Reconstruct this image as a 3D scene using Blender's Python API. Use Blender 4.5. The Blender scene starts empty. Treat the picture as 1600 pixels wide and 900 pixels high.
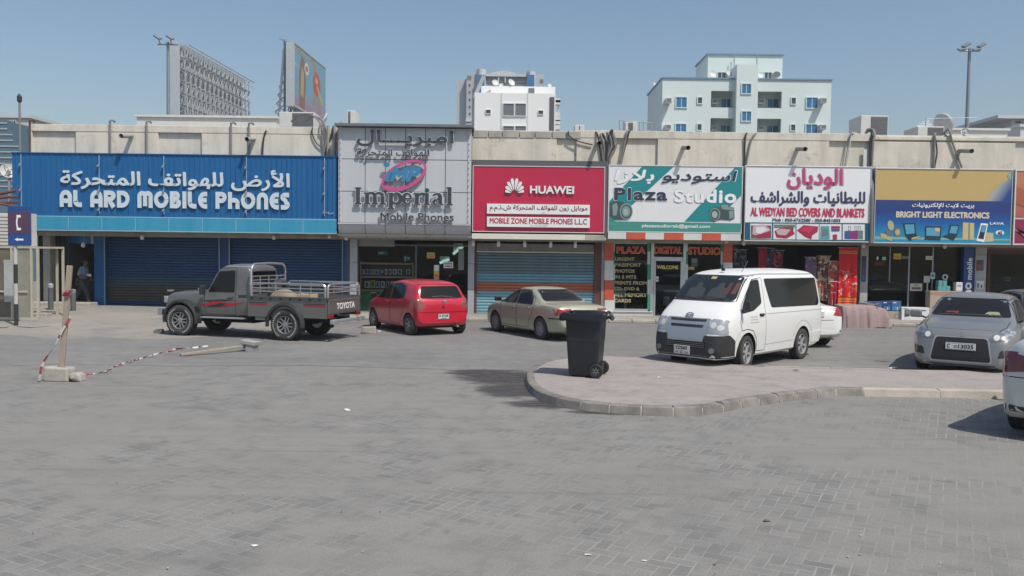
import bpy, bmesh, math, random
from mathutils import Vector, Matrix
from mathutils.bvhtree import BVHTree
R = math.radians
random.seed(7)
sc = bpy.context.scene
COL = sc.collection

# ------------------------------------------------------------------ camera
CAM_H, FPX, PITCH, ROLL = 2.3, 1300.0, math.atan(54/1300.0), 0.0125
cam = bpy.data.cameras.new('camera'); camo = bpy.data.objects.new('camera', cam); COL.objects.link(camo)
cam.sensor_width = 36; cam.lens = 36*FPX/1600; cam.clip_end = 3000; cam.clip_start = .1
CM = Matrix.Rotation(R(90)-PITCH, 3, 'X') @ Matrix.Rotation(ROLL, 3, 'Z')
camo.matrix_world = Matrix.Translation((0, 0, CAM_H)) @ CM.to_4x4()
sc.camera = camo
# ------------------------------------------------------------------ light
SUN_DIR = Vector((.42, -.47, 1.0)).normalized()
w = bpy.data.worlds.new('World'); sc.world = w; w.use_nodes = True
nt = w.node_tree; bg = nt.nodes['Background']
sky = nt.nodes.new('ShaderNodeTexSky'); sky.sky_type = 'NISHITA'; sky.sun_disc = False
sky.sun_elevation = math.asin(SUN_DIR.z); sky.sun_rotation = math.atan2(SUN_DIR.x, SUN_DIR.y)
sky.altitude = 0; sky.air_density = 1.3; sky.dust_density = 1.9; sky.ozone_density = 3.0
nt.links.new(sky.outputs[0], bg.inputs[0]); bg.inputs[1].default_value = .105
sun = bpy.data.lights.new('sun', 'SUN'); suno = bpy.data.objects.new('sun', sun); COL.objects.link(suno)
sun.energy = 3.7; sun.angle = R(.6); sun.color = (1, .955, .88)
suno.rotation_euler = SUN_DIR.to_track_quat('Z', 'Y').to_euler(); suno.location = (20, -20, 40)
sc.view_settings.view_transform = 'Standard'; sc.view_settings.look = 'None'
sc.view_settings.gamma = 1; sc.view_settings.exposure = .1
sc.cycles.max_bounces = 6; sc.cycles.transparent_max_bounces = 8; sc.cycles.use_denoising = True
sc.cycles.caustics_reflective = False; sc.cycles.caustics_refractive = False

# ------------------------------------------------------------------ helpers
def ray(u, v): return CM @ Vector(((u-800)/FPX, -(v-450)/FPX, -1))
CO = Vector((0, 0, CAM_H))
def G(u, v, z=0.0):                      # ground point seen at a pixel of the photograph
    d = ray(u, v); return CO + d*((z-CAM_H)/d.z)
def P(u, v, Y):                          # point of the upright plane at depth Y
    d = ray(u, v); return CO + d*(Y/d.y)
def rect(u0, u1, vt, vb, Y):
    uc, vc = (u0+u1)/2, (vt+vb)/2
    return P(u0, vc, Y).x, P(u1, vc, Y).x, P(uc, vb, Y).z, P(uc, vt, Y).z

def tag(o, label=None, cat=None, group=None, kind=None):
    if label: o['label'] = label
    if cat: o['category'] = cat
    if group: o['group'] = group
    if kind: o['kind'] = kind
    return o
def thing(name, label, cat, loc=(0, 0, 0), rz=0, group=None):
    o = bpy.data.objects.new(name, None); COL.objects.link(o); o.location = loc; o.rotation_euler = (0, 0, rz)
    o.empty_display_size = .2
    return tag(o, label, cat, group, 'thing')
def root_of(o):
    while o.parent: o = o.parent
    return o
def copy_tree(o, parent=None):
    c = o.copy(); COL.objects.link(c); c.parent = parent
    for ch in list(o.children): copy_tree(ch, c)
    return c

class MB:
    def __init__(s): s.bm = bmesh.new(); s.cur = 0
    def _f(s, vs):
        try: f = s.bm.faces.new(vs); f.material_index = s.cur; return f
        except ValueError: return None
    def v(s, *p): return s.bm.verts.new(p)
    def box(s, a, b, M=None):
        x0, y0, z0 = a; x1, y1, z1 = b
        if x0 > x1: x0, x1 = x1, x0
        if y0 > y1: y0, y1 = y1, y0
        if z0 > z1: z0, z1 = z1, z0
        c = [Vector(p) for p in ((x0,y0,z0),(x1,y0,z0),(x1,y1,z0),(x0,y1,z0),(x0,y0,z1),(x1,y0,z1),(x1,y1,z1),(x0,y1,z1))]
        if M is not None: c = [M @ p for p in c]
        v = [s.bm.verts.new(p) for p in c]
        for q in ((3,2,1,0),(4,5,6,7),(0,1,5,4),(1,2,6,5),(2,3,7,6),(3,0,4,7)): s._f([v[i] for i in q])
        return s
    def quad(s, *pts): s._f([s.bm.verts.new(p) for p in pts]); return s
    def tube(s, pts, r, n=8, cap=True, r2=None):
        pts = [Vector(p) for p in pts]; rings = []; N = len(pts); up = None
        for i, p in enumerate(pts):
            t = (pts[min(i+1, N-1)]-pts[max(i-1, 0)])
            if t.length < 1e-9: t = Vector((0, 0, 1))
            t.normalize()
            if up is None: up = t.orthogonal().normalized()
            else:
                up = up - t*up.dot(t)
                up = up.normalized() if up.length > 1e-6 else t.orthogonal().normalized()
            b = t.cross(up)
            rr = r[i] if isinstance(r, (list, tuple)) else (r if r2 is None else r+(r2-r)*i/max(N-1, 1))
            rings.append([s.bm.verts.new(p+(up*math.cos(a)+b*math.sin(a))*rr) for a in [2*math.pi*k/n for k in range(n)]])
        for A, B in zip(rings, rings[1:]):
            for k in range(n): s._f([A[k], A[(k+1) % n], B[(k+1) % n], B[k]])
        if cap: s._f(rings[0][::-1]); s._f(rings[-1])
        return s
    def bar(s, a, b, wd, ht, up=(0, 0, 1)):
        a, b = Vector(a), Vector(b); t = (b-a).normalized(); u = Vector(up); u = u-t*u.dot(t)
        if u.length < 1e-5: u = t.orthogonal()
        u.normalize(); q = t.cross(u)
        v = [s.bm.verts.new(p+q*i*wd/2+u*j*ht/2) for p in (a, b) for i, j in ((-1,-1),(1,-1),(1,1),(-1,1))]
        for f in ((0,1,2,3),(7,6,5,4),(0,4,5,1),(1,5,6,2),(2,6,7,3),(3,7,4,0)): s._f([v[i] for i in f])
        return s
    def prism(s, poly, f0, f1):
        # poly: 2D points; f0/f1 map a 2D point to its 3D place on either end
        a = [s.bm.verts.new(f0(*p)) for p in poly]; b = [s.bm.verts.new(f1(*p)) for p in poly]; n = len(poly)
        s._f(a); s._f(b[::-1])
        for i in range(n): s._f([a[i], b[i], b[(i+1) % n], a[(i+1) % n]])
        return s
    def slab(s, poly, y0, y1):           # poly in (x, z), thickness along y
        return s.prism(poly, lambda x, z: (x, y0, z), lambda x, z: (x, y1, z))
    def flat(s, poly, z0, z1):           # poly in (x, y), thickness along z
        return s.prism(poly, lambda x, y: (x, y, z0), lambda x, y: (x, y, z1))
    def lathe(s, prof, n=24, M=None, close=False):
        # prof: (r, h) around local z
        rings = []
        for r, h in prof:
            rings.append([s.bm.verts.new((M @ Vector((r*math.cos(2*math.pi*k/n), r*math.sin(2*math.pi*k/n), h))) if M is not None else (r*math.cos(2*math.pi*k/n), r*math.sin(2*math.pi*k/n), h)) for k in range(n)])
        for A, B in zip(rings, rings[1:]):
            for k in range(n): s._f([A[k], A[(k+1) % n], B[(k+1) % n], B[k]])
        if close: s._f(rings[0][::-1]); s._f(rings[-1])
        return s
    def grid(s, fn, nu, nv):
        V = [[s.bm.verts.new(fn(i/nu, j/nv)) for j in range(nv+1)] for i in range(nu+1)]
        for i in range(nu):
            for j in range(nv): s._f([V[i][j], V[i+1][j], V[i+1][j+1], V[i][j+1]])
        return s
    def solid(s, t):
        bmesh.ops.recalc_face_normals(s.bm, faces=s.bm.faces)
        bmesh.ops.solidify(s.bm, geom=s.bm.faces[:], thickness=t); return s
    def jit(s, a):
        for v in s.bm.verts: v.co += Vector((random.uniform(-a, a), random.uniform(-a, a), random.uniform(-a, a)))
        return s
    def build(s, name, m, parent=None, W=False, smooth=False, bevel=0, seg=2, label=None, fixn=True, angle=35):
        bm = s.bm
        if fixn: bmesh.ops.recalc_face_normals(bm, faces=bm.faces)
        if bevel:
            bmesh.ops.remove_doubles(bm, verts=bm.verts, dist=1e-5)
            es = [e for e in bm.edges if len(e.link_faces) == 2 and e.calc_face_angle(0) > R(25)]
            bmesh.ops.bevel(bm, geom=es, offset=bevel, segments=seg, affect='EDGES', profile=.5, clamp_overlap=True)
        if W and parent is not None:
            off = root_of(parent).location
            bmesh.ops.translate(bm, verts=bm.verts, vec=-Vector(off))
        me = bpy.data.meshes.new(name); bm.to_mesh(me); bm.free()
        for mm in (m if isinstance(m, (list, tuple)) else [m]): me.materials.append(mm)
        if smooth:
            me.polygons.foreach_set('use_smooth', [True]*len(me.polygons))
            me.set_sharp_from_angle(angle=R(angle))
        o = bpy.data.objects.new(name, me); COL.objects.link(o); o.parent = parent
        if label: o['label'] = label
        return o

def smoothmesh(me, angle=35):
    me.polygons.foreach_set('use_smooth', [True]*len(me.polygons)); me.set_sharp_from_angle(angle=R(angle))

def rpoly(pts, r, n=4):                  # polygon with rounded corners
    out = []; N = len(pts)
    for i in range(N):
        p = Vector(pts[i]); a = Vector(pts[i-1])-p; b = Vector(pts[(i+1) % N])-p
        rr = r[i] if isinstance(r, (list, tuple)) else r
        la, lb = a.length, b.length
        if rr <= 0 or la < 1e-6 or lb < 1e-6: out.append(tuple(p)); continue
        d = min(rr, la*.45, lb*.45); A = p+a/la*d; B = p+b/lb*d
        for k in range(n+1):
            t = k/n; out.append(tuple(A*(1-t)**2+p*2*t*(1-t)+B*t*t))
    return out
def circ(cx, cy, r, n=24, ry=None, a0=0, rot=0):
    o = []
    for k in range(n):
        a = a0+2*math.pi*k/n; x, y = r*math.cos(a), (ry or r)*math.sin(a)
        o.append((cx+x*math.cos(rot)-y*math.sin(rot), cy+x*math.sin(rot)+y*math.cos(rot)))
    return o

# ------------------------------------------------------------------ materials
MATS = {}
def mat(name, col, rough=.6, metal=0, dirt=0, dscale=3, bump=0, bscale=40, coat=0, spec=.5, dcol=None, emit=0, streak=False, trans=0, coatr=.08):
    if name in MATS: return MATS[name]
    m = bpy.data.materials.new(name); m.use_nodes = True; n = m.node_tree; b = n.nodes['Principled BSDF']
    c4 = (*col, 1)
    b.inputs['Base Color'].default_value = c4; b.inputs['Roughness'].default_value = rough
    b.inputs['Metallic'].default_value = metal; b.inputs['Coat Weight'].default_value = coat
    b.inputs['Coat Roughness'].default_value = coatr
    b.inputs['Specular IOR Level'].default_value = spec
    if emit: b.inputs['Emission Color'].default_value = c4; b.inputs['Emission Strength'].default_value = emit
    if dirt or bump:
        tc = n.nodes.new('ShaderNodeTexCoord')
        geo = n.nodes.new('ShaderNodeNewGeometry')
    if dirt:
        mp = n.nodes.new('ShaderNodeMapping'); n.links.new(geo.outputs['Position'], mp.inputs[0])
        if streak: mp.inputs['Scale'].default_value = (1, 1, .12)
        no = n.nodes.new('ShaderNodeTexNoise'); no.inputs['Scale'].default_value = dscale; no.inputs['Detail'].default_value = 8; no.inputs['Roughness'].default_value = .65
        n.links.new(mp.outputs[0], no.inputs[0])
        rp = n.nodes.new('ShaderNodeMapRange'); rp.inputs[1].default_value = .35; rp.inputs[2].default_value = .72
        n.links.new(no.outputs[0], rp.inputs[0])
        mx = n.nodes.new('ShaderNodeMix'); mx.data_type = 'RGBA'; mx.inputs[6].default_value = c4
        dc = dcol or tuple(x*.45 for x in col); mx.inputs[7].default_value = (*dc, 1)
        ml = n.nodes.new('ShaderNodeMath'); ml.operation = 'MULTIPLY'; ml.inputs[1].default_value = dirt
        n.links.new(rp.outputs[0], ml.inputs[0]); n.links.new(ml.outputs[0], mx.inputs[0]); n.links.new(mx.outputs[2], b.inputs['Base Color'])
        rr = n.nodes.new('ShaderNodeMapRange'); rr.inputs[3].default_value = rough; rr.inputs[4].default_value = min(1, rough+.25*dirt)
        n.links.new(rp.outputs[0], rr.inputs[0]); n.links.new(rr.outputs[0], b.inputs['Roughness'])
    if bump:
        nb = n.nodes.new('ShaderNodeTexNoise'); nb.inputs['Scale'].default_value = bscale; nb.inputs['Detail'].default_value = 6
        n.links.new(geo.outputs['Position'], nb.inputs[0])
        bp = n.nodes.new('ShaderNodeBump'); bp.inputs['Strength'].default_value = bump; bp.inputs['Distance'].default_value = .02
        n.links.new(nb.outputs[0], bp.inputs['Height']); n.links.new(bp.outputs[0], b.inputs['Normal'])
    if trans:
        b.inputs['Transmission Weight'].default_value = trans; b.inputs['IOR'].default_value = 1.45
    MATS[name] = m; return m
def glass_mat(name, tint, fac):          # thin tinted pane: clear look-through plus a mirror reflection by angle
    if name in MATS: return MATS[name]
    m = bpy.data.materials.new(name); m.use_nodes = True; n = m.node_tree; n.nodes.remove(n.nodes['Principled BSDF'])
    out = n.nodes['Material Output']; tr = n.nodes.new('ShaderNodeBsdfTransparent'); tr.inputs[0].default_value = (*tint, 1)
    gl = n.nodes.new('ShaderNodeBsdfGlossy'); gl.inputs['Roughness'].default_value = .03
    lw = n.nodes.new('ShaderNodeFresnel'); lw.inputs[0].default_value = 1.33
    ad = n.nodes.new('ShaderNodeMath'); ad.operation = 'MULTIPLY_ADD'; ad.inputs[1].default_value = .8; ad.inputs[2].default_value = fac
    n.links.new(lw.outputs[0], ad.inputs[0])
    mx = n.nodes.new('ShaderNodeMixShader'); n.links.new(ad.outputs[0], mx.inputs[0]); n.links.new(tr.outputs[0], mx.inputs[1]); n.links.new(gl.outputs[0], mx.inputs[2])
    n.links.new(mx.outputs[0], out.inputs[0]); MATS[name] = m; return m

# ------------------------------------------------------------------ lettering
AF = {'ا':(0xFE8D,0xFE8E),'ب':(0xFE8F,0xFE90,0xFE91,0xFE92),'ة':(0xFE93,0xFE94),'ت':(0xFE95,0xFE96,0xFE97,0xFE98),'ح':(0xFEA1,0xFEA2,0xFEA3,0xFEA4),'د':(0xFEA9,0xFEAA),'ذ':(0xFEAB,0xFEAC),'ر':(0xFEAD,0xFEAE),'ز':(0xFEAF,0xFEB0),'س':(0xFEB1,0xFEB2,0xFEB3,0xFEB4),'ش':(0xFEB5,0xFEB6,0xFEB7,0xFEB8),'ض':(0xFEBD,0xFEBE,0xFEBF,0xFEC0),'ط':(0xFEC1,0xFEC2,0xFEC3,0xFEC4),'ف':(0xFED1,0xFED2,0xFED3,0xFED4),'ك':(0xFED9,0xFEDA,0xFEDB,0xFEDC),'ل':(0xFEDD,0xFEDE,0xFEDF,0xFEE0),'م':(0xFEE1,0xFEE2,0xFEE3,0xFEE4),'ن':(0xFEE5,0xFEE6,0xFEE7,0xFEE8),'ه':(0xFEE9,0xFEEA,0xFEEB,0xFEEC),'و':(0xFEED,0xFEEE),'ي':(0xFEF1,0xFEF2,0xFEF3,0xFEF4),'أ':(0xFE83,0xFE84),'إ':(0xFE87,0xFE88),'ـ':(0x640,0x640,0x640,0x640),'لا':(0xFEFB,0xFEFC),'لأ':(0xFEF7,0xFEF8),'لإ':(0xFEF9,0xFEFA)}
def shape_arabic(s):
    tk = []; i = 0
    while i < len(s):
        k = 2 if s[i:i+2] in ('لا', 'لأ', 'لإ') else 1
        tk.append(s[i:i+k]); i += k
    out = []
    for k, t in enumerate(tk):
        if t not in AF: out.append(t); continue
        f = AF[t]; pj = k > 0 and tk[k-1] in AF and len(AF[tk[k-1]]) == 4
        nj = len(f) == 4 and k+1 < len(tk) and tk[k+1] in AF
        out.append(chr(f[(3 if nj else 1) if pj else (2 if nj else 0)]))
    return ''.join(reversed(out))
def text_bm(s, arab=False, extrude=0, shear=0, spacing=1):
    cu = bpy.data.curves.new('lettering', 'FONT'); cu.body = shape_arabic(s) if arab else s
    cu.resolution_u = 3; cu.shear = shear; cu.space_character = spacing
    o = bpy.data.objects.new('lettering', cu); COL.objects.link(o)
    dg = bpy.context.evaluated_depsgraph_get(); me = bpy.data.meshes.new_from_object(o.evaluated_get(dg))
    bm = bmesh.new(); bm.from_mesh(me)
    bpy.data.objects.remove(o); bpy.data.curves.remove(cu); bpy.data.meshes.remove(me)
    bmesh.ops.remove_doubles(bm, verts=bm.verts, dist=1e-5)
    return bm
BOLD = .52
def lettering_mesh(s, wd, ht, bold=0, depth=.006, arab=False, shear=0, spacing=1, strikes=None):
    # flat text fitted to wd x ht (centre at 0,0 in x,z), struck several times for weight, facing -y
    src = text_bm(s, arab, 0, shear, spacing)
    xs = [v.co.x for v in src.verts]; ys = [v.co.y for v in src.verts]
    x0, x1, y0, y1 = min(xs), max(xs), min(ys), max(ys)
    bm = bmesh.new(); b = bold*BOLD
    offs = strikes or ([(0, 0)] if not b else [(0, 0), (-b, 0), (b, 0), (0, b), (0, -b), (-b*.7, b*.7), (b*.7, -b*.7), (b*.7, b*.7), (-b*.7, -b*.7)])
    sx = (wd-2*b)/(x1-x0); sy = (ht-2*b)/(y1-y0)
    lay = 0
    isl = {}; k = 0
    for v in src.verts:
        if v in isl: continue
        st = [v]; isl[v] = k
        while st:
            q = st.pop()
            for e in q.link_edges:
                o = e.other_vert(q)
                if o not in isl: isl[o] = k; st.append(o)
        k += 1
    for dx, dz in offs:
        mp = {}
        for v in src.verts:
            y = -depth-.00022*lay-.00007*(isl[v] % 3)
            mp[v] = bm.verts.new(((v.co.x-(x0+x1)/2)*sx+dx, y, (v.co.y-(y0+y1)/2)*sy+dz))
        for f in src.faces:
            try: bm.faces.new([mp[v] for v in f.verts])
            except ValueError: pass
        # rims so the letters have a real thickness
        for e in src.edges:
            if len(e.link_faces) == 1:
                a, c = mp[e.verts[0]], mp[e.verts[1]]
                a2 = bm.verts.new((a.co.x, 0, a.co.z)); c2 = bm.verts.new((c.co.x, 0, c.co.z))
                bm.faces.new((a, c, c2, a2))
        lay += 1
    src.free()
    bmesh.ops.recalc_face_normals(bm, faces=bm.faces)
    for f in bm.faces:
        if abs(f.normal.y) > .9 and f.normal.y > 0: f.normal_flip()
    return bm
def lettering(parent, s, u0, u1, vt, vb, Y, m, bold=0, depth=.006, arab=False, shear=0, spacing=1, name='lettering', strikes=None):
    x0, x1, z0, z1 = rect(u0, u1, vt, vb, Y)
    bm = lettering_mesh(s, x1-x0, z1-z0, bold, depth, arab, shear, spacing, strikes)
    bmesh.ops.translate(bm, verts=bm.verts, vec=((x0+x1)/2, Y, (z0+z1)/2))
    mb = MB(); mb.bm.free(); mb.bm = bm
    return mb.build(name, m, parent, W=True, fixn=False)
def poly_px(parent, name, pts, Y, d, m):  # flat shape on an upright plane
    mb = MB(); q = [P(u, v, Y) for u, v in pts]
    mb.slab([(p.x, p.z) for p in q], Y-d, Y)
    return mb.build(name, m, parent, W=True)
# ================================================================== ground
class NG:
    def __init__(s, name):
        s.m = bpy.data.materials.new(name); s.m.use_nodes = True; s.n = s.m.node_tree; s.b = s.n.nodes['Principled BSDF']
        g = s.n.nodes.new('ShaderNodeNewGeometry'); s.pos = g.outputs['Position']; MATS[name] = s.m
    def sock(s, i, x):
        if isinstance(x, (int, float)): i.default_value = x
        elif isinstance(x, tuple): i.default_value = x if len(x) == 4 or i.type == 'VECTOR' else (*x, 1)
        else: s.n.links.new(x, i)
    def math(s, op, a, b=0.0, c=None):
        k = s.n.nodes.new('ShaderNodeMath'); k.operation = op; s.sock(k.inputs[0], a); s.sock(k.inputs[1], b)
        if c is not None: s.sock(k.inputs[2], c)
        return k.outputs[0]
    def noise(s, scale, detail=4, rough=.55, vec=None, dist=0):
        k = s.n.nodes.new('ShaderNodeTexNoise'); k.inputs['Scale'].default_value = scale; k.inputs['Detail'].default_value = detail
        k.inputs['Roughness'].default_value = rough; k.inputs['Distortion'].default_value = dist; s.n.links.new(vec or s.pos, k.inputs[0]); return k.outputs[0]
    def ramp(s, x, a, b, lo=0, hi=1):
        k = s.n.nodes.new('ShaderNodeMapRange'); s.sock(k.inputs[0], x); k.inputs[1].default_value = a; k.inputs[2].default_value = b
        k.inputs[3].default_value = lo; k.inputs[4].default_value = hi; return k.outputs[0]
    def mix(s, f, a, b):
        k = s.n.nodes.new('ShaderNodeMix'); k.data_type = 'RGBA'; s.sock(k.inputs[0], f); s.sock(k.inputs[6], a); s.sock(k.inputs[7], b); return k.outputs[2]
    def mapping(s, rot=0, scale=(1, 1, 1), loc=(0, 0, 0)):
        k = s.n.nodes.new('ShaderNodeMapping'); s.n.links.new(s.pos, k.inputs[0]); k.inputs['Rotation'].default_value = (0, 0, rot)
        k.inputs['Scale'].default_value = scale; k.inputs['Location'].default_value = loc; return k.outputs[0]
    def xyz(s, v):
        k = s.n.nodes.new('ShaderNodeSeparateXYZ'); s.n.links.new(v, k.inputs[0]); return k.outputs
    def bump(s, h, st=.4, d=.01):
        k = s.n.nodes.new('ShaderNodeBump'); k.inputs['Strength'].default_value = st; k.inputs['Distance'].default_value = d
        s.n.links.new(h, k.inputs['Height']); s.n.links.new(k.outputs[0], s.b.inputs['Normal'])
    def out(s, col, rough=.85):
        s.sock(s.b.inputs['Base Color'], col); s.sock(s.b.inputs['Roughness'], rough); s.b.inputs['Specular IOR Level'].default_value = .3

def herring(g, rot, size):               # distance to the nearest joint and a random tone per block, herringbone blocks 2:1
    mp = g.mapping(rot, (1/size, 1/size, 1)); wob = g.noise(1.3, 2)
    x, y, _ = g.xyz(mp)
    x = g.math('ADD', x, g.math('MULTIPLY', wob, .5)); y = g.math('ADD', y, g.math('MULTIPLY', wob, -.35))
    i = g.math('FLOOR', x); j = g.math('FLOOR', y); fx = g.math('SUBTRACT', x, i); fy = g.math('SUBTRACT', y, j)
    k = g.math('FLOORED_MODULO', g.math('SUBTRACT', i, j), 4.0)
    def eq(a): return g.math('COMPARE', k, float(a), .3)
    k0, k1, k2, k3 = eq(0), eq(1), eq(2), eq(3)
    dl = g.math('ADD', fx, g.math('MULTIPLY', k1, 9.0)); dr = g.math('ADD', g.math('SUBTRACT', 1.0, fx), g.math('MULTIPLY', k0, 9.0))
    db = g.math('ADD', fy, g.math('MULTIPLY', k2, 9.0)); du = g.math('ADD', g.math('SUBTRACT', 1.0, fy), g.math('MULTIPLY', k3, 9.0))
    d = g.math('MINIMUM', g.math('MINIMUM', dl, dr), g.math('MINIMUM', db, du))
    bi = g.math('SUBTRACT', i, k1); bj = g.math('SUBTRACT', j, k2)
    wn = g.n.nodes.new('ShaderNodeTexWhiteNoise'); cb = g.n.nodes.new('ShaderNodeCombineXYZ')
    g.n.links.new(bi, cb.inputs[0]); g.n.links.new(bj, cb.inputs[1]); g.n.links.new(k2, cb.inputs[2]); 
    cb2 = g.n.nodes.new('ShaderNodeCombineXYZ'); g.n.links.new(bi, cb2.inputs[0]); g.n.links.new(bj, cb2.inputs[1])
    g.n.links.new(cb2.outputs[0], wn.inputs[0]); wn.noise_dimensions = '3D'
    return d, wn.outputs[0]

def paver_mat(name, rot, size, base, joint, dust, dust_lo, dust_hi, tone=.25):
    g = NG(name); d, rnd = herring(g, rot, size)
    fine = g.noise(55, 5, .7); mid = g.noise(2.2, 6, .6); big = g.noise(.32, 5, .6, dist=.6)
    strk = g.noise(.5, 6, .65, vec=g.mapping(R(20), (.28, 1.3, 1)))
    wear = g.noise(.9, 5, .7)
    jw = g.ramp(wear, .3, .75, .012, .06)
    j = g.ramp(g.math('SUBTRACT', d, jw), 0, .03, 1, 0)
    tonev = g.math('MULTIPLY_ADD', rnd, tone*1.1, 1-tone*.55)
    fv = g.ramp(fine, .3, .7, .78, 1.2); mv = g.ramp(mid, .3, .7, .85, 1.12)
    val = g.math('MULTIPLY', tonev, g.math('MULTIPLY', fv, mv))
    hsv = g.n.nodes.new('ShaderNodeHueSaturation'); g.sock(hsv.inputs['Color'], base); g.n.links.new(val, hsv.inputs['Value'])
    vis = g.ramp(g.math('ADD', g.math('MULTIPLY', big, .55), g.math('MULTIPLY', mid, .45)), dust_lo, dust_hi)
    jv = g.math('MULTIPLY', j, g.ramp(wear, .35, .62, .1, .95))
    c = g.mix(jv, hsv.outputs[0], joint)
    dn = g.n.nodes.new('ShaderNodeHueSaturation'); g.sock(dn.inputs['Color'], dust); g.n.links.new(g.math('MULTIPLY', fv, g.ramp(strk, .3, .7, .84, 1.1)), dn.inputs['Value'])
    c = g.mix(g.math('MULTIPLY', vis, .88), c, dn.outputs[0])
    # tyre-dark and oily patches, pale scuffs
    c = g.mix(g.ramp(strk, .54, .76, 0, .5), c, tuple(x*.62 for x in base))
    spots = g.noise(4.5, 2, .5); c = g.mix(g.ramp(spots, .7, .78, 0, .5), c, tuple(x*.6 for x in base))
    for rot_, sc_ in ((R(-8), (.06, 2.6, 1)), (R(34), (.05, 2.2, 1))):
        tr_ = g.noise(1.0, 4, .55, vec=g.mapping(rot_, sc_), dist=.25); c = g.mix(g.math('MULTIPLY', g.ramp(tr_, .60, .70), g.ramp(big, .4, .6, .1, .38)), c, tuple(x*.6 for x in base))
    flecks = g.noise(22, 2, .5); c = g.mix(g.ramp(flecks, .765, .8, 0, .55), c, (.5, .48, .44))
    g.out(c, .9)
    h = g.math('ADD', g.math('MULTIPLY', g.ramp(d, 0, .1), g.math('SUBTRACT', 1.0, vis)), g.math('MULTIPLY', fine, .35))
    g.bump(h, .35, .006)
    return g.m

M_ground = paver_mat('paver_blocks', R(28), .115, (.202, .196, .185), (.31, .296, .272), (.240, .229, .208), .42, .58, .22)
M_isl = paver_mat('island_pavers', R(45), .105, (.305, .272, .252), (.37, .34, .318), (.335, .302, .28), .42, .58, .2)

def ground_mat2(name, base, lo, hi, dark=.5, big=.2, sand=None):
    g = NG(name)
    f = g.noise(70, 5, .75); m_ = g.noise(3, 7, .65); b_ = g.noise(big, 6, .65, dist=.8); st = g.noise(.6, 6, .65, vec=g.mapping(0, (.2, 1.1, 1)))
    v = g.math('MULTIPLY', g.ramp(f, .3, .7, .75, 1.22), g.math('MULTIPLY', g.ramp(m_, .3, .7, .86, 1.12), g.ramp(st, .3, .7, .86, 1.12)))
    hs = g.n.nodes.new('ShaderNodeHueSaturation'); g.sock(hs.inputs['Color'], g.mix(g.ramp(b_, .35, .65), lo, hi)); g.n.links.new(v, hs.inputs['Value'])
    c = g.mix(g.ramp(st, .55, .75, 0, .4), hs.outputs[0], tuple(x*dark for x in base))
    if sand: c = g.mix(g.ramp(g.noise(.55, 6, .7), .45, .62), c, sand)
    c = g.mix(g.ramp(g.noise(25, 2), .76, .8, 0, .5), c, (.5, .48, .44))
    g.out(c, .9); g.bump(g.math('ADD', f, m_), .35, .008); return g.m
M_road = ground_mat2('worn_asphalt', (.17, .167, .16), (.18, .176, .17), (.228, .22, .207))
M_walk = ground_mat2('dusty_concrete', (.3, .28, .25), (.27, .255, .235), (.36, .335, .30), .6)
M_sand = ground_mat2('sandy_ground', (.24, .22, .19), (.225, .215, .20), (.30, .275, .24), .65, .35, sand=(.30, .272, .23))
M_kerb = ground_mat2('kerb_concrete', (.20, .185, .17), (.15, .14, .13), (.28, .255, .23), .5, 1.6)
M_kerbw = ground_mat2('kerb_pale', (.38, .33, .28), (.36, .32, .27), (.46, .42, .37), .6, 1.0)

mb = MB(); mb.quad((-320, -60, 0), (320, -60, 0), (320, 420, 0), (-320, 420, 0))
tag(mb.build('ground', M_ground), kind='structure')
# asphalt lane between the island and the shops: edges wander
def wavy(pts, a, step=.6):
    out = []
    for p, q in zip(pts, pts[1:]):
        n = max(1, int((Vector(q)-Vector(p)).length/step))
        for k in range(n):
            t = k/n; out.append((p[0]+(q[0]-p[0])*t+random.uniform(-a, a), p[1]+(q[1]-p[1])*t+random.uniform(-a, a)))
    out.append(pts[-1]); return out
near = wavy([(-60, 14.5), (-9, 16.2), (-3, 16.6), (1, 15.6), (6, 15.6), (60, 15.6)], .12)
mb = MB()
for p, q in zip(near, near[1:]):
    if q[0] > p[0]: mb.quad((p[0], p[1], .004), (q[0], q[1], .004), (q[0], 28.4, .004), (p[0], 28.4, .004))
bmesh.ops.remove_doubles(mb.bm, verts=mb.bm.verts, dist=1e-5)
tag(mb.build('road', M_road), kind='structure')

# raised sandy pavement on the left, ramping up to the shop thresholds
def sandz(x, y):
    t = min(1, max(0, (y-22.3-(.9 if x > -11 else 0)*(x+11)/3)/6.5)); e = min(1, max(0, (-5.5-x)/4.0))
    return .008+.26*t*e + .012*math.sin(x*1.7)*t*e+.01*math.sin(y*2.3+x)*t*e
mb = MB()
def sand_pt(a, b):
    x = -60+54.6*a; y0 = 20.8+.5*math.sin(x*.8)+.25*math.sin(x*2.3)+max(0, (x+14))*.18; y = y0+(29.5-y0)*b
    return (x, y, sandz(x, y) if b > 0 else .006)
mb.grid(sand_pt, 90, 18)
tag(mb.build('left_pavement', M_sand, smooth=True), kind='structure')
# step in front of the shops on the right
mb = MB()
x0 = -5.55
mb.box((x0, 28.15, 0), (34, 29.52, .16))
tag(mb.build('shop_pavement', M_walk, bevel=.03), kind='structure')
mb = MB(); x = x0
while x < 33:
    mb.box((x+.006, 27.93+random.uniform(-.012, .012), 0), (x+.794, 28.148, .125+random.uniform(-.01, .012))); x += .8
tag(mb.build('shop_kerb', M_kerbw, bevel=.025), kind='structure')

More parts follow.
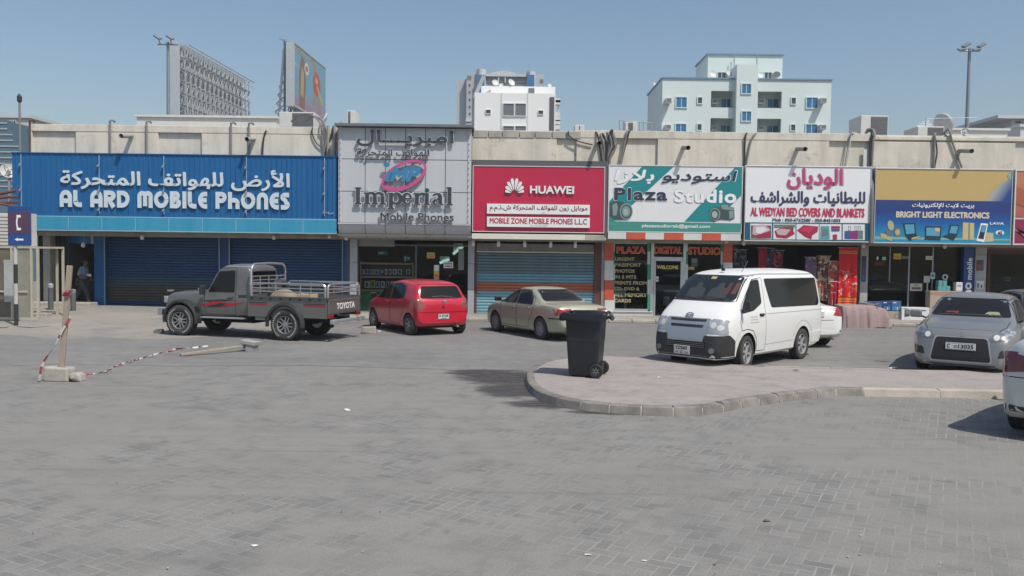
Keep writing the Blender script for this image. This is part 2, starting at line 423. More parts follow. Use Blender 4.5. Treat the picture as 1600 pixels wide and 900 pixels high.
# ------------------------------------------------------------------ traffic island
IZ = .13
outer_px = [(1600, 579), (1570, 579), (1450, 577), (1380, 576), (1280, 573.5), (1180, 571), (1090, 564), (1000, 556), (930, 554), (880, 557), (845, 564), (826, 574), (821.5, 583), (823, 595), (833, 606), (850, 615), (875, 622), (910, 628), (950, 632), (1000, 635), (1045, 636.5), (1090, 636), (1125, 631), (1160, 624), (1230, 614), (1306, 606)]
notch_px = [(1314, 606), (1420, 608), (1500, 609.5), (1570, 611)]
op = [G(u, v, IZ) for u, v in outer_px]; npx = [G(u, v, IZ) for u, v in notch_px]
far_r = op[0]; ex = [Vector((40, far_r.y+.3, IZ))]
loop = ex+op+npx+[Vector((40, npx[-1].y, IZ))]
loop2 = [(p.x, p.y) for p in loop]
def smooth_closed(pts, it=1):
    for _ in range(it):
        o = []
        for i in range(len(pts)):
            p, q = pts[i], pts[(i+1) % len(pts)]
            o += [(p[0]*.75+q[0]*.25, p[1]*.75+q[1]*.25), (p[0]*.25+q[0]*.75, p[1]*.25+q[1]*.75)]
        pts = o
    return pts
edge = smooth_closed(loop2, 2)
def inset(pts, d):
    out = []; n = len(pts); A = sum(pts[i][0]*pts[(i+1) % n][1]-pts[(i+1) % n][0]*pts[i][1] for i in range(n)); sg = 1 if A > 0 else -1
    for i in range(n):
        a, b = Vector(pts[i-1]), Vector(pts[(i+1) % n]); t = (b-a).normalized(); out.append((pts[i][0]-t.y*d*sg, pts[i][1]+t.x*d*sg))
    return out
inn = inset(edge, .15)
mb = MB(); mb.bm.faces.new([mb.v(x, y, IZ-.006) for x, y in inset(edge, .13)]); bmesh.ops.triangulate(mb.bm, faces=mb.bm.faces)
tag(mb.build('island_pavement', M_isl), kind='structure')
# kerb ring cut into stones with pale mortar between them
def walk_len(pts):
    L = [0]
    for p, q in zip(pts, pts[1:]): L.append(L[-1]+(Vector(q)-Vector(p)).length)
    return L
ec = edge+[edge[0]]; ic = inn+[inn[0]]; L = walk_len(ec)
def at_len(pts, s):
    for k in range(len(L)-1):
        if L[k+1] >= s:
            t = (s-L[k])/max(1e-9, L[k+1]-L[k]); return (pts[k][0]+(pts[k+1][0]-pts[k][0])*t, pts[k][1]+(pts[k+1][1]-pts[k][1])*t)
    return pts[-1]
mb = MB(); mo = MB(); s = 0; stone = .46
def kerb_seg(B, s0, s1, h, bat, rd, shrink=0):
    n = max(2, int((s1-s0)/.12)); prev = None
    for k in range(n+1):
        t = s0+(s1-s0)*k/n; a = Vector((*at_len(ec, t), 0)); i = Vector((*at_len(ic, t), 0)); d = (i-a).normalized()
        prof = [(a-d*(bat-shrink), -.01), (a+d*(.004+shrink), h-rd), (a+d*(.012+shrink), h-rd*.45), (a+d*(rd*.9+shrink), h-.004), (a+d*(rd*1.8), h), (i, h), (i, -.01)]
        ring = [B.bm.verts.new((p.x, p.y, z)) for p, z in prof]
        if prev:
            for q in range(len(ring)-1): B._f([prev[q], ring[q], ring[q+1], prev[q+1]])
        else: B._f(ring)
        prev = ring
    B._f(prev[::-1])
while s < L[-1]-.1:
    e = min(s+(1.25 if at_len(ec, s)[0] > 5.6 else stone), L[-1]); dz = random.uniform(-.006, .006)
    mb.cur = 1 if at_len(ec, s)[0] > 5.6 else 0
    kerb_seg(mb, s+.011, e-.011, IZ+dz, .022+random.uniform(0, .012), .04); s = e
kerb_seg(mo, .01, L[-1]-.01, IZ-.012, .0165, .04, .003)
tag(mb.build('island_kerb', [M_kerb, M_kerbw], smooth=True), kind='structure')
M_mortar = ground_mat2('pale_mortar', (.45, .42, .38), (.36, .34, .31), (.52, .48, .44), .7, 1.0)
tag(mo.build('kerb_mortar', M_mortar, smooth=True), kind='structure')

# damp patch by the kerb: a thin sheet that fades out at its edge
def wet_sheet():
    m = bpy.data.materials.new('wet_ground'); m.use_nodes = True; g = NG.__new__(NG); g.m = m; g.n = m.node_tree; g.b = g.n.nodes['Principled BSDF']; g.pos = g.n.nodes.new('ShaderNodeNewGeometry').outputs['Position']
    x, y, _ = g.xyz(g.pos); best = None
    for u, v, du, dv in ((790, 590, 78, 13), (803, 609, 62, 13), (757, 583, 60, 6), (860, 631, 70, 8), (960, 645, 80, 4)):
        c = G(u, v); rx = G(u+du, v).x-c.x; ry = (G(u, v-dv).y-G(u, v+dv).y)/2
        d = g.math('ADD', g.math('POWER', g.math('DIVIDE', g.math('SUBTRACT', x, c.x), rx), 2.0), g.math('POWER', g.math('DIVIDE', g.math('SUBTRACT', y, c.y), ry), 2.0)); k = g.math('SUBTRACT', 1.0, d)
        best = k if best is None else g.math('MAXIMUM', best, k)
    n1 = g.noise(2.6, 8, .75, vec=g.mapping(0, (.5, 1.5, 1))); n2 = g.noise(9, 6, .7, vec=g.mapping(0, (.35, 1.6, 1)))
    f = g.math('ADD', best, g.math('MULTIPLY', g.math('SUBTRACT', n1, .5), 2.6)); a = g.math('MULTIPLY', g.ramp(f, -.1, .8), g.ramp(best, -.9, -.2))
    a = g.math('MULTIPLY', a, g.ramp(n2, .33, .52, .45, .95))
    g.sock(g.b.inputs['Base Color'], g.mix(g.ramp(n2, .4, .6), (.035, .034, .034), (.085, .082, .08))); g.sock(g.b.inputs['Roughness'], g.ramp(n1, .4, .6, .3, .7)); g.sock(g.b.inputs['Alpha'], a)
    return m
M_wet = wet_sheet()
c0, c1, c2, c3 = G(640, 655), G(1080, 655), G(1000, 566), G(640, 566); mb = MB(); mb.quad(*[(p.x, p.y, .0075) for p in (c0, c1, c2, c3)])
tag(mb.build('puddle', M_wet), kind='structure')
# ================================================================== shop building
YS, YW, YF = 28.6, 29.0, 29.5; YA = YF+.62     # sign faces, parapet wall, shop fronts
def wall_mat(name, base, lo, hi):
    g = NG(name); f = g.noise(45, 6, .7); b_ = g.noise(.9, 7, .68, dist=.5); st = g.noise(2.6, 6, .65, vec=g.mapping(0, (1, 1, .1)))
    hs = g.n.nodes.new('ShaderNodeHueSaturation'); g.sock(hs.inputs['Color'], g.mix(g.ramp(b_, .35, .66), lo, hi)); g.n.links.new(g.math('MULTIPLY', g.ramp(f, .3, .7, .85, 1.14), g.ramp(st, .3, .7, .84, 1.1)), hs.inputs['Value'])
    c = g.mix(g.ramp(g.noise(2.3, 6, .7), .57, .74, 0, .6), hs.outputs[0], tuple(x*.42 for x in base))
    c = g.mix(g.ramp(st, .60, .76, 0, .4), c, tuple(x*.5 for x in base))
    g.out(c, .9); g.bump(g.math('ADD', f, b_), .3, .02); return g.m
M_wall = wall_mat('weathered_render', (.64, .585, .49), (.70, .65, .555), (.60, .555, .475))
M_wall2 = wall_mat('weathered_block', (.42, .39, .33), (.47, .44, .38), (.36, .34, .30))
M_dark = mat('dark_void', (.02, .02, .022), .9)
M_ledge = mat('grey_metal_ledge', (.20, .22, .24), .5, .3, dirt=.4)
M_blue = mat('blue_sheet', (.004, .105, .29), .5, dirt=.4, dscale=4, streak=True, dcol=(.02, .15, .34))
M_lblue = mat('light_blue_panel', (.03, .27, .44), .45, dirt=.35, dscale=4, streak=True, dcol=(.10, .36, .5))
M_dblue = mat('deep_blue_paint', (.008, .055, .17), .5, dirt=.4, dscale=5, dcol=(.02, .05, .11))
M_mblue = mat('mid_blue_paint', (.012, .12, .31), .5, dirt=.3)
M_white = mat('white_paint', (.74, .74, .73), .5, dirt=.25, dcol=(.5, .48, .45))
M_cream = mat('cream_paint', (.72, .69, .60), .55, dirt=.3, dcol=(.45, .40, .33))
M_letter = mat('letter_pale', (.60, .68, .73), .5, dirt=.3, dscale=6, dcol=(.42, .52, .6))
M_alu = mat('aluminium', (.55, .56, .57), .38, .7, dirt=.2)
M_acp = mat('silver_cladding', (.52, .545, .56), .5, 0, dirt=.25, dscale=2, streak=True, dcol=(.36, .37, .38))
M_seam = mat('panel_seam', (.10, .10, .11), .8)
M_steel = mat('galvanised_steel', (.42, .44, .46), .5, .6, dirt=.35)
M_black = mat('black_plastic', (.015, .016, .018), .45)
M_rubber = mat('rubber', (.022, .022, .023), .8)
M_pipe = mat('pvc_pipe', (.40, .38, .35), .6, dirt=.5)
M_cable = mat('cable_black', (.03, .03, .032), .6)
M_cableg = mat('cable_grey', (.22, .21, .20), .6)
M_concrete = ground_mat2('old_concrete', (.36, .33, .28), (.33, .31, .27), (.44, .41, .36), .6, 2)
M_rust = mat('rust_brown', (.13, .055, .045), .7, dirt=.5, dcol=(.05, .025, .02))
M_glass = glass_mat('shop_glass', (.80, .83, .83), .0)

BL = thing('shop_building', 'long single storey row of shops with a weathered concrete parapet above the signs', 'building', (0, YF, 0))
def pz(v, u=800, Y=YW): return P(u, v, Y).z
def px(u, v=300, Y=YW): return P(u, v, Y).x
ZT = pz(203)                              # parapet top
XL, XR = px(45, 210), 34.0
def bm_box(name, m, a, b, parent=BL, bevel=0, label=None):
    q = MB(); q.box(a, b); return q.build(name, m, parent, W=True, bevel=bevel, label=label)
# parapet with sunk panels: one mesh
Zb = pz(262)-.25
mb = MB()
panels = [(50, 118), (247, 315), (870, 901), (962, 1028), (1296, 1362), (1587, 1640)]
zp = ZT-.24
mb.box((XL, YW+.09, Zb), (XR, YW+.3, ZT-.002))
edges = [XL]
for a, b in panels: edges += [px(a, 215), px(b, 215)]
edges.append(XR)
for i in range(0, len(edges), 2): mb.box((edges[i], YW, Zb), (edges[i+1], YW+.089, zp-.003))
mb.box((XL, YW-.012, zp), (px(738, 215), YW+.089, ZT)); mb.box((px(904, 215), YW-.012, zp), (px(1365, 215), YW+.089, ZT+.02)); mb.box((px(1366, 215), YW-.012, zp+.06), (XR, YW+.089, ZT-.06))
mb.build('parapet_wall', M_wall, BL, W=True, bevel=.012)
mb = MB(); x = px(739, 212)
while x < px(900, 212):
    wd = random.uniform(.48, .60); mb.box((x+.012, YW-.02, zp-.04+random.uniform(-.01, .01)), (x+wd-.012, YW+.088, ZT-.02+random.uniform(-.03, .015))); x += wd
mb.build('coping_block', M_wall2, BL, W=True, bevel=.02)
# roof, back, interior shell
bm_box('roof_slab', M_concrete, (XL, YW+.31, 5.3), (XR, 44, 5.55))
mb = MB(); mb.box((XL, 43.7, 0), (XR, 44, 5.29)); mb.box((XL, YF+.3, 0), (XL+.25, 43.69, 5.29)); mb.box((XR-.25, YF+.3, 0), (XR, 43.69, 5.29)); mb.build('outer_wall', M_wall2, BL, W=True)
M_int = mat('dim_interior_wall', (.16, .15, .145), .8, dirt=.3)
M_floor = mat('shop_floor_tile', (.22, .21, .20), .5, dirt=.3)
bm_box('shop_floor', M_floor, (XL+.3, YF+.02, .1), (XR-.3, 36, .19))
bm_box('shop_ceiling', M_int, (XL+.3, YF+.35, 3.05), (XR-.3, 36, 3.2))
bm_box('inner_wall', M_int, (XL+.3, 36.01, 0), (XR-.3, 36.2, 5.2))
# lintel between signs and shop fronts
SOF = pz(378, 800, YF)
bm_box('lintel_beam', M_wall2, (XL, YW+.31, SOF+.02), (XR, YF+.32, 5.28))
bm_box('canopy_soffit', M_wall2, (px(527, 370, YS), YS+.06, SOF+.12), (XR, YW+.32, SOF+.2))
for u in (543, 741, 948, 1150, 1352, 1532):
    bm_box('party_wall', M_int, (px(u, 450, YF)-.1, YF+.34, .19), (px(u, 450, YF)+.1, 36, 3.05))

# drain spouts on the parapet
def spout(u, v, tl=.8, down=.12):
    b = P(u, v, YW); q = MB()
    q.tube([(b.x, YW+.05, b.z), (b.x, YW-tl, b.z-down)], .075, 14, cap=False)
    q.tube([(b.x, YW-tl, b.z-down), (b.x, YW-tl+.3, b.z-down*.6)], .058, 14, cap=False)
    q.build('drain_spout', M_pipe, BL, W=True, smooth=True)
    q = MB(); q.tube([(b.x, YW-tl+.25, b.z-down*.7), (b.x, YW-tl+.28, b.z-down*.7)], .07, 12); q.build('spout_inside', M_dark, BL, W=True)
for u, v in ((206, 212), (397, 217), (933, 223), (1068, 230), (1246, 232), (1499, 235)): spout(u, v)

# ------------------------------------------------------------------ sign A: blue corrugated fascia
SA = thing('shop_sign', 'wide blue corrugated fascia with pale Arabic and English mobile phone shop lettering', 'sign', (px(272, 300, YS), YS, 0))
x0, x1, z0, z1 = rect(18.5, 526.5, 241.5, 339.5, YS)
mb = MB(); pitch = .175; x = x0; prof = []
while x < x1-pitch:
    prof += [(x, 0), (x+pitch*.70, 0), (x+pitch*.80, -.022), (x+pitch*.92, -.022)]; x += pitch
prof += [(x1, 0)]
for a, b in zip(prof, prof[1:]): mb.quad((a[0], YS+.03+a[1], z0), (b[0], YS+.03+b[1], z0), (b[0], YS+.03+b[1], z1), (a[0], YS+.03+a[1], z1))
mb.build('corrugated_face', M_blue, SA, W=True, fixn=False)
mb = MB(); mb.box((x0, YS+.04, z0), (x1, YW+.02, z1-.01)); mb.box((x0-.02, YS-.01, z1-.012), (x1+.02, YW-.02, z1+.02)); mb.build('sign_box', M_mblue, SA, W=True)
zs0 = rect(18.5, 526.5, 339.5, 361, YS)[2]
mb = MB(); x = px(55, 345, YS); n = 9; dw = (x1-x)/n
for k in range(n): mb.box((x+dw*k+.012, YS-.03, zs0), (x+dw*(k+1)-.012, YS+.03, z0-.03))
mb.build('light_blue_strip', M_lblue, SA, W=True, bevel=.006)
mb = MB(); mb.box((x, YS-.02, zs0+.01), (x1, YS+.02, z0)); mb.box((x-.02, YS-.045, zs0-.035), (x1, YS+.03, zs0-.002)); mb.box((x, YS-.03, z0-.028), (x1, YS+.028, z0-.002)); mb.build('strip_frame', mat('pale_blue_trim', (.30, .5, .58), .5, dirt=.3), SA, W=True)
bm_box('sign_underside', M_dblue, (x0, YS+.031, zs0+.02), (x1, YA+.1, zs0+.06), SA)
for u in (33, 155, 256, 385, 507):
    mb = MB(); xx = px(u, 280, YS); mb.box((xx-.008, YS-.003, z0+.1), (xx+.008, YS+.005, z1-.05)); mb.build('wire_strip', mat('pale_wire', (.45, .55, .62), .5), SA, W=True)
    for t in (.12, .42, .82):
        zz = z0+(z1-z0)*t; q = MB(); q.tube([(xx, YS-.02, zz), (xx, YS-.09, zz-.03)], .03, 8); q.box((xx-.035, YS-.1, zz-.07), (xx+.035, YS-.05, zz-.02)); q.build('sign_lamp', M_steel, SA, W=True)
# rounded heavy capitals drawn stroke by stroke
def arc(cx, cz, rx, rz, a0, a1, n=10): return [(cx+rx*math.cos(R(a0+(a1-a0)*k/n)), cz+rz*math.sin(R(a0+(a1-a0)*k/n))) for k in range(n+1)]
W_ = .27
def stroke_poly(path, w=W_):
    L_, R_ = [], []
    for i, p in enumerate(path):
        a = Vector(path[max(i-1, 0)]); b = Vector(path[min(i+1, len(path)-1)]); t = (b-a).normalized(); nn = Vector((-t.y, t.x))*w/2
        L_.append(Vector(p)+nn); R_.append(Vector(p)-nn)
    return L_, R_
h = W_/2
GLY = {
 'A': (.86, [[(h, 0), (h, .55)]+arc(.43, .55, .43-h, .45-h, 180, 0, 12)+[(.86-h, 0)], [(h, .36), (.86-h, .36)]]),
 'L': (.62, [[(h, 1), (h, .3)]+arc(.42, .34, .42-h, .34-h, 190, 270, 6)+[(.62, h)]]),
 'R': (.82, [[(h, 0), (h, 1)], [(h, 1-h), (.45, 1-h)]+arc(.45, .68, .37-h, .32-h, 90, -90, 10)+[(h, .50)], [(.36, .46), (.68, 0)]]),
 'D': (.88, [[(h, 0), (h, 1)], [(h, 1-h), (.36, 1-h)]+arc(.36, .5, .52-h, .5-h, 90, -90, 14)+[(h, h)]]),
 'M': (1.06, [[(h, 0), (h, .6)]+arc(.335, .68, .335-h, .32-h, 180, 0, 8)+[(.53, .1)], [(.53, .3), (.53, .6)]+arc(.725, .68, .335-h, .32-h, 180, 0, 8)+[(1.06-h, 0)]]),
 'O': (1.02, [arc(.51, .5, .51-h, .5-h, 0, 360, 28)]),
 'B': (.78, [[(h, 0), (h, 1)], [(h, 1-h), (.40, 1-h)]+arc(.40, .72, .30-h, .28-h, 90, -90, 8)+[(h, .56)], [(h, .44), (.44, .48)]+arc(.44, .29, .34-h, .29-h, 90, -90, 8)+[(h, h)]]),
 'I': (.27, [[(h, 0), (h, 1)]]),
 'E': (.66, [[(.66, 1-h), (.5, 1-h)]+arc(.5, .5, .5-h, .5-h, 90, 270, 14)+[(.66, h)], [(.2, .5), (.62, .5)]]),
 'P': (.78, [[(h, 0), (h, 1)], [(h, 1-h), (.43, 1-h)]+arc(.43, .67, .35-h, .33-h, 90, -90, 10)+[(h, .47)]]),
 'H': (.80, [[(h, 0), (h, 1)], [(.80-h, 0), (.80-h, .35)]+arc(.40, .36, .40-h, .30-h, 0, 180, 8)]),
 'N': (.80, [[(h, 0), (h, .5)]+arc(.40, .56, .40-h, .44-h, 180, 0, 12)+[(.80-h, 0)]]),
 'S': (.66, [[(.62, 1-h), (.34, 1-h)]+arc(.33, .73, .33-h, .27-h, 90, 250, 8)+[(.36, .52)]+arc(.33, .27, .33-h, .27-h, 70, -90, 8)+[(.04, h)]]),
 ' ': (.36, [])}
def stroke_text(parent, s, u0, u1, vt, vb, Y, m, gap=.11, depth=.035):
    x0, x1, z0, z1 = rect(u0, u1, vt, vb, Y); tot = sum(GLY[c][0]+gap for c in s)-gap
    sx = (x1-x0)/tot; sz = z1-z0; q = MB(); cx = 0; lay = 0
    for c in s:
        wd, st = GLY[c]
        for pth in st:
            a, b = stroke_poly(pth); lay += 1; yy = Y-depth-.0012*(lay % 4)
            T = lambda p: (x0+(cx+p[0])*sx, z0+p[1]*sz)
            for k in range(len(a)-1):
                q4 = [T(a[k]), T(a[k+1]), T(b[k+1]), T(b[k])]
                q._f([q.v(x, yy, z) for x, z in q4])
            for side in (a, b):
                for k in range(len(side)-1):
                    p_, r_ = T(side[k]), T(side[k+1]); q.quad((p_[0], yy, p_[1]), (r_[0], yy, r_[1]), (r_[0], Y, r_[1]), (p_[0], Y, p_[1]))
        cx += wd+gap
    return q.build('lettering', m, parent, W=True, fixn=False)
stroke_text(SA, 'AL ARD MOBILE PHONES', 94, 453, 299, 325.5, YS, M_letter)
lettering(SA, 'الأرض للهواتف المتحركة', 95, 453, 264, 297.5, YS, M_letter, bold=.034, depth=.035, arab=True)
lettering(SA, 'شركة', 509, 521, 331, 335, YS, M_letter, depth=.006, arab=True)

# shutters and openings below sign A
def shutter(u0, u1, vt, vb, Y, bands, label, slat=.1, amp=.022):
    # bands: list of (v_bottom, material); horizontal curved slats
    x0, x1, z0, z1 = rect(u0, u1, vt, vb, Y); uc = (u0+u1)/2; q = MB(); ms = []
    lim = []
    for v, m in bands:
        lim.append(P(uc, v, Y).z); ms.append(m)
    z = z1
    while z > z0+.01:
        zn = max(z-slat, z0); k = next((i for i, l in enumerate(lim) if (z+zn)/2 > l-.001), len(lim)-1); q.cur = k
        p = [(0, 0), (-amp*.9, .18), (-amp, .5), (-amp*.8, .8), (0, .93), (.006, 1)]
        for (a, ta), (b, tb) in zip(p, p[1:]):
            za, zb_ = z+(zn-z)*ta, z+(zn-z)*tb
            q.quad((x0, Y+a, za), (x0, Y+b, zb_), (x1, Y+b, zb_), (x1, Y+a, za))
        z = zn
    q.cur = 0; q.box((x0, Y-.03, z0-.04), (x1, Y+.03, z0+.03))
    return q.build('roller_shutter', ms, BL, W=True, label=label, fixn=False)
M_sh1 = mat('blue_shutter', (.009, .055, .15), .5, dirt=.5, dscale=3, streak=True, dcol=(.02, .055, .12), bump=.25, bscale=2.5)
M_sh2 = mat('faded_blue_shutter', (.035, .085, .13), .55, dirt=.4, dscale=3)
M_sh3 = mat('brown_shutter_band', (.075, .065, .06), .6, dirt=.4)
shutter(164, 343, 364, 480, YA, [(434.5, M_sh1), (446, M_sh2), (470, M_sh3), (490, M_sh1)], 'deep blue roller shutter with a faded brown band')
shutter(358, 535, 366, 484, YA, [(438, M_sh1), (449, M_sh2), (472, M_sh3), (490, M_sh1)], None)
def pillar(name, u0, u1, vt, vb, Y, d, m, bevel=.01):
    x0, x1, z0, z1 = rect(u0, u1, vt, vb, Y); return bm_box(name, m, (x0, Y, z0-.05), (x1, Y+d, z1), bevel=bevel)
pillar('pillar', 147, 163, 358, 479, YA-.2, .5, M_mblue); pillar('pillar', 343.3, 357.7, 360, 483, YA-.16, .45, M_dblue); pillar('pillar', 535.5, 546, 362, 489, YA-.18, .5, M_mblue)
for u in (163.5, 342.6, 358.4, 535):
    x = px(u, 420, YA-.22); bm_box('guide_rail', mat('pale_rail', (.25, .35, .42), .5, .3), (x-.018, YA-.235, pz(482, u, YA-.2)), (x+.018, YA-.206, pz(366, u, YA-.2)))
# folding grille and the passage at the left end
x0, x1, z0, z1 = rect(60, 107, 356, 478, YA)
q = MB()
for k in range(13):
    x = x0+(x1-x0)*k/13; q.quad((x, YA+(.05 if k % 2 else 0), z0), (x+(x1-x0)/13, YA+(0 if k % 2 else .05), z0), (x+(x1-x0)/13, YA+(0 if k % 2 else .05), z1), (x, YA+(.05 if k % 2 else 0), z1))
q.build('folding_gate', mat('dark_grille', (.03, .034, .045), .6, .2, dirt=.3), BL, W=True)
bm_box('door_step', M_kerbw, (x0, YF-.35, sandz(-15, 29)-.05), (px(147, 470, YF), YF+.3, sandz(-15, 29)+.1), bevel=.02)
bm_box('passage_wall', mat('passage_grey', (.17, .17, .17), .8, dirt=.4), (px(100, 400, 33), 33.2, .2), (px(165, 400, 33), 33.35, 3.04))
x0, x1, z0, z1 = rect(108, 142, 366, 380.5, YA+.3); PS = thing('passage_sign', 'bright blue strip sign inside the dark passage at the left end', 'sign', ((x0+x1)/2, YA+.3, 0))
bm_box('sign_face', mat('bright_blue', (.02, .25, .62), .5), (x0, YA+.3, z0), (x1, YA+.38, z1), PS); bm_box('end_panel', M_white, (x1+.01, YA+.28, z0), (x1+.1, YA+.38, z1), PS)
x0, x1, z0, z1 = rect(107, 147, 396, 478, 32.3); CT = thing('shop_counter', 'grey counter with a pale glass front at the back of the passage', 'counter', ((x0+x1)/2, 32.3, .19))
bm_box('counter_body', mat('grey_counter', (.28, .29, .30), .5), (x0, 32.3, .19), (x1, 32.9, 1.05), CT); bm_box('counter_top', M_white, (x0-.03, 32.26, 1.052), (x1+.03, 32.94, 1.1), CT)

# ------------------------------------------------------------------ sign B: silver cladding with raised letters
SB = thing('shop_sign', 'silver panelled fascia with raised steel letters and a blue and pink oval logo', 'sign', (px(632, 300, YS), YS, 0))
YB = YS-.12
x0, x1, z0, z1 = rect(528, 736.5, 199.5, 349.5, YB)
us = [528, 570.3, 601.8, 633.3, 664.3, 695.5, 736.5]; vs = [199.5, 249.5, 300, 349.5]
xs_ = [px(u, 300, YB) for u in us]; zs_ = [pz(v, 632, YB) for v in vs]
g_ = .011
mb = MB()
for i in range(6):
    for j in range(3): mb.box((xs_[i]+g_, YB, zs_[j+1]+g_), (xs_[i+1]-g_, YB+.05, zs_[j]-g_))
mb.build('cladding_panel', M_acp, SB, W=True, bevel=.006)
bm_box('backing', M_seam, (x0+.01, YB+.03, z0-.005), (x1-.01, YW+.2, z1), SB)
# curled under edge
mb = MB(); zc = pz(372, 632, YB)
for i in range(6):
    a = [(xs_[i]+g_), (xs_[i+1]-g_)]
    pr = [(YB+.02+.62*(1-math.cos(R(t))), z0-.03-(z0-zc-.03)*math.sin(R(t))) for t in range(0, 91, 10)]
    for (ya, za), (yb, zb_) in zip(pr, pr[1:]): mb.quad((a[0], ya, za), (a[1], ya, za), (a[1], yb, zb_), (a[0], yb, zb_))
mb.build('curved_edge', M_acp, SB, W=True, smooth=True)
mb = MB(); mb.prism([(y, z) for y, z in pr]+[(YB+.64, z0-.03)], lambda y, z: (x0, y+.012, z+.008), lambda y, z: (x1, y+.012, z+.008)); mb.build('curve_backing', M_seam, SB, W=True)
bm_box('edge_bead', M_white, (x0, YB-.02, z0-.028), (x1, YB+.03, z0-.004), SB)
bm_box('top_ledge', M_ledge, (x0-.08, YB-.22, z1+.01), (x1+.06, YW+.3, z1+.1), SB)
for xx in (x0+.09, x1-.09):
    mb = MB(); mb.box((xx-.03, YB-.02, z0), (xx+.03, YB, z1))
    for k in range(16): mb.tube([(xx, YB-.018, z0+.1+k*(z1-z0-.2)/15), (xx, YB-.05, z0+.1+k*(z1-z0-.2)/15)], .02, 6)
    mb.build('bolt_strip', M_acp, SB, W=True)
M_let3 = mat('letter_face_dark', (.045, .055, .07), .4); M_let3e = mat('letter_rim', (.70, .71, .72), .4, .2)
def raised(s, u0, u1, vt, vb, bold, off=.10, **k):
    lettering(SB, s, u0-.8, u1+.8, vt-.6, vb+.6, YB-off+.02, M_let3e, bold=bold+.018, depth=.03, name='letter_rim', **k)
    lettering(SB, s, u0, u1, vt, vb, YB-off, M_let3, bold=bold, depth=.02, name='lettering', **k)
raised('امبريـــال', 557, 709, 203, 229, .034, arab=True)
raised('للهواتف المتحركة', 557.5, 671, 232, 246.5, .010, arab=True)
raised('Mobile Phones', 594.5, 709, 332.5, 345, .012)
# serif word drawn by hand
def serif_word(u0, u1, vt, vb, Y, m, grow=0, name='lettering', depth=.03):
    x0, x1, z0, z1 = rect(u0, u1, vt, vb, Y)   # box of the cap height
    q = MB(); S = z1-z0; TW = 5.02; sx = (x1-x0)/TW; lay = [0]
    def add(poly):
        lay[0] += 1; yy = Y-depth-.001*(lay[0] % 5)
        q.slab([(x0+a*sx, z0+b*S) for a, b in poly], yy, Y)
    g2 = grow/S; gx = grow/sx
    def bar(a, b, c, d): add([(a-gx, b-g2), (c+gx, b-g2), (c+gx, d+g2), (a-gx, d+g2)])
    def bow(path, w0, w1):
        for k in range(len(path)-1):
            pass
        n = len(path); Ls, Rs = [], []
        for i, p in enumerate(path):
            a = Vector(path[max(i-1, 0)]); b = Vector(path[min(i+1, n-1)]); t = (b-a).normalized(); nn = Vector((-t.y, t.x)); w = w0[i] if isinstance(w0, list) else w0
            Ls.append(tuple(Vector(p)+nn*(w/2+g2))); Rs.append(tuple(Vector(p)-nn*(w/2+g2)))
        lay[0] += 1; yy = Y-depth-.001*(lay[0] % 5)
        for k in range(n-1):
            q4 = [Ls[k], Ls[k+1], Rs[k+1], Rs[k]]; q.slab([(x0+a*sx, z0+b*S) for a, b in q4], yy, Y)
    st, sf = .19, .07
    X = .70
    def stem(x, a, b): bar(x, a, x+st, b)
    def foot(x): bar(x-.07, 0, x+st+.07, sf)
    def head(x, z): bar(x-.08, z-sf, x+st*.5, z)
    def wv(n, a, b): return [a+(b-a)*abs(math.sin(math.pi*k/(n))) for k in range(n+1)]
    # I
    stem(.12, 0, 1); foot(.12); bar(.05, 1-sf, .38, 1)
    def arch(x, wd): bow(arc(x+st+wd/2, X-.22, wd/2+st*.5, .20, 165, 15, 8), [.06, .08, .11, .12, .12, .13, .15, .17, .18], 0)
    # m
    x = .58; stem(x, 0, X); foot(x); head(x, X); arch(x, .20); stem(x+.39, 0, X-.2); foot(x+.39); arch(x+.39, .20); stem(x+.78, 0, X-.2); foot(x+.78)
    # p
    x = 1.78; stem(x, -.28, X); bar(x-.07, -.28, x+st+.07, -.28+sf); head(x, X); bow(arc(x+st+.17, X/2, .22, X/2-.045, 140, -140, 14), wv(14, .08, .20), 0)
    # e
    x = 2.43; bow(arc(x+.26, X/2, .19, X/2-.04, 5, 320, 16), [.10, .10, .10, .09, .10, .12, .15, .18, .20, .20, .18, .15, .12, .11, .10, .09, .08], 0); bar(x+.1, X/2-.03, x+.47, X/2+.04)
    # r
    x = 3.08; stem(x, 0, X); foot(x); head(x, X); bow(arc(x+st+.16, X-.2, .17, .16, 165, 40, 6), [.06, .09, .12, .13, .15, .17, .17], 0)
    # i
    x = 3.58; stem(x, 0, X); foot(x); head(x, X); add(circ(x+st/2, .88, .115, 14, .115*1.0))
    # a
    x = 3.95; bow(arc(x+.22, X-.18, .17, .15, 175, 10, 8), [.13, .11, .09, .09, .10, .12, .15, .17, .18], 0); stem(x+.30, .05, X-.15); bow([(x+.30, .40)]+arc(x+.18, .17, .11, .135, 70, 300, 8), [.07, .09, .12, .14, .15, .14, .12, .09, .08, .07], 0); bar(x+.40, 0, x+.56, sf)
    # l
    x = 4.72; stem(x, 0, 1.08); foot(x); bar(x-.08, 1.08-sf, x+st*.5, 1.08)
    return q.build(name, m, SB, W=True, fixn=True)
serif_word(553, 709, 293.5, 319.5, YB-.10+.02, M_let3e, grow=.022, name='letter_rim')
serif_word(553, 709, 293.5, 319.5, YB-.10, M_let3)
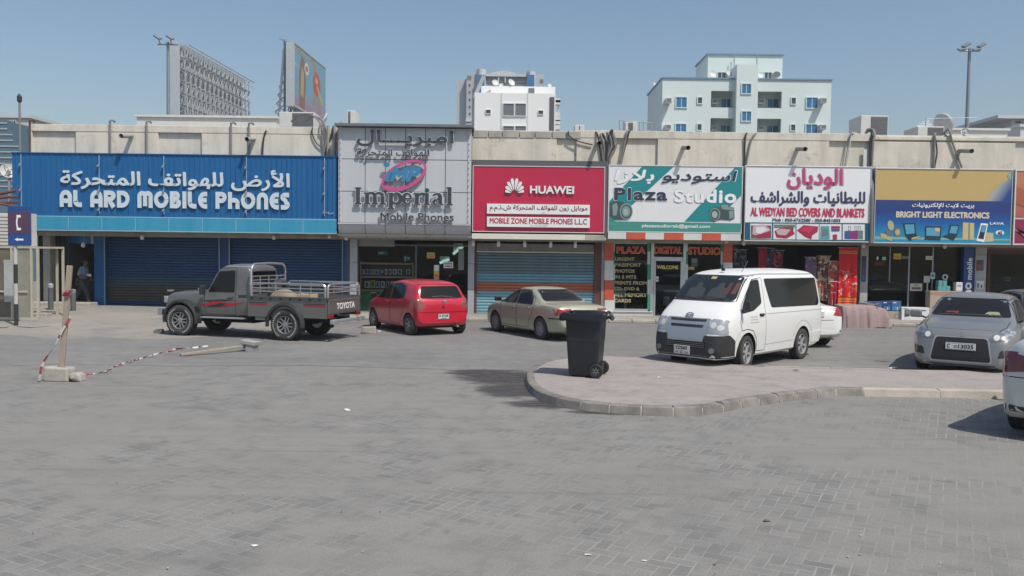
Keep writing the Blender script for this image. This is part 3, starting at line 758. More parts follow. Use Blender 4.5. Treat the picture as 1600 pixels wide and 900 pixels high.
# oval logo
M_imp = mat('logo_blue', (.04, .22, .42), .4); M_pink = mat('logo_pink', (.52, .10, .26), .4)
c = P(632, 275, YB); q = MB(); o_, i_ = [], []
uo = 1/FPX*YB; N = 40
for k in range(N):
    t = 2*math.pi*k/N; rot = R(27)
    def pt(rx, ry, ox=0, oz=0):
        x, z = rx*math.cos(t), ry*math.sin(t); return (c.x+(x*math.cos(rot)-z*math.sin(rot))+ox, c.z+(x*math.sin(rot)+z*math.cos(rot))+oz)
    o_.append(pt(37.5*uo, 20.5*uo)); i_.append(pt(31.5*uo, 15.0*uo, 2*uo, 1.6*uo))
for k in range(N):
    a, b, d, e = o_[k], o_[(k+1) % N], i_[(k+1) % N], i_[k]; q.slab([a, b, d, e], YB-.12, YB-.08)
q.build('logo_oval', M_pink, SB, W=True)
lettering(SB, 'ıMP', 601, 657, 261, 284.5, YB-.135, M_imp, bold=.075, depth=.04, shear=.28, name='logo_letters')
poly_px(SB, 'logo_dot', [(604+5.0*math.cos(t*.4), 257.5+3.6*math.sin(t*.4)) for t in range(16)], YB-.14, .04, M_imp)

# ------------------------------------------------------------------ sign C: red
SC = thing('shop_sign', 'red fascia with white petal logo and two white name panels', 'sign', (px(840, 300, YS), YS, 0))
M_red = mat('sign_red', (.50, .012, .058), .3, dirt=.3, dscale=2.5, streak=True, dcol=(.40, .04, .10), coat=.2)
M_frame = mat('pale_frame', (.62, .60, .59), .5, .2)
def sign_board(S, u0, u1, vt, vb, m, frame=M_frame, fw=.035, name='sign_face', Y=YS):
    x0, x1, z0, z1 = rect(u0, u1, vt, vb, Y)
    bm_box(name, m, (x0+fw, Y, z0+fw), (x1-fw, Y+.05, z1-fw), S)
    q = MB()
    for a, b in (((x0, z0), (x1, z0+fw)), ((x0, z1-fw), (x1, z1)), ((x0, z0+fw+.001), (x0+fw, z1-fw-.001)), ((x1-fw, z0+fw+.001), (x1, z1-fw-.001))): q.box((a[0], Y-.02, a[1]), (b[0], Y+.08, b[1]))
    q.build('sign_frame', frame, S, W=True, bevel=.005)
    bm_box('sign_box', M_steel, (x0+.01, Y+.09, z0+.01), (x1-.01, YW+.05, z1-.01), S)
    return x0, x1, z0, z1
x0, x1, z0, z1 = sign_board(SC, 738, 945, 259.5, 363.5, M_red, fw=.03)
bm_box('gap_frame', M_seam, (x0-.02, YS+.1, z1+.01), (x1+.08, YW-.02, z1+.2), SC); bm_box('side_frame', M_seam, (x1+.01, YS-.01, z0-.1), (x1+.09, YW-.02, z1), SC)
Mwl = mat('sign_white', (.80, .80, .80), .4)
for k, a in enumerate((-72, -50, -29, -9.5, 9.5, 29, 50, 72)):
    L0, L1, wd = 5.0, (15.5 if abs(a) > 60 else 18.0 if abs(a) > 40 else 21.5 if abs(a) > 20 else 24.5), (5.6 if abs(a) > 60 else 7.0)
    pts = []
    prof = [(0, 0), (.25, .42), (.5, .75), (.72, 1), (.88, .92), (.97, .6), (1, 0)]
    sh = [(t, w_) for t, w_ in prof]+[(t, -w_) for t, w_ in prof[-2:0:-1]]
    for t, w_ in sh:
        r_ = L0+(L1-L0)*t; s_ = w_*wd/2*.72; pts.append((804+r_*math.sin(R(a))+s_*math.cos(R(a)), 303.0-r_*math.cos(R(a))+s_*math.sin(R(a))))
    poly_px(SC, 'logo_petal', pts, YS-.03, .03, Mwl)
lettering(SC, 'HUAWEI', 828, 897, 290.5, 303, YS-.025, Mwl, bold=.025, depth=.03)
for vt, vb, s, ar, m_ in ((319.3, 334.8, 'موبايل زون للهواتف المتحركة ش.ذ.م.م', True, mat('sign_maroon', (.22, .03, .05), .5)), (339.4, 355.2, 'MOBILE ZONE MOBILE PHONES L.L.C', False, mat('sign_crimson', (.45, .02, .05), .5))):
    a0, a1, b0, b1 = rect(761, 921.3, vt, vb, YS)
    bm_box('name_panel', Mwl, (a0, YS-.07, b0), (a1, YS-.02, b1), SC)
    if ar: lettering(SC, s, 765, 918, vt+1.4, vb-3.4, YS-.071, m_, bold=.008, depth=.003, arab=True)
    else: lettering(SC, s, 765, 917, vt+1.8, vb-5, YS-.071, m_, bold=.012, depth=.003)
M_greytx = mat('sign_grey_text', (.4, .36, .36), .5)
lettering(SC, 'هاتف', 846, 852, 331.5, 333.5, YS-.071, M_greytx, depth=.003, arab=True)
lettering(SC, 'Tel : 07-2273030', 828, 856, 351.6, 353.8, YS-.071, M_greytx, depth=.003)
a0, a1, b0, b1 = rect(737, 914.5, 365.8, 374.3, YS); bm_box('trim_strip', M_cream, (a0, YS-.02, b0), (a1, YS+.35, b1), SC, bevel=.01)
a0, a1, b0, b1 = rect(914.8, 947, 367, 376, YS); bm_box('bare_trim', M_wall2, (a0, YS, b0), (a1, YS+.35, b1), SC, bevel=.015)
for i, u in enumerate((739.5, 779, 820, 860.5, 899)):
    v = 375+i*.6; c = P(u, v, YS+.3); L_ = thing('spotlight', ['white spotlight under the red sign beside the silver pillar', 'second spotlight from the silver pillar under the red sign', 'middle spotlight of the five under the red sign', 'fourth spotlight from the silver pillar under the red sign', 'spotlight under the red sign farthest from the silver pillar'][i], 'spotlight', (c.x, c.y, c.z), 0, 'spotlights under the red sign')
    q = MB(); q.box((-.05, -.06, -.06), (.05, .06, 0)); q.build('bracket', M_steel, L_)
    q = MB(); q.lathe([(.045, -.22), (.055, -.20), (.06, -.12), (.05, -.06), (.02, -.05)], 12, close=True); q.build('lamp_head', mat('lamp_white', (.7, .7, .68), .4), L_, smooth=True)

M_s_bl = mat('shutter_pale_blue', (.14, .34, .44), .5, .1, dirt=.6, dscale=3, streak=True, dcol=(.17, .22, .24), bump=.2, bscale=2.5)
M_s_gr = mat('shutter_grey_blue', (.13, .22, .27), .5, .1, dirt=.7, dscale=2.4, streak=True, dcol=(.13, .14, .145), bump=.2, bscale=2.5)
M_s_or = mat('shutter_salmon', (.44, .13, .065), .55, dirt=.6, dscale=3, streak=True, dcol=(.25, .11, .08))
M_s_lb = mat('shutter_light_blue', (.20, .42, .50), .5, .1, dirt=.55, dscale=3, streak=True, dcol=(.25, .33, .36))
shutter(745, 928, 391, 496, YF+.08, [(426, M_s_gr), (439.5, M_s_bl), (457.5, M_s_or), (500, M_s_lb)], 'striped roller shutter in grey blue with a salmon band', slat=.105, amp=.03)
pillar('shutter_housing', 745, 928, 381, 393, YF-.02, .3, mat('housing_grey', (.26, .24, .23), .6, dirt=.6))
bm_box('housing_edge', M_cream, (px(745, 393, YF), YF-.05, pz(395, 836, YF)), (px(928, 393, YF), YF-.021, pz(393.4, 836, YF)))
pillar('shutter_jamb', 928.3, 939, 378, 492, YF-.02, .4, M_rust); pillar('shutter_jamb', 741.6, 744.8, 380, 498, YF-.02, .4, M_rust)
pillar('conduit_post', 939.3, 944, 376, 494, YF-.06, .2, mat('conduit_grey', (.3, .27, .25), .6, dirt=.5))
bm_box('threshold', M_cream, (px(741, 497, YF), YF-.1, .0), (px(945, 497, YF), YF+.2, pz(496, 836, YF)), bevel=.01)
# ================================================================== shop fronts and signs on the right
def crop_fn(ox, oy, k): return lambda pts: [(ox+x/k, oy+y/k) for x, y in pts]
# ------------------------------------------------------------------ shop B front (under the silver sign)
M_cladp = mat('pillar_cladding', (.42, .44, .46), .45, .1, dirt=.3)
def clad_pillar(u0, u1, vt, vb, seams, Y=YF-.06, m=None):
    x0, x1, z0, z1 = rect(u0, u1, vt, vb, Y); uc = (u0+u1)/2; zs = [z1]+[P(uc, v, Y).z for v in seams]+[z0]
    q = MB()
    for a, b in zip(zs, zs[1:]): q.box((x0, Y, b+.006), (x1, Y+.35, a-.006))
    q.build('clad_pillar', m or M_cladp, BL, W=True, bevel=.008); bm_box('pillar_core', M_seam, (x0+.01, Y+.012, z0), (x1-.01, Y+.34, z1))
clad_pillar(546.5, 558, 366, 489, [410, 450]); clad_pillar(731, 741, 370, 491, [412, 452])
GY = YF+.1
def pane(u0, u1, vt, vb, Y=GY, parent=BL, name='shop_window', m=None):
    x0, x1, z0, z1 = rect(u0, u1, vt, vb, Y); return bm_box(name, m or M_glass, (x0, Y, z0), (x1, Y+.012, z1), parent)
def bars_px(name, segs, Y, d, m, parent=BL):
    q = MB()
    for i, (u0, u1, vt, vb) in enumerate(segs):
        x0, x1, z0, z1 = rect(u0, u1, vt, vb, Y); q.box((x0, Y-d/2-.001*(i % 3), z0), (x1, Y+d/2+.001*(i % 3), z1))
    return q.build(name, m, parent, W=True, bevel=.004)
wB = pane(559, 648, 385, 489); pane(652, 731, 380, 489, name='glass_door')
bars_px('window_frame', [(558, 731, 382, 384.5), (648.5, 651.5, 384.5, 490), (558, 648, 487, 491)], GY, .07, mat('dark_frame', (.10, .10, .105), .4, .4))
bm_box('signboard_box', mat('grey_box', (.25, .25, .26), .6, dirt=.3), (px(560, 380, YF), YF+.0, pz(385, 588, YF)), (px(616, 380, YF), YF+.09, pz(373, 588, YF)))
# product shelf behind the glass
DY = YF+.28
x0, x1, z0, z1 = rect(562, 646, 409, 489, DY)
SH = thing('display_shelf', 'wooden display shelf of phone boxes behind the window under the silver sign', 'shelf', ((x0+x1)/2, DY, z0))
M_wood = mat('shelf_wood', (.52, .38, .25), .55, dirt=.2)
q = MB(); q.box((x0, DY, z0), (x0+.05, DY+.4, z1)); q.box((x1-.05, DY, z0), (x1, DY+.4, z1)); q.build('side_panel', M_wood, SH, W=True, bevel=.004)
shz = []
for v in (412, 433, 454):
    zz = P(604, v, DY).z; shz.append(zz); bm_box('shelf_board', M_wood, (x0+.051, DY+.01, zz-.03), (x1-.051, DY+.4, zz+.03), SH)
bm_box('back_panel', mat('shelf_back', (.12, .09, .07), .7), (x0+.051, DY+.39, z0), (x1-.051, DY+.41, z1), SH)
bm_box('green_panel', mat('panel_green', (.03, .20, .07), .5), (x0+.06, DY-.02, z0+.05), (x1-.06, DY, shz[2]-.04), SH)
boxcols = [('white', (.62, .64, .68)), ('pale grey', (.42, .45, .5)), ('pale blue', (.35, .45, .58)), ('black and white', (.5, .5, .5)), ('lime green', (.28, .52, .05)), ('teal', (.06, .30, .33)), ('dark blue', (.03, .05, .22))]
M_shade = mat('picture_dark', (.05, .05, .07), .4)
def phone_box(u0, u1, vb, ht, Y, ci, label, top=None):
    a, b = P(u0, vb, Y).x, P(u1, vb, Y).x; zz = P((u0+u1)/2, vb, Y).z; hh = ht/FPX*Y
    o = thing('phone_box', label, 'box', ((a+b)/2, Y, zz), 0, 'phone boxes on the display shelf'); wd = (b-a)*.92
    q = MB(); q.box((-wd/2, 0, 0), (wd/2, .1, hh)); q.build('carton', mat('carton_'+boxcols[ci][0].replace(' ', '_'), boxcols[ci][1], .45), o, bevel=.003)
    q = MB(); q.box((-wd*.28, -.004, hh*.2), (wd*.22, 0, hh*.82)); q.build('phone_picture', M_shade if ci not in (6,) else M_white, o)
tops = [(564, 569, 0), (570, 575, 1), (576, 580.5, 2), (581, 585.5, 0), (586, 590, 1), (590.5, 594.5, 2), (595, 600, 6), (601, 605, 0), (607, 612, 1), (613.5, 620, 0), (621, 628.5, 3), (634.5, 641, 3)]
wordn = ['first', 'second', 'third', 'fourth', 'fifth', 'sixth', 'seventh', 'eighth', 'ninth', 'tenth', 'eleventh', 'twelfth']
for k, (a, b, ci) in enumerate(tops): phone_box(a, b, 428.9, 8.2, DY+.06, ci, f'{boxcols[ci][0]} phone box, {wordn[k]} from the blue pillar on the upper shelf' )
for k, (a, b, ci) in enumerate([(569, 578, 1), (578.5, 586.5, 4), (587, 593.5, 2), (595, 601, 0), (603, 608, 3), (610, 620, 0)]): phone_box(a, b, 450, 10.5 if ci != 4 else 12, DY+.06, ci, f'{boxcols[ci][0]} phone box, {wordn[k]} from the blue pillar on the lower shelf')
def card(name, label, cat, u0, u1, vt, vb, Y, base, marks=(), d=.012, group=None):
    # a printed board: base colour plus flat marks in fractions of the board (x0,y0 from top-left)
    x0, x1, z0, z1 = rect(u0, u1, vt, vb, Y); o = thing(name, label, cat, ((x0+x1)/2, Y, z0), 0, group)
    bm_box('board', base, (x0, Y, z0), (x1, Y+d, z1), o)
    for i, (a, b, c, e, m) in enumerate(marks): bm_box('print', m, (x0+(x1-x0)*a, Y-.003-.0012*i, z1-(z1-z0)*e), (x0+(x1-x0)*c, Y-.0005, z1-(z1-z0)*b), o)
    return o
M_yel = mat('card_yellow', (.62, .46, .03), .5); M_paper = mat('paper_white', (.66, .67, .66), .6); M_teal = mat('teal_print', (.03, .25, .28), .45); M_orange = mat('orange_print', (.62, .16, .04), .5); M_txt = mat('print_grey', (.22, .22, .22), .6); M_green = mat('green_glow_tube', (.30, .55, .42), .5)
SY = GY-.03
card('window_sticker', 'yellow sticker high on the glass door under the silver sign', 'sticker', 667, 679.5, 394.5, 403.5, SY, M_yel, [(.15, .25, .85, .42, M_txt), (.1, .58, .9, .85, M_orange)])
card('window_sticker', 'white notice with grey print on the door near the silver pillar', 'sticker', 693, 708, 409, 419, SY, M_paper, [(.12, .2, .88, .38, M_txt), (.12, .6, .88, .8, M_txt)])
card('window_sticker', 'narrow white orange and blue sticker in the middle of the glass door', 'sticker', 678, 686, 414, 441, SY, M_paper, [(.0, .34, 1, .52, M_yel), (.05, .53, .95, .76, M_orange), (.0, .78, 1, 1, M_teal)])
card('poster', 'small teal picture above the display shelf behind the window', 'poster', 590, 605, 392, 399, DY+.1, M_teal, [(.1, .3, .6, .7, M_paper)])
card('poster', 'blue and white picture card at the end of the display shelf', 'poster', 631, 641, 399.5, 408.5, DY+.1, M_teal, [(.1, .1, .35, .9, M_paper), (.5, .3, .9, .6, M_paper)])
card('notice_board', 'grey notice board beside the door near the silver pillar', 'notice', 716, 725, 389, 422, SY, mat('grey_notice', (.2, .21, .21), .6), [(.1, .1, .9, .3, M_txt)])
for k, (p0, p1) in enumerate((((708, 397), (723, 384.5)), ((687, 411), (702, 405)))):
    a, b = P(*p0, YF+.9), P(*p1, YF+.9); o = thing('tube_lamp', ['pale green tube lamp higher up inside the dark shop doorway', 'shorter pale green tube lamp lower inside the dark shop doorway'][k], 'lamp', tuple(a))
    q = MB(); q.tube([a, b], .05, 10); q.build('tube', mat('tube_glow', (.55, .85, .70), .4, emit=.8), o, W=True); q = MB(); q.box((min(a.x, b.x), YF+.96, min(a.z, b.z)+.1), (max(a.x, b.x), YF+1.0, max(a.z, b.z)+.1)); q.build('fitting', M_white, o, W=True)
x0, x1, z0, z1 = rect(652, 731, 462, 489, YF+1.4); o = thing('glass_counter', 'dark glass counter inside the doorway behind the red hatchback', 'counter', ((x0+x1)/2, YF+1.4, .19)); bm_box('counter_body', mat('counter_dark', (.06, .06, .065), .3), (x0, YF+1.4, .19), (x1, YF+1.9, z1), o); bm_box('counter_top', M_alu, (x0, YF+1.38, z1+.002), (x1, YF+1.92, z1+.03), o)

# ------------------------------------------------------------------ sign D: white and teal studio board
SD = thing('shop_sign', 'white and teal photo studio fascia with camera pictures', 'sign', (px(1055, 300, YS), YS, 0))
M_sw = mat('board_white', (.76, .76, .76), .38, dirt=.25, dscale=2.5, streak=True, dcol=(.62, .61, .59)); M_st = mat('board_teal', (.015, .235, .25), .38); M_sg = mat('board_green', (.06, .26, .225), .4); M_navy = mat('board_navy', (.035, .045, .075), .4)
sign_board(SD, 950, 1160, 258.5, 364, M_sw)
cD = crop_fn(930, 190, 4.5)
poly_px(SD, 'teal_band', cD([(337, 309), (553, 315), (135, 700), (97, 698), (100, 560)]), YS-.006, .004, M_st)
poly_px(SD, 'teal_band', cD([(985, 320), (1030, 321), (1026, 520), (840, 705), (628, 702)]), YS-.006, .004, M_st)
poly_px(SD, 'green_band', cD([(96, 700), (1022, 716), (1020, 788), (94, 772)]), YS-.009, .004, M_sg)
M_lw = mat('letter_white', (.82, .82, .82), .4); M_lg = mat('letter_outline_grey', (.36, .38, .40), .4)
def lt2(S, s, c, box, fill, rim, b, rb, d0=.009, **k):
    (u0, vt), (u1, vb) = c([box[:2], box[2:]])
    e = rb*FPX/YS
    lettering(S, s, u0-e, u1+e, vt-e, vb+e, YS-d0, rim, bold=b+rb, depth=.002, name='letter_outline', **k)
    lettering(S, s, u0, u1, vt, vb, YS-d0-.005, fill, bold=b, depth=.002, **k)
lt2(SD, 'استوديو', cD, (466, 343, 998, 440), M_navy, M_lw, .028, .022, arab=True, shear=.15)
lt2(SD, 'بلازا', cD, (135, 338, 414, 440), M_lw, M_lg, .028, .010, arab=True, shear=.15)
lt2(SD, 'Plaza', cD, (133, 466, 508, 556), M_navy, M_lw, .045, .020, d0=.012, spacing=1.12)
lt2(SD, 'Studio', cD, (556, 476, 992, 572), M_lw, M_lg, .045, .010, d0=.012, spacing=1.12)
(u0, vt), (u1, vb) = cD([(328, 722), (808, 752)]); lettering(SD, 'plazastudiorak@gmail.com', u0, u1, vt, vb, YS-.014, M_lw, bold=.006, depth=.002)
M_camd = mat('print_camera_dark', (.055, .085, .085), .4); M_caml = mat('print_camera_light', (.22, .30, .29), .4); M_camg = mat('print_camera_glass', (.35, .42, .42), .3)
def cpoly(S, name, c, pts, m, k): return poly_px(S, name, c(pts), YS-.016-.003*k, .003, m)
# lens at the left, camera at the right
cpoly(SD, 'camera_picture', cD, [(103, 572), (150, 556), (235, 578), (258, 640), (225, 690), (150, 690), (104, 668)], M_camd, 0)
cpoly(SD, 'camera_picture', cD, circ(218, 632, 46, 26, 58), M_caml, 1); cpoly(SD, 'camera_picture', cD, circ(219, 632, 38, 26, 49), M_camd, 2); cpoly(SD, 'camera_picture', cD, circ(217, 632, 29, 22, 38), M_caml, 3); cpoly(SD, 'camera_picture', cD, circ(214, 636, 17, 18, 23), M_camg, 4)
cpoly(SD, 'camera_picture', cD, [(120, 585), (150, 570), (160, 600), (150, 660), (125, 660)], M_caml, 1.4)
cpoly(SD, 'camera_picture', cD, [(800, 625), (835, 600), (880, 604), (888, 584), (932, 582), (942, 598), (976, 604), (980, 680), (950, 694), (880, 688), (835, 704), (806, 676)], M_camd, 0)
cpoly(SD, 'camera_picture', cD, [(886, 586), (930, 584), (938, 600), (972, 606), (974, 625), (890, 615)], M_caml, 1); cpoly(SD, 'camera_picture', cD, circ(842, 652, 38, 24, 46), M_caml, 2); cpoly(SD, 'camera_picture', cD, circ(841, 652, 31, 24, 39), M_camd, 3); cpoly(SD, 'camera_picture', cD, circ(840, 654, 20, 20, 25), M_camg, 4); cpoly(SD, 'camera_picture', cD, [(940, 630), (972, 626), (974, 676), (944, 684)], M_caml, 1)
M_tr = mat('tile_red', (.58, .10, .05), .35, dirt=.25, coat=.2); M_tw = mat('tile_white', (.66, .66, .64), .35, dirt=.25, coat=.2)
us_ = [949.5, 978.5, 1008, 1037.5, 1067.5, 1096.5, 1126, 1157.5]
for k in range(7):
    uc = (us_[k]+us_[k+1])/2; off = (uc-1055)*.0158
    x0 = px(us_[k], 370, YS)+.004; x1 = px(us_[k+1], 370, YS)-.004; bm_box('check_tile', M_tr if k % 2 else M_tw, (x0, YS-.02, pz(374.8+off, uc, YS)), (x1, YS+.3, pz(364.3+off, uc, YS)-.004), SD, bevel=.004)
# shop D front
def check_pillar(u0, u1, vs, first_red):
    for k, (a, b) in enumerate(zip(vs, vs[1:])):
        x0, x1, z0, z1 = rect(u0, u1, a, b, YF-.08); bm_box('check_pillar', M_tr if (k % 2 == 0) == first_red else M_tw, (x0, YF-.08, z0+.003), (x1, YF+.3, z1-.003), bevel=.005)
check_pillar(944.5, 958.7, [377, 407, 438, 469, 500], True); check_pillar(1130.5, 1144.5, [378, 410, 441, 472, 505], True)
M_gp = mat('frame_green', (.02, .28, .14), .4); M_gw = mat('frame_white', (.60, .61, .60), .4, dirt=.2)
DWY = YF+.02
wD = pane(959.5, 1012, 381, 482, DWY); dD = pane(1023.5, 1063, 412, 495, DWY, name='glass_door'); fD = pane(1020, 1067, 381, 401, DWY, name='fanlight'); eD = pane(1074, 1126, 381, 482, DWY)
for u0, u1, n0 in ((1011.5, 1016, 0), (1071, 1074.5, 1), (958.7, 960.5, 1), (1126, 1130.4, 0)):
    vs_ = [378, 393, 413, 437, 460, 484.5]
    for k, (a, b) in enumerate(zip(vs_, vs_[1:])):
        x0, x1, z0, z1 = rect(u0, u1, a, b, DWY); bm_box('window_post', M_gp if (k+n0) % 2 == 0 else M_gw, (x0, DWY-.03, z0+.002), (x1, DWY+.05, z1-.002))
bars_px('door_frame', [(1016.3, 1021, 378, 500), (1066.5, 1070.8, 378, 500), (1021, 1066.5, 401.5, 408), (1016, 1130, 378.2, 380.8), (959, 1011, 378.5, 381), (1021, 1024, 408, 500), (1062.5, 1066.4, 408, 500), (959, 1012, 482.5, 486.5), (1074, 1130, 482.5, 486.5)], DWY+.005, .07, M_alu)
q = MB(); x0, x1, z0, z1 = rect(946, 1020, 486.5, 506, YF-.1); q.box((x0, YF-.1, 0), (x1, YF+.3, z1-.02)); q.box((x0, YF-.14, z1-.02), (x1, YF+.2, z1)); q.build('tiled_base', M_tw, BL, W=True, bevel=.006)
M_lr = mat('sticker_red', (.66, .04, .03), .4); M_ly = mat('sticker_yellow', (.70, .55, .18), .4); M_gold = mat('sticker_gold', (.44, .37, .19), .45)
cw = crop_fn(930, 360, 5.625)
def wl(parent, s, box, m, rim=None, b=.012, Y=DWY-.006, **k):
    (u0, vt), (u1, vb) = cw([box[:2], box[2:]])
    if rim: lettering(parent, s, u0-.6, u1+.6, vt-.5, vb+.5, Y, rim, bold=b+.014, depth=.001, name='letter_outline', **k)
    lettering(parent, s, u0, u1, vt, vb, Y-.008, m, bold=b, depth=.001, **k)
wl(wD, 'PLAZA', (192, 145, 438, 202), M_lr, M_ly, .02); wl(fD, 'DIGITAL', (522, 145, 762, 205), M_lr, M_ly, .018); wl(eD, 'STUDIO', (820, 150, 1098, 212), M_lr, M_ly, .02)
for s, b in (('URGENT', (174, 236, 346, 267)), ('PASSPORT', (174, 288, 404, 320)), ('PHOTOS', (174, 341, 347, 373)), ('IN 5 MTS', (170, 393, 361, 425)), ('PRINTS FROM', (166, 446, 456, 478)), ('CD, DVD &', (168, 498, 389, 532)), ('ALL MEMORY', (166, 550, 454, 584)), ('CARDS', (166, 602, 315, 634))): wl(wD, s, b, M_gold, b=.011)
wl(dD, 'WELCOME', (542, 308, 730, 340), M_ly, b=.012)
card('door_sticker', 'small white arrow sticker on the studio glass door', 'sticker', 1023.5, 1029, 432, 440, DWY-.02, M_paper, [(.3, .4, .9, .6, M_txt)])
card('poster', 'grey photo card hanging in the studio window above the van', 'poster', 1080, 1090, 403, 417, DWY+.12, mat('photo_grey', (.28, .32, .31), .5), [(.15, .1, .85, .55, M_paper)])
card('window_sticker', 'yellow strip sticker on the studio window just above the van', 'sticker', 1074, 1085, 417, 421, DWY-.02, M_yel, [(.1, .3, .9, .6, M_txt)])
# white plastic chair inside the studio window
c = P(969, 482, DWY+.5); o = thing('plastic_chair', 'white plastic chair behind the lettered studio window', 'chair', (c.x, c.y, .19)); Mpc = mat('chair_white', (.55, .56, .56), .5)
q = MB(); q.box((-.24, 0, .42), (.24, .45, .46)); q.build('seat', Mpc, o, bevel=.015)
q = MB(); q.grid(lambda a, b: (-.24+.48*a, .44+.06*math.sin(math.pi*a), .46+.42*b), 6, 4); q.solid(.02); q.build('backrest', Mpc, o, smooth=True)
for sx in (-.2, .2):
    for sy in (.03, .4): q = MB(); q.tube([(sx, sy, .42), (sx*1.1, sy, 0)], .025, 8); q.build('leg', Mpc, o)
x0, x1, z0, z1 = rect(1090, 1126, 440, 482, YF+1.6); o = thing('studio_desk', 'dark desk inside the photo studio behind the van', 'desk', ((x0+x1)/2, YF+1.6, .19)); bm_box('desk_body', mat('desk_dark', (.06, .05, .045), .4), (x0-1.2, YF+1.6, .19), (x1, YF+2.1, .95), o); bm_box('desk_top', M_alu, (x0-1.25, YF+1.57, .952), (x1+.03, YF+2.13, .99), o)

# ------------------------------------------------------------------ sign E: white blanket shop board
SE = thing('shop_sign', 'white fascia with pink and navy lettering above pictures of blankets', 'sign', (px(1262, 300, YS), YS, 0))
cE = crop_fn(1140, 190, 4.5); M_ptx = mat('letter_pink', (.52, .06, .17), .4); M_ntx = mat('letter_navy', (.045, .05, .11), .4); M_rtx = mat('letter_red', (.55, .03, .09), .4); M_dteal = mat('strip_dark_teal', (.008, .095, .14), .4)
sign_board(SE, 1163, 1361, 259.6, 378, mat('board_white_clean', (.80, .80, .81), .35, dirt=.2, dscale=2.5, streak=True, dcol=(.68, .67, .66)), M_alu)
poly_px(SE, 'picture_strip', cE([(106, 708), (982, 714), (980, 846), (104, 838)]), YS-.006, .004, M_dteal)
def lt1(S, s, c, box, m, b=.012, d=.012, **k):
    (u0, vt), (u1, vb) = c([box[:2], box[2:]]); lettering(S, s, u0, u1, vt, vb, YS-d, m, bold=b, depth=.003, **k)
M_shd = mat('letter_shadow_grey', (.42, .40, .44), .5)
lt1(SE, 'الوديان', cE, (411, 334, 804, 482), M_shd, .032, .008, arab=True)
lt1(SE, 'الوديان', cE, (405, 327, 796, 476), M_ptx, .032, .02, arab=True)
lt1(SE, 'للبطانيات والشراشف', cE, (148, 488, 955, 597), M_ntx, .03, arab=True)
lt1(SE, 'AL WEDYAN BED COVERS AND BLANKETS', cE, (148, 606, 949, 669), M_rtx, .018)
lt1(SE, 'Mob : 050-6762580 - 050-8451003', cE, (302, 681, 779, 704), M_ntx, .008)
M_pw = mat('picture_white', (.70, .70, .72), .4); M_pr = mat('picture_crimson', (.36, .02, .06), .5); M_pp = mat('picture_pink', (.55, .38, .42), .5); M_pbr = mat('picture_brown', (.16, .09, .09), .5); M_ppl = mat('picture_purple', (.25, .03, .16), .5); M_pb = mat('picture_blue', (.04, .10, .28), .5); M_pgn = mat('picture_grey_green', (.14, .20, .18), .5); M_ptl = mat('picture_teal', (.10, .32, .35), .5)
for a, b in ((145, 297), (307, 463), (470, 627), (632, 787), (795, 950)):
    k = (a-145)*.0072; poly_px(SE, 'picture_panel', cE([(a, 717+k), (b, 718+k), (b, 828+k), (a, 827+k)]), YS-.011, .004, M_pw)
def e1(pts, m, k=0): cpoly(SE, 'blanket_picture', cE, pts, m, k)
e1([(150, 730), (293, 730), (293, 822), (215, 824), (150, 822)], M_pbr); e1([(165, 735), (240, 722), (290, 760), (215, 812), (160, 790)], M_pp, 1); e1([(185, 745), (240, 738), (268, 762), (215, 790), (185, 780)], M_pw, 2); e1([(180, 800), (285, 768), (288, 800), (210, 822)], M_pr, 1.5)
e1([(312, 724), (460, 724), (460, 745), (312, 748)], M_pgn); e1([(316, 770), (360, 745), (440, 752), (458, 790), (400, 822), (330, 815)], M_pr, 1); e1([(325, 768), (365, 752), (430, 760), (395, 800), (340, 795)], M_pp, 2); e1([(380, 738), (445, 735), (452, 760), (400, 752)], M_pbr, 2.5)
e1([(474, 765), (520, 728), (622, 738), (618, 775), (580, 800), (575, 828), (530, 810)], M_pr, 1); e1([(490, 765), (530, 735), (600, 742), (560, 785)], mat('picture_red', (.46, .04, .09), .5), 2)
e1([(640, 735), (700, 735), (704, 826), (638, 826)], M_ptl, 1); e1([(652, 760), (690, 755), (692, 800), (650, 805)], M_pgn, 2); e1([(715, 735), (775, 735), (775, 752), (715, 752)], M_pr, 1); e1([(715, 755), (775, 755), (772, 772), (716, 772)], M_pb, 1); e1([(725, 795), (755, 792), (755, 828), (726, 830)], M_pr, 1)
for a, b, m in ((808, 850, M_pb), (846, 902, M_ppl), (895, 938, M_pgn)): e1([(a, 770), (b, 765), (b, 826), (a, 824)], m, 1 if m is not M_ppl else 2)
for u in (835, 880, 905): e1([(u, 738), (u+4, 738), (u+4, 772), (u, 772)], M_shd, 1); e1([(u+14, 738), (u+18, 738), (u+18, 772), (u+14, 772)], M_shd, 1); e1([(u, 734), (u+18, 734), (u+18, 738.5), (u, 738.5)], M_shd, 1.2)
clad_pillar(1344, 1356, 380, 497, [], YF-.1, mat('pillar_beige', (.46, .44, .41), .6, dirt=.4))

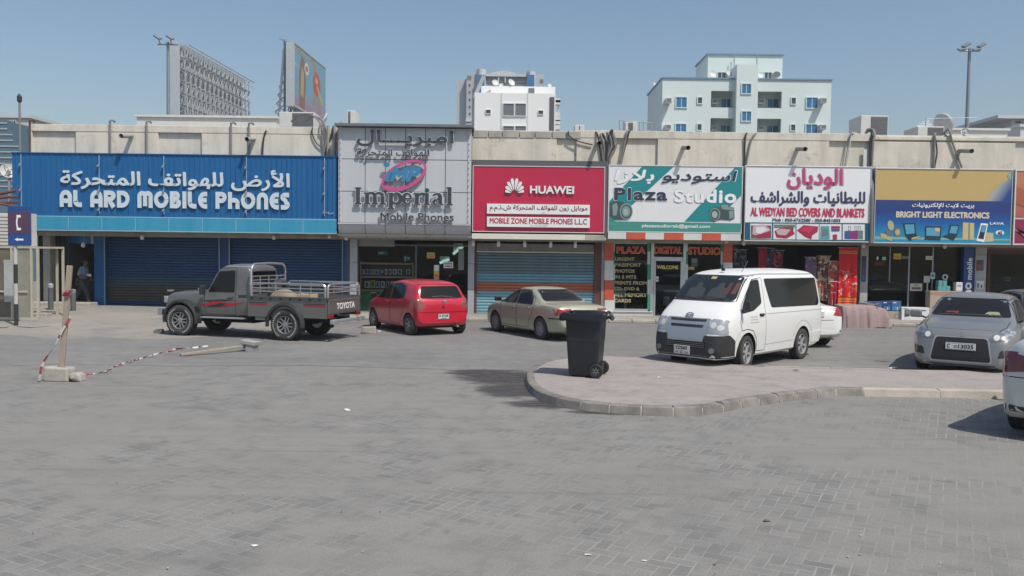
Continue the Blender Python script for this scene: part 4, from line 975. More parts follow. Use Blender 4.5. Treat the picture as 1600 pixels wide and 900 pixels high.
# hanging blankets and the covered heap
def cloth_mat(name, base, cols, scale, seedv=0):
    g = NG(name); vec = g.mapping(0, (1, 1, 1), (seedv, 0, 0)); n1 = g.noise(scale, 3, .6, vec, 1.2); n2 = g.noise(scale*2.1, 3, .6, vec, .8); n3 = g.noise(scale*.55, 2, .5, vec, .6)
    c = base
    c = g.mix(g.ramp(n3, .50, .53), c, cols[0]); c = g.mix(g.ramp(n1, .56, .58), c, cols[1]); c = g.mix(g.ramp(n2, .60, .62), c, cols[2]); g.out(c, .75); return g.m
M_blr = mat('blanket_red', (.62, .012, .022), .7); M_flw = cloth_mat('flower_print', (.62, .012, .022), [(.62, .012, .022), (.45, .20, .13), (.70, .56, .42)], 3.2)
M_bpat = cloth_mat('brown_floral', (.20, .08, .06), [(.48, .34, .20), (.07, .04, .05), (.68, .54, .34)], 2.6, 3); M_bpur = cloth_mat('purple_floral', (.14, .05, .08), [(.16, .10, .18), (.36, .05, .09), (.52, .38, .26)], 3, 8); M_bcr = cloth_mat('cream_floral', (.54, .42, .27), [(.45, .08, .07), (.18, .08, .05), (.66, .56, .42)], 3.4, 5); M_bdk = cloth_mat('dark_red_floral', (.12, .015, .025), [(.03, .02, .03), (.32, .03, .05), (.3, .18, .16)], 3.4, 2); M_bbl = cloth_mat('blue_grey_floral', (.05, .06, .10), [(.03, .03, .05), (.12, .14, .20), (.25, .22, .25)], 3, 6)
def blanket(label, u0, u1, vt, vb, Y, m, folds=3, fr=.03, bands=None):
    x0, x1, z0, z1 = rect(u0, u1, vt, vb, Y); o = thing('hanging_blanket', label, 'blanket', ((x0+x1)/2, Y, z0), 0, 'blankets hung in front of the shop')
    ph = random.uniform(0, 6)
    q = MB(); q.grid(lambda a, b: (x0+(x1-x0)*a+.02*math.sin(b*5+ph)*(1-b), Y+fr*math.sin(a*folds*6.28+ph+b)*(1.1-b*.6), z0+(z1-z0)*b), 36, 14); q.solid(.012)
    b_ = q.build('cloth', m, o, W=True, smooth=True, angle=60)
    if bands:
        for t0, t1, mm in bands:
            q = MB(); q.grid(lambda a, b: (x0-.004+(x1-x0+.008)*a+.02*math.sin((t0+(t1-t0)*b)*5+ph)*(1-(t0+(t1-t0)*b)), Y-.016+fr*math.sin(a*folds*6.28+ph+(t0+(t1-t0)*b))*(1.1-(t0+(t1-t0)*b)*.6), z0+(z1-z0)*(t0+(t1-t0)*b)), 30, 3); q.build('stripe', mm, o, W=True, smooth=True)
    q = MB(); q.tube([(x0-.05, Y, z1), (x1+.05, Y, z1)], .014, 8); q.build('hanging_rod', M_steel, o, W=True)
M_gst = mat('blanket_gold', (.68, .36, .03), .65)
blanket('bright red blanket with gold stripes and white flowers hung outside', 1310, 1338.5, 387, 478, YF-.35, M_blr, 2, .03, [(.02, .045, M_gst), (.07, .09, M_gst), (.11, .13, M_gst), (.90, .915, M_gst), (.935, .945, M_gst), (.16, .62, M_flw)])
blanket('brown and cream floral blanket beside the red one, hung lower', 1278, 1296, 400, 470, YF-.22, M_bpat, 2); blanket('cream floral blanket squeezed against the bright red blanket', 1294, 1311, 408, 478, YF-.28, M_bcr, 2); blanket('purple floral blanket hung high over the roof of the van', 1258, 1282, 402, 462, YF-.15, M_bpur, 2); blanket('dark crimson flowered blanket above the rear of the van', 1207, 1223, 391, 450, YF-.1, M_bdk, 2)
blanket('plain crimson blanket hung narrow above the middle of the van', 1184, 1197, 387, 450, YF-.1, mat('blanket_crimson', (.28, .01, .03), .7), 2); blanket('blue grey blanket between two crimson ones above the van', 1197, 1208, 388, 450, YF-.06, M_bbl, 2); blanket('patterned black and grey blanket beside the studio pillar', 1146, 1166, 390, 445, YF-.05, cloth_mat('black_grey_print', (.03, .03, .03), [(.02, .02, .02), (.10, .10, .11), (.3, .3, .3)], 5, 1), 2)
blanket('gold and brown floral blanket hung low between the van and the red one', 1266, 1281, 436, 488, YF-.30, M_bcr, 2); blanket('deep red flowered blanket hung low beside the bright red blanket', 1297, 1310, 440, 490, YF-.33, cloth_mat('red_cream_floral', (.42, .02, .04), [(.30, .02, .03), (.60, .46, .34), (.12, .02, .03)], 3, 9), 2)
# covered heap
c = G(1345, 512); M_mauve = mat('mauve_cover', (.34, .245, .235), .85, dirt=.3, dscale=5, bump=.1, bscale=60)
a0, a1, b0, b1 = rect(1308, 1386, 477, 513, 27.6)
HP = thing('covered_heap', 'low heap of goods under a mauve cloth on the road before the shops', 'heap', ((a0+a1)/2, 27.6, 0))
def heapz(a, b):
    t = 1 if a < .70 else 1-((a-.70)/.30)**1.5*.30
    ed = min(a/.03, 1)*min((1-a)/.08, 1)*min(b/.16, 1)*min((1-b)/.14, 1)
    zz = (b1-.0)*t*(ed**.45)
    zz -= .02*abs(math.sin(a*9+b*3))*(b < .5)*ed; zz -= .10*math.exp(-((a-.72)/.03)**2)*ed
    return max(0, zz)
q = MB(); q.grid(lambda a, b: (a0+(a1-a0)*a+.035*math.sin(b*9+a*30)*(1-min(b/.3, 1)), 27.15+1.05*b+(.022*math.sin(a*17+1)+.012*math.sin(a*41))*max(0, 1-b*3), heapz(a, b)+.004), 70, 30)
q.build('cover_cloth', M_mauve, HP, W=True, smooth=True, angle=70)
q = MB(); q.grid(lambda a, b: (a1-.62+.60*a, 27.12+.25*b+.03*math.sin(a*20), .015+.14*b*(1-a*.3)+.01*math.sin(a*22)), 16, 6); q.build('dark_lining', mat('navy_lining', (.03, .035, .06), .8), HP, W=True, smooth=True)
c = P(1352, 474, YF-.6); o = thing('metal_basin', 'shiny steel basin on the heap end beside the red blanket', 'basin', (c.x, YF-.9, P(1352, 478, YF-.9).z)); q = MB(); q.lathe([(.02, .0), (.22, .0), (.30, .09), (.36, .10), (.36, .11), (.28, .10), (.2, .02), (.02, .015)], 24); q.build('bowl', mat('shiny_steel', (.7, .7, .72), .2, .9), o, smooth=True)
q = MB(); q.box((-.25, -.2, -o.location.z+.17), (.25, .2, -.002)); q.build('crate_below', mat('dark_crate', (.1, .09, .085), .7), o)

# ------------------------------------------------------------------ sign F: gold and blue electronics board
SF = thing('shop_sign', 'gold and blue electronics fascia picturing laptops and phones', 'sign', (px(1474, 300, YS), YS, 0))
cF = crop_fn(1350, 190, 4.5)
def grad_mat(name, stops, axis='z', z0=0, z1=1, noise=.0):
    g = NG(name); x, y, z = g.xyz(g.pos); t = g.ramp(z if axis == 'z' else x, z0, z1)
    if noise: t = g.math('ADD', t, g.math('MULTIPLY', g.math('SUBTRACT', g.noise(.8, 3), .5), noise))
    cr = g.n.nodes.new('ShaderNodeValToRGB'); g.n.links.new(t, cr.inputs[0]); el = cr.color_ramp.elements
    while len(el) < len(stops): el.new(.5)
    for e, (p_, c_) in zip(el, stops): e.position = p_; e.color = (*c_, 1)
    g.out(cr.outputs[0], .4); g.b.inputs['Specular IOR Level'].default_value = .5; return g.m
zF0, zF1 = pz(381.5, 1474, YS), pz(314, 1474, YS)
M_fgold = mat('board_gold', (.53, .375, .145), .4, dirt=.3, dscale=2.2, streak=True, dcol=(.58, .43, .21)); M_fblue = grad_mat('board_blue_print', [(0, (.02, .30, .45)), (.25, (.01, .22, .42)), (.5, (.008, .10, .33)), (.75, (.02, .045, .20)), (1, (.025, .05, .18))], 'z', zF0, zF1)
sign_board(SF, 1366, 1581, 263.5, 381.5, M_fgold, M_alu)
poly_px(SF, 'blue_field', cF([(79, 549), (1037, 562), (1030, 862), (70, 848)]), YS-.006, .004, M_fblue)
poly_px(SF, 'blue_corner', cF([(1005, 378), (1037, 342), (1035, 425)]), YS-.006, .004, mat('print_teal_pale', (.25, .38, .36), .4))
g = NG('board_swoosh_print'); x_, y_, z_ = g.xyz(g.pos); pA, pB = [P(*q_, YS) for q_ in cF([(880, 500), (1010, 585)])]; dv_ = Vector((pB.x-pA.x, pB.z-pA.z)); t_ = g.math('DIVIDE', g.math('ADD', g.math('MULTIPLY', g.math('SUBTRACT', x_, pA.x), dv_.x), g.math('MULTIPLY', g.math('SUBTRACT', z_, pA.z), dv_.y)), dv_.length_squared)
c_ = g.mix(g.ramp(t_, -.15, .25), (.53, .375, .145), (.36, .40, .38)); c_ = g.mix(g.ramp(t_, .2, .75), c_, (.03, .07, .26)); g.out(c_, .4); M_swoosh = g.m
poly_px(SF, 'soft_swoosh', cF([(840, 559), (905, 487), (960, 440), (1038, 400), (1037, 561)]), YS-.007, .004, M_swoosh)
poly_px(SF, 'light_band', cF([(75, 808), (400, 814), (1030, 826), (1030, 838), (600, 832), (74, 828)]), YS-.010, .004, mat('print_pale_teal', (.22, .40, .36), .4))
M_fl = mat('letter_champagne', (.66, .58, .46), .4); lt1(SF, 'بريت لايت للإلكترونيات', cF, (338, 572, 775, 613), M_lw, .010, .016, arab=True); lt1(SF, 'BRIGHT LIGHT ELECTRONICS', cF, (225, 634, 882, 679), M_fl, .024, .016); lt1(SF, 'LAVA', cF, (885, 707, 984, 725), M_lw, .008, .016)
lt1(SF, '4G', cF, (940, 770, 972, 797), M_navy, .01, .03); cpoly(SF, 'badge_picture', cF, circ(955, 782, 30, 18, 18), M_lw, 0)
M_kh = mat('print_khaki', (.44, .40, .22), .4); M_khd = mat('print_olive', (.16, .17, .12), .4); M_ltop = mat('print_laptop', (.015, .035, .055), .4); M_lscr = mat('print_screen', (.10, .33, .46), .35); M_gph = mat('print_gold_phone', (.55, .46, .26), .4)
def f1(pts, m, k=0): cpoly(SF, 'goods_picture', cF, pts, m, k)
f1(circ(188, 730, 22, 16, 36, rot=-.2), M_kh); f1([(112, 785), (150, 790), (198, 815), (195, 842), (120, 815)], M_kh); f1([(150, 765), (185, 768), (192, 800), (165, 805)], M_khd, 1); f1(circ(236, 778, 26, 18, 32), M_khd); f1(circ(236, 778, 17, 16, 22), M_kh, 1)
f1([(275, 715), (358, 712), (370, 798), (292, 806)], M_ltop); f1([(286, 724), (350, 721), (358, 785), (296, 792)], M_lscr, 1); f1([(292, 808), (372, 800), (412, 808), (322, 836)], M_ltop, 1); f1([(335, 818), (380, 806), (405, 809), (335, 830)], M_gph, 2)
f1([(430, 735), (545, 738), (540, 820), (428, 815)], M_ltop); f1([(440, 745), (535, 748), (531, 806), (438, 802)], M_lscr, 1); f1([(500, 745), (535, 748), (532, 775), (500, 772)], M_gph, 2); f1([(428, 817), (540, 822), (535, 834), (424, 829)], M_ltop, 1)
f1([(605, 725), (672, 728), (655, 800), (590, 792)], M_ltop); f1([(614, 733), (662, 736), (648, 790), (600, 783)], M_lscr, 1); f1([(590, 794), (655, 802), (628, 836), (550, 806)], M_ltop, 1)
f1([(695, 709), (738, 711), (735, 832), (692, 830)], M_gph); f1([(744, 711), (775, 713), (772, 832), (741, 830)], M_gph); f1([(735, 715), (744, 715), (742, 828), (735, 828)], M_khd, 1)
f1([(822, 714), (872, 718), (845, 848), (790, 838)], M_lw); f1([(828, 728), (862, 731), (840, 828), (802, 821)], M_ltop, 1); f1([(832, 732), (858, 735), (848, 780), (820, 776)], M_lscr, 2); f1([(862, 780), (908, 784), (910, 842), (848, 848)], M_gph)
lt1(SF, 'IRIS 88', cF, (708, 842, 760, 851), M_navy, .004, .02) if False else None

# shop F front
M_dgl = glass_mat('dark_shop_glass', (.62, .65, .66), .01)
wF1 = pane(1357, 1418, 386, 486, GY, m=M_dgl); pane(1420, 1455, 386, 497, GY, name='glass_door', m=M_dgl); pane(1457, 1505, 386, 486, GY, m=M_dgl)
bars_px('window_frame', [(1389.3, 1390.5, 384, 440), (1356, 1506, 383, 385.5), (1418, 1420, 385, 498), (1455, 1457, 385, 498)], GY, .06, M_steel)
bars_px('window_base', [(1356, 1418, 486.5, 499), (1457, 1506, 486.5, 500)], GY, .2, mat('beige_base', (.36, .32, .27), .6, dirt=.4))
fr = glass_mat
o = thing('glass_counter', 'long curved dark glass counter inside the electronics shop window', 'counter', (px(1410, 450, YF+.9), YF+.9, .19))
a, b = px(1357, 450, YF+.9), px(1455, 450, YF+.9); top = lambda t: P(1357, 441, YF+.9).z-(max(0, t-.35)/.65)**1.5*.42
q = MB(); q.prism([(a, .19)]+[(a+(b-a)*k/12, top(k/12)) for k in range(13)]+[(b, .19)], lambda x, z: (x, YF+.9, z), lambda x, z: (x, YF+1.4, z)); q.build('counter_body', mat('counter_glassy', (.03, .032, .035), .12, spec=.7), o, W=True)
q = MB(); q.tube([(a+(b-a)*k/12, YF+.89, top(k/12)+.01) for k in range(13)], .016, 6); q.build('edge_trim', M_alu, o, W=True)
M_bx = mat('box_blue_print', (.05, .13, .30), .45); M_bxd = mat('box_navy_print', (.03, .06, .16), .45); M_hp = mat('box_kraft', (.38, .32, .25), .6, dirt=.2)
def goods_box(label, u0, u1, vt, vb, Y, d, base, marks=(), group=None):
    x0, x1, z0, z1 = rect(u0, u1, vt, vb, Y); o = thing('goods_box', label, 'box', ((x0+x1)/2, Y, z0), 0, group)
    q = MB(); q.box((x0, Y, z0), (x1, Y+d, z1)); q.build('carton', base, o, W=True, bevel=.006)
    for i, (a, b, c, e, m) in enumerate(marks): bm_box('print', m, (x0+(x1-x0)*a, Y-.003-.0012*i, z1-(z1-z0)*e), (x0+(x1-x0)*c, Y-.0005, z1-(z1-z0)*b), o)
    return o, (x0, x1, z0, z1)
BY = YF-.45
wds = ['palest blue appliance box beside the mauve heap on the carton', 'blue appliance box printed with pale bars, second from the heap', 'navy appliance box with white bars, third from the heap', 'blue appliance box with white bars next to the white phone carton']
for k, (a, b) in enumerate(((1356.5, 1364), (1365, 1378), (1378.5, 1392.5), (1393, 1408))):
    goods_box(wds[k], a, b, 471.5-(k > 1)*1, 486, BY, .3, [M_bx, M_bx, M_bxd, M_bx][k], [(.12, .12, .5, .2, M_white), (.15, .62, .28, .9, M_lscr), (.36, .5, .48, .9, M_lscr), (.56, .58, .66, .9, M_white), (.74, .45, .84, .9, M_lscr)], 'appliance boxes in a row on the kraft carton')
o, bb = goods_box('long kraft carton with a round arrow mark under the blue boxes', 1350, 1408, 486.3, 500.5, BY-.02, .4, M_hp)
q = MB(); cx, cz = bb[0]+(bb[1]-bb[0])*.88, (bb[2]+bb[3])/2
for k in range(18):
    if k in (4, 13): continue
    t, t2 = 6.283*k/18, 6.283*(k+1)/18; r1, r2 = .065, .095
    q.slab([(cx+r1*math.cos(t), cz+r1*math.sin(t)), (cx+r2*math.cos(t), cz+r2*math.sin(t)), (cx+r2*math.cos(t2), cz+r2*math.sin(t2)), (cx+r1*math.cos(t2), cz+r1*math.sin(t2))], BY-.025, BY-.0205)
q.build('ring_mark', M_txt, o, W=True)
goods_box('white phone carton picturing a dark handset beside the kraft carton', 1409, 1452, 480.5, 501, BY-.1, .35, M_white, [(.10, .15, .28, .72, M_shade), (.14, .22, .25, .5, M_txt), (.52, .18, .88, .26, M_bx), (.05, .05, .2, .09, M_txt), (.14, .7, .34, .95, M_paper), (.78, .86, .98, .99, M_hp)])
goods_box('large pinkish beige carton on edge behind the silver sedan', 1453, 1504, 455, 501.5, BY-.05, .35, mat('box_peach', (.46, .36, .29), .55, dirt=.3, dscale=2), [(.02, .02, .98, .14, mat('box_peach_dark', (.40, .24, .18), .5)), (.24, .33, .31, .39, M_shade), (.05, .52, .22, .55, mat('box_brown_line', (.25, .17, .12), .5)), (.22, .58, .55, .60, mat('box_brown_line', (.25, .17, .12), .5)), (.5, .72, .8, .75, M_txt)])
TZ = P(1475, 454.5, BY+.1).z
tb = [(1465.5, 447, 454.5), (1472, 447, 454.5), (1478.5, 447, 454.5), (1466.5, 438.5, 446.7), (1473.5, 438.5, 446.7)]
tl = ['mint green box, bottom row end of the pile nearest the door', 'mint green box in the middle of the bottom row', 'mint green box at the bottom row end by the blue banner', 'mint green box in the upper row nearest the door', 'mint green box in the upper row nearest the banner']
for k, (u, a, b) in enumerate(tb): goods_box(tl[k], u, u+6.2, a, b, BY+.1, .2, mat('box_mint', (.12, .36, .33), .5), [(.15, .3, .85, .6, M_lscr)], 'mint boxes stacked on the beige carton')
c = P(1476.5, 438.3, BY+.2); o = thing('ring_light', 'small white ring lamp on top of the mint boxes', 'lamp', tuple(c)); q = MB(); q.tube([(.08*math.cos(t*.393), 0, .12+.08*math.sin(t*.393)) for t in range(17)], .022, 8); q.build('ring', M_white, o, smooth=True); q = MB(); q.lathe([(.06, 0), (.05, .02), (.015, .03), (.015, .05)], 12, close=True); q.build('foot', M_black, o)
goods_box('plain pale carton on the beige carton beside the blue banner', 1494, 1504, 441, 454.5, BY+.1, .2, M_paper, [(.2, .3, .8, .5, M_hp)])
card('door_plate', 'white plate with dark lettering on the electronics shop door', 'plate', 1422, 1441, 443, 454.5, GY-.05, mat('plate_cream', (.58, .54, .44), .5), [(.3, .12, .7, .35, M_hp), (.12, .5, .88, .8, M_pbr)])
card('window_sticker', 'yellow sticker on the electronics shop glass beside the cable', 'sticker', 1396, 1408, 396, 405, GY-.05, M_yel, [(.1, .5, .8, .75, M_orange)]); card('window_sticker', 'grey strip sticker next to the yellow one', 'sticker', 1409, 1420, 400, 404.5, GY-.05, mat('sticker_grey', (.2, .19, .18), .6), [(.1, .2, .9, .5, M_txt)])
card('window_sticker', 'white label high on the electronics shop glass', 'sticker', 1446.5, 1457, 400, 406, GY-.05, M_paper, [(.1, .4, .9, .7, M_yel)]); card('price_card', 'blank cream price card on a thin stand in the doorway', 'card', 1443.5, 1453, 431, 441.5, GY-.08, mat('card_cream', (.55, .53, .47), .6), [(.1, .1, .9, .15, M_txt)]); card('price_card', 'small pale card with a teal picture beside the price card', 'card', 1454, 1461, 426, 436, GY-.08, M_paper, [(.2, .2, .8, .7, M_teal)])
o = thing('card_stand', 'thin pale stand under the cream price card', 'stand', tuple(P(1449, 464, GY-.1))); q = MB(); q.tube([(0, 0, 0), (0, 0, .5)], .012, 6); q.build('rod', M_white, o); q = MB(); q.tube([(-.02, .02, 0), (-.02, .02, .5)], .01, 6); q.build('rod', M_white, o)
card('led_sign', 'small lit green sign inside the dark electronics shop', 'sign', 1379, 1384, 401.5, 406, GY+.5, mat('led_green', (.05, .8, .35), .5, emit=.9), [(.3, .3, .7, .7, M_paper)])
card('led_sign', 'tiny white lit mark beside the green sign', 'sign', 1370, 1372.5, 401, 406, GY+.5, mat('led_white', (.7, .8, .75), .5, emit=.6)); card('led_sign', 'dim red lit sign below the green one', 'sign', 1366, 1384, 408, 415, GY+.5, mat('led_red', (.12, .012, .015), .5, emit=.5))
goods_box('rack of dark blue packets hung at the window edge by the beige pillar', 1346.5, 1353.5, 400, 440, YF-.12, .1, M_bxd, [(.1, .02, .9, .2, M_rust), (.1, .25, .9, .45, M_shade), (.15, .5, .85, .7, M_ppl), (.1, .75, .9, .95, M_bx)])
# vertical banner
x0, x1, z0, z1 = rect(1505.5, 1521.5, 383, 470, YF-.15); VB = thing('shop_banner', 'tall dark blue vertical banner with white sideways lettering', 'banner', ((x0+x1)/2, YF-.15, z0))
bm_box('board', mat('banner_blue', (.012, .05, .21), .4, dirt=.15), (x0, YF-.15, z0), (x1, YF+.05, z1), VB)
def vert_text(s, vt, vb, ua, ub, b):
    A = rect(ua, ub, vt, vb, YF-.15); bm = lettering_mesh(s, A[3]-A[2], A[1]-A[0], b, .004)
    bmesh.ops.rotate(bm, verts=bm.verts, cent=(0, 0, 0), matrix=Matrix.Rotation(R(-90), 3, 'Y')); bmesh.ops.translate(bm, verts=bm.verts, vec=((A[0]+A[1])/2, YF-.15, (A[2]+A[3])/2)); q = MB(); q.bm.free(); q.bm = bm; q.build('lettering', M_lw, VB, W=True, fixn=False)
vert_text('mobile', 403, 437, 1510.5, 1519, .012); vert_text('no', 441, 463, 1508, 1518, .03)
clad_pillar(1522.5, 1540.5, 386, 500, [398, 436, 446], YF-.08, mat('pillar_tile', (.42, .42, .40), .5, dirt=.35))
card('notice_board', 'dark brown framed notice on the tiled pillar beside the banner', 'notice', 1526, 1537, 406, 423, YF-.1, M_pbr, [(.1, .1, .6, .4, M_rust)]); card('notice_board', 'pale notice with a small green mark low on the tiled pillar', 'notice', 1525.5, 1537, 439, 451, YF-.1, M_paper, [(.1, .3, .4, .9, M_pgn), (.6, .5, .8, .9, M_shade)])
# ------------------------------------------------------------------ sign G and next opening
SG = thing('shop_sign', 'orange and crimson fascia with pale triangles at the far right', 'sign', (px(1640, 320, YS), YS, 0)); zG0, zG1 = pz(384, 1640, YS), pz(266, 1640, YS)
M_gor = grad_mat('board_orange_print', [(0, (.34, .06, .09)), (.3, (.40, .09, .10)), (.55, (.45, .15, .09)), (1, (.48, .21, .12))], 'z', zG0, zG1, .3)
a0, a1, b0, b1 = sign_board(SG, 1584, 1770, 266, 384, M_gor, M_tw, fw=.05)
mz = pz(342.5, 1590, YS); bm_box('crimson_field', mat('board_crimson', (.26, .022, .075), .4), (a0+.06, YS-.006, b0+.06), (a1-.06, YS-.001, mz), SG); bm_box('white_line', M_tw, (a0+.055, YS-.012, mz), (a1-.055, YS-.001, mz+.035), SG)
poly_px(SG, 'triangle_print', [(1585, 355), (1606, 376), (1640, 382), (1585, 360)], YS-.008, .004, mat('print_rose', (.42, .16, .15), .4)); poly_px(SG, 'triangle_print', [(1586, 290), (1586, 318), (1640, 336), (1625, 310)], YS-.008, .004, mat('print_deep_orange', (.40, .11, .06), .4))
pane(1545, 1720, 398, 497, GY, m=M_dgl); bars_px('window_frame', [(1541, 1760, 390, 398), (1541, 1545, 388, 500), (1720, 1724, 390, 500)], GY, .1, M_rust)
bm_box('header_board', mat('header_brown', (.17, .13, .11), .6, dirt=.3), (px(1541, 388, YF), YF-.05, pz(391, 1650, YF)), (px(1760, 388, YF), YF+.1, pz(384, 1650, YF)))
goods_box('small white box inside the brown framed window behind the silver sedan', 1571, 1579, 433, 440, GY+.3, .2, M_paper, [(.2, .2, .8, .6, M_txt)])
x0, x1, z0, z1 = rect(1545, 1660, 440, 490, GY+.4); o = thing('shop_table', 'brown table inside the brown framed shop window', 'table', ((x0+x1)/2, GY+.4, .19)); bm_box('tabletop', M_rust, (x0, GY+.25, z1-.04), (x1, GY+.8, z1), o)
for xx in (x0+.05, x1-.05):
    for yy in (GY+.3, GY+.72): bm_box('leg', M_rust, (xx-.03, yy, .19), (xx+.03, yy+.06, z1-.041), o)
bm_box('wide_wall', M_wall2, (px(1724, 400, YF)+.01, YF+.02, .16), (XR-.3, YF+.25, SOF+.02))
# small lamps hung under the signs
for i, (u, v, lb) in enumerate(((1135, 376.5, 'small white lamp under the studio sign near its right pillar'), (1162, 380, 'white lamp hung in the gap between the studio and blanket signs'), (1349, 384, 'white lamp under the corner between the blanket and electronics signs'), (1476, 385, 'short white lamp under the middle of the electronics sign'), (130, 383, 'white lamp dangling by the opening under the blue sign'), (222, 371, 'white lamp looped under the middle of the blue strip'), (428, 371, 'round white lamp hung under the blue strip above the pickup cab'), (515, 369, 'white floodlight under the blue strip near the silver sign'), (541, 372, 'white floodlight on the blue pillar beside the silver sign'))):
    Y = YF-.3 if i != 4 else YA-.3; c = P(u, v, Y); o = thing('hanging_lamp', lb, 'lamp', tuple(c), 0, 'small lamps hung under the signs')
    q = MB(); q.lathe([(.02, .10), (.06, .06), (.075, 0), (.06, -.06), (.03, -.08)], 12, close=True); q.build('lamp_head', M_lw, o, smooth=True)
    q = MB(); q.tube([(0, 0, .09), (.04, .02, .16), (0, .05, .32)], .012, 6); q.build('lamp_arm', M_steel, o)
# ================================================================== rooftop things and the town behind
M_acw = mat('ac_white', (.62, .62, .60), .5, dirt=.35, dcol=(.42, .39, .34)); M_grill = mat('ac_grille', (.20, .20, .205), .6, .3, dirt=.3); M_dish = mat('dish_white', (.60, .60, .585), .5, dirt=.3, dcol=(.45, .42, .38))
RZ = 5.55                                  # roof level
def ac_unit(label, u0, u1, vt, vb, Y, d=.9, grille=(.35, 1), legs=True, group='air conditioners on the shop roof'):
    x0, x1, z0, z1 = rect(u0, u1, vt, vb, Y); o = thing('air_conditioner', label, 'air conditioner', ((x0+x1)/2, Y, RZ), 0, group); w_ = x1-x0
    zb = min(z0, ZT-.1) if z0 < ZT else z0
    bm_box('cabinet', M_acw, (x0, Y, zb), (x1, Y+d, z1), o, bevel=.02)
    gx0, gx1 = x0+w_*grille[0]+.03, x0+w_*grille[1]-.04
    q = MB(); n = 12
    for k in range(n): zz = zb+.06+(z1-zb-.12)*k/n; q.box((gx0, Y-.012, zz), (gx1, Y+.004, zz+(z1-zb-.12)/n*.6))
    q.build('grille', M_grill, o, W=True); bm_box('grille_back', M_grill, (gx0-.01, Y-.003, zb+.04), (gx1+.01, Y-.0005, z1-.04), o)
    q = MB()
    for xx in (x0+.08, x1-.08):
        for yy in (Y+.08, Y+d-.08): q.box((xx-.03, yy-.03, RZ), (xx+.03, yy+.03, zb-.001))
    q.build('stand', M_steel, o, W=True)
    return o
def dish(label, u, v, rad, Y, az=25, el=30, base=RZ, parent=None, m=None):
    c = P(u, v, Y); rr = rad/FPX*Y
    o = thing('satellite_dish', label, 'satellite dish', (c.x, Y, base)) if parent is None else parent
    loc = Vector((c.x, Y, c.z)); off = Vector((c.x, Y, base)) if parent is None else Vector(root_of(parent).location)
    Mx = Matrix.Translation(loc-off) @ Matrix.Rotation(R(az), 4, 'Z') @ Matrix.Rotation(R(90-el), 4, 'X')
    q = MB(); q.lathe([(rr*t, -.28*rr*(1-t*t)) for t in (0.02, .2, .4, .6, .8, .93, 1)]+[(rr*1.0, .01), (rr*.93, -.28*rr*(1-.93**2)-.03), (rr*.5, -.28*rr*.75-.04), (.02, -.28*rr-.05)], 28, Mx)
    q.build('dish_bowl' if parent is None else 'satellite_dish', m or M_dish, o, smooth=True)
    if parent is None:
        q = MB()
        for a in (0, 2.1, 4.2): q.tube([Mx @ Vector((rr*.9*math.cos(a), rr*.9*math.sin(a), -.02)), Mx @ Vector((0, 0, rr*.62))], .015, 6)
        q.tube([Mx @ Vector((0, 0, rr*.56)), Mx @ Vector((0, 0, rr*.70))], .05, 8); q.build('feed_arm', M_steel, o)
        q = MB(); q.tube([(0, .05, 0), (0, .05, loc.z-base-.05*rr)], .05, 8); q.build('mast', M_steel, o)
    return o

ac_unit('large grey grilled air conditioner on the roof beside the silver sign', 436, 491, 175, 199, 33, 1.2, (.36, 1))
ac_unit('narrow white air conditioner box on the roof behind the silver sign', 541, 555, 172.5, 199, 33.5, .9, (.15, .55))
ac_unit('tiny white roof unit with a dark square hole above the red sign', 898, 913, 195, 212, 33, .6, (.4, .65))
ac_unit('white roof air conditioner beside the rail near the pale green block', 977, 996, 190, 208, 33, .8, (.2, .7))
ac_unit('tall grey roof air conditioner right of the pale green block', 1345, 1388, 180.5, 213, 33, 1.2, (.34, 1))
ac_unit('wide low roof air conditioner with a dark grille near the right street lamp', 1434, 1475.5, 197.5, 215, 33, 1.2, (.35, 1))
dish('satellite dish seen edge on beside the large grilled air conditioner', 504, 187, 13, 34, -70, 30); dish('big tilted satellite dish behind the wide low air conditioner', 1474, 193, 17, 36, 115, 20)
dish('small white dish on the roof beside the silver sign ledge', 532, 193, 5, 32.5, 10, 60); dish('white satellite dish on the wall left of the blue sign', 13, 266, 12, 29.6, 40, 15, base=3.6); dish('round dish at the foot of the right street lamp', 1508, 206, 6, 34, -20, 20)
o = thing('roof_aerial', 'thin rooftop aerial with crossbars near the right street lamp', 'aerial', tuple(P(1446, 205, 33.5))); q = MB(); q.tube([(0, 0, -1.2), (0, 0, .55)], .02, 6); q.build('mast', M_steel, o); q = MB()
for k in range(4): q.tube([(-.35+.1*k, 0, .2+.08*k), (.25-.06*k, .02, .25+.08*k)], .012, 5)
q.tube([(0, 0, .5), (2.2, .3, .62)], .008, 5); q.build('crossbar', M_steel, o)
q = MB(); a, b = P(968, 188, 36), P(1018, 192, 36); o = thing('roof_railing', 'thin metal railing on the roof left of the pale green block', 'railing', (a.x, 36, RZ))
for k in range(9): x = a.x+(b.x-a.x)*k/8; q.tube([(x, 36, RZ), (x, 36, a.z+(b.z-a.z)*k/8)], .022, 6)
for t in (0, .35, .7): q.tube([(a.x, 36, a.z-t), (b.x, 36, b.z-t)], .02, 6)
q.build('rail', M_steel, o, W=True)
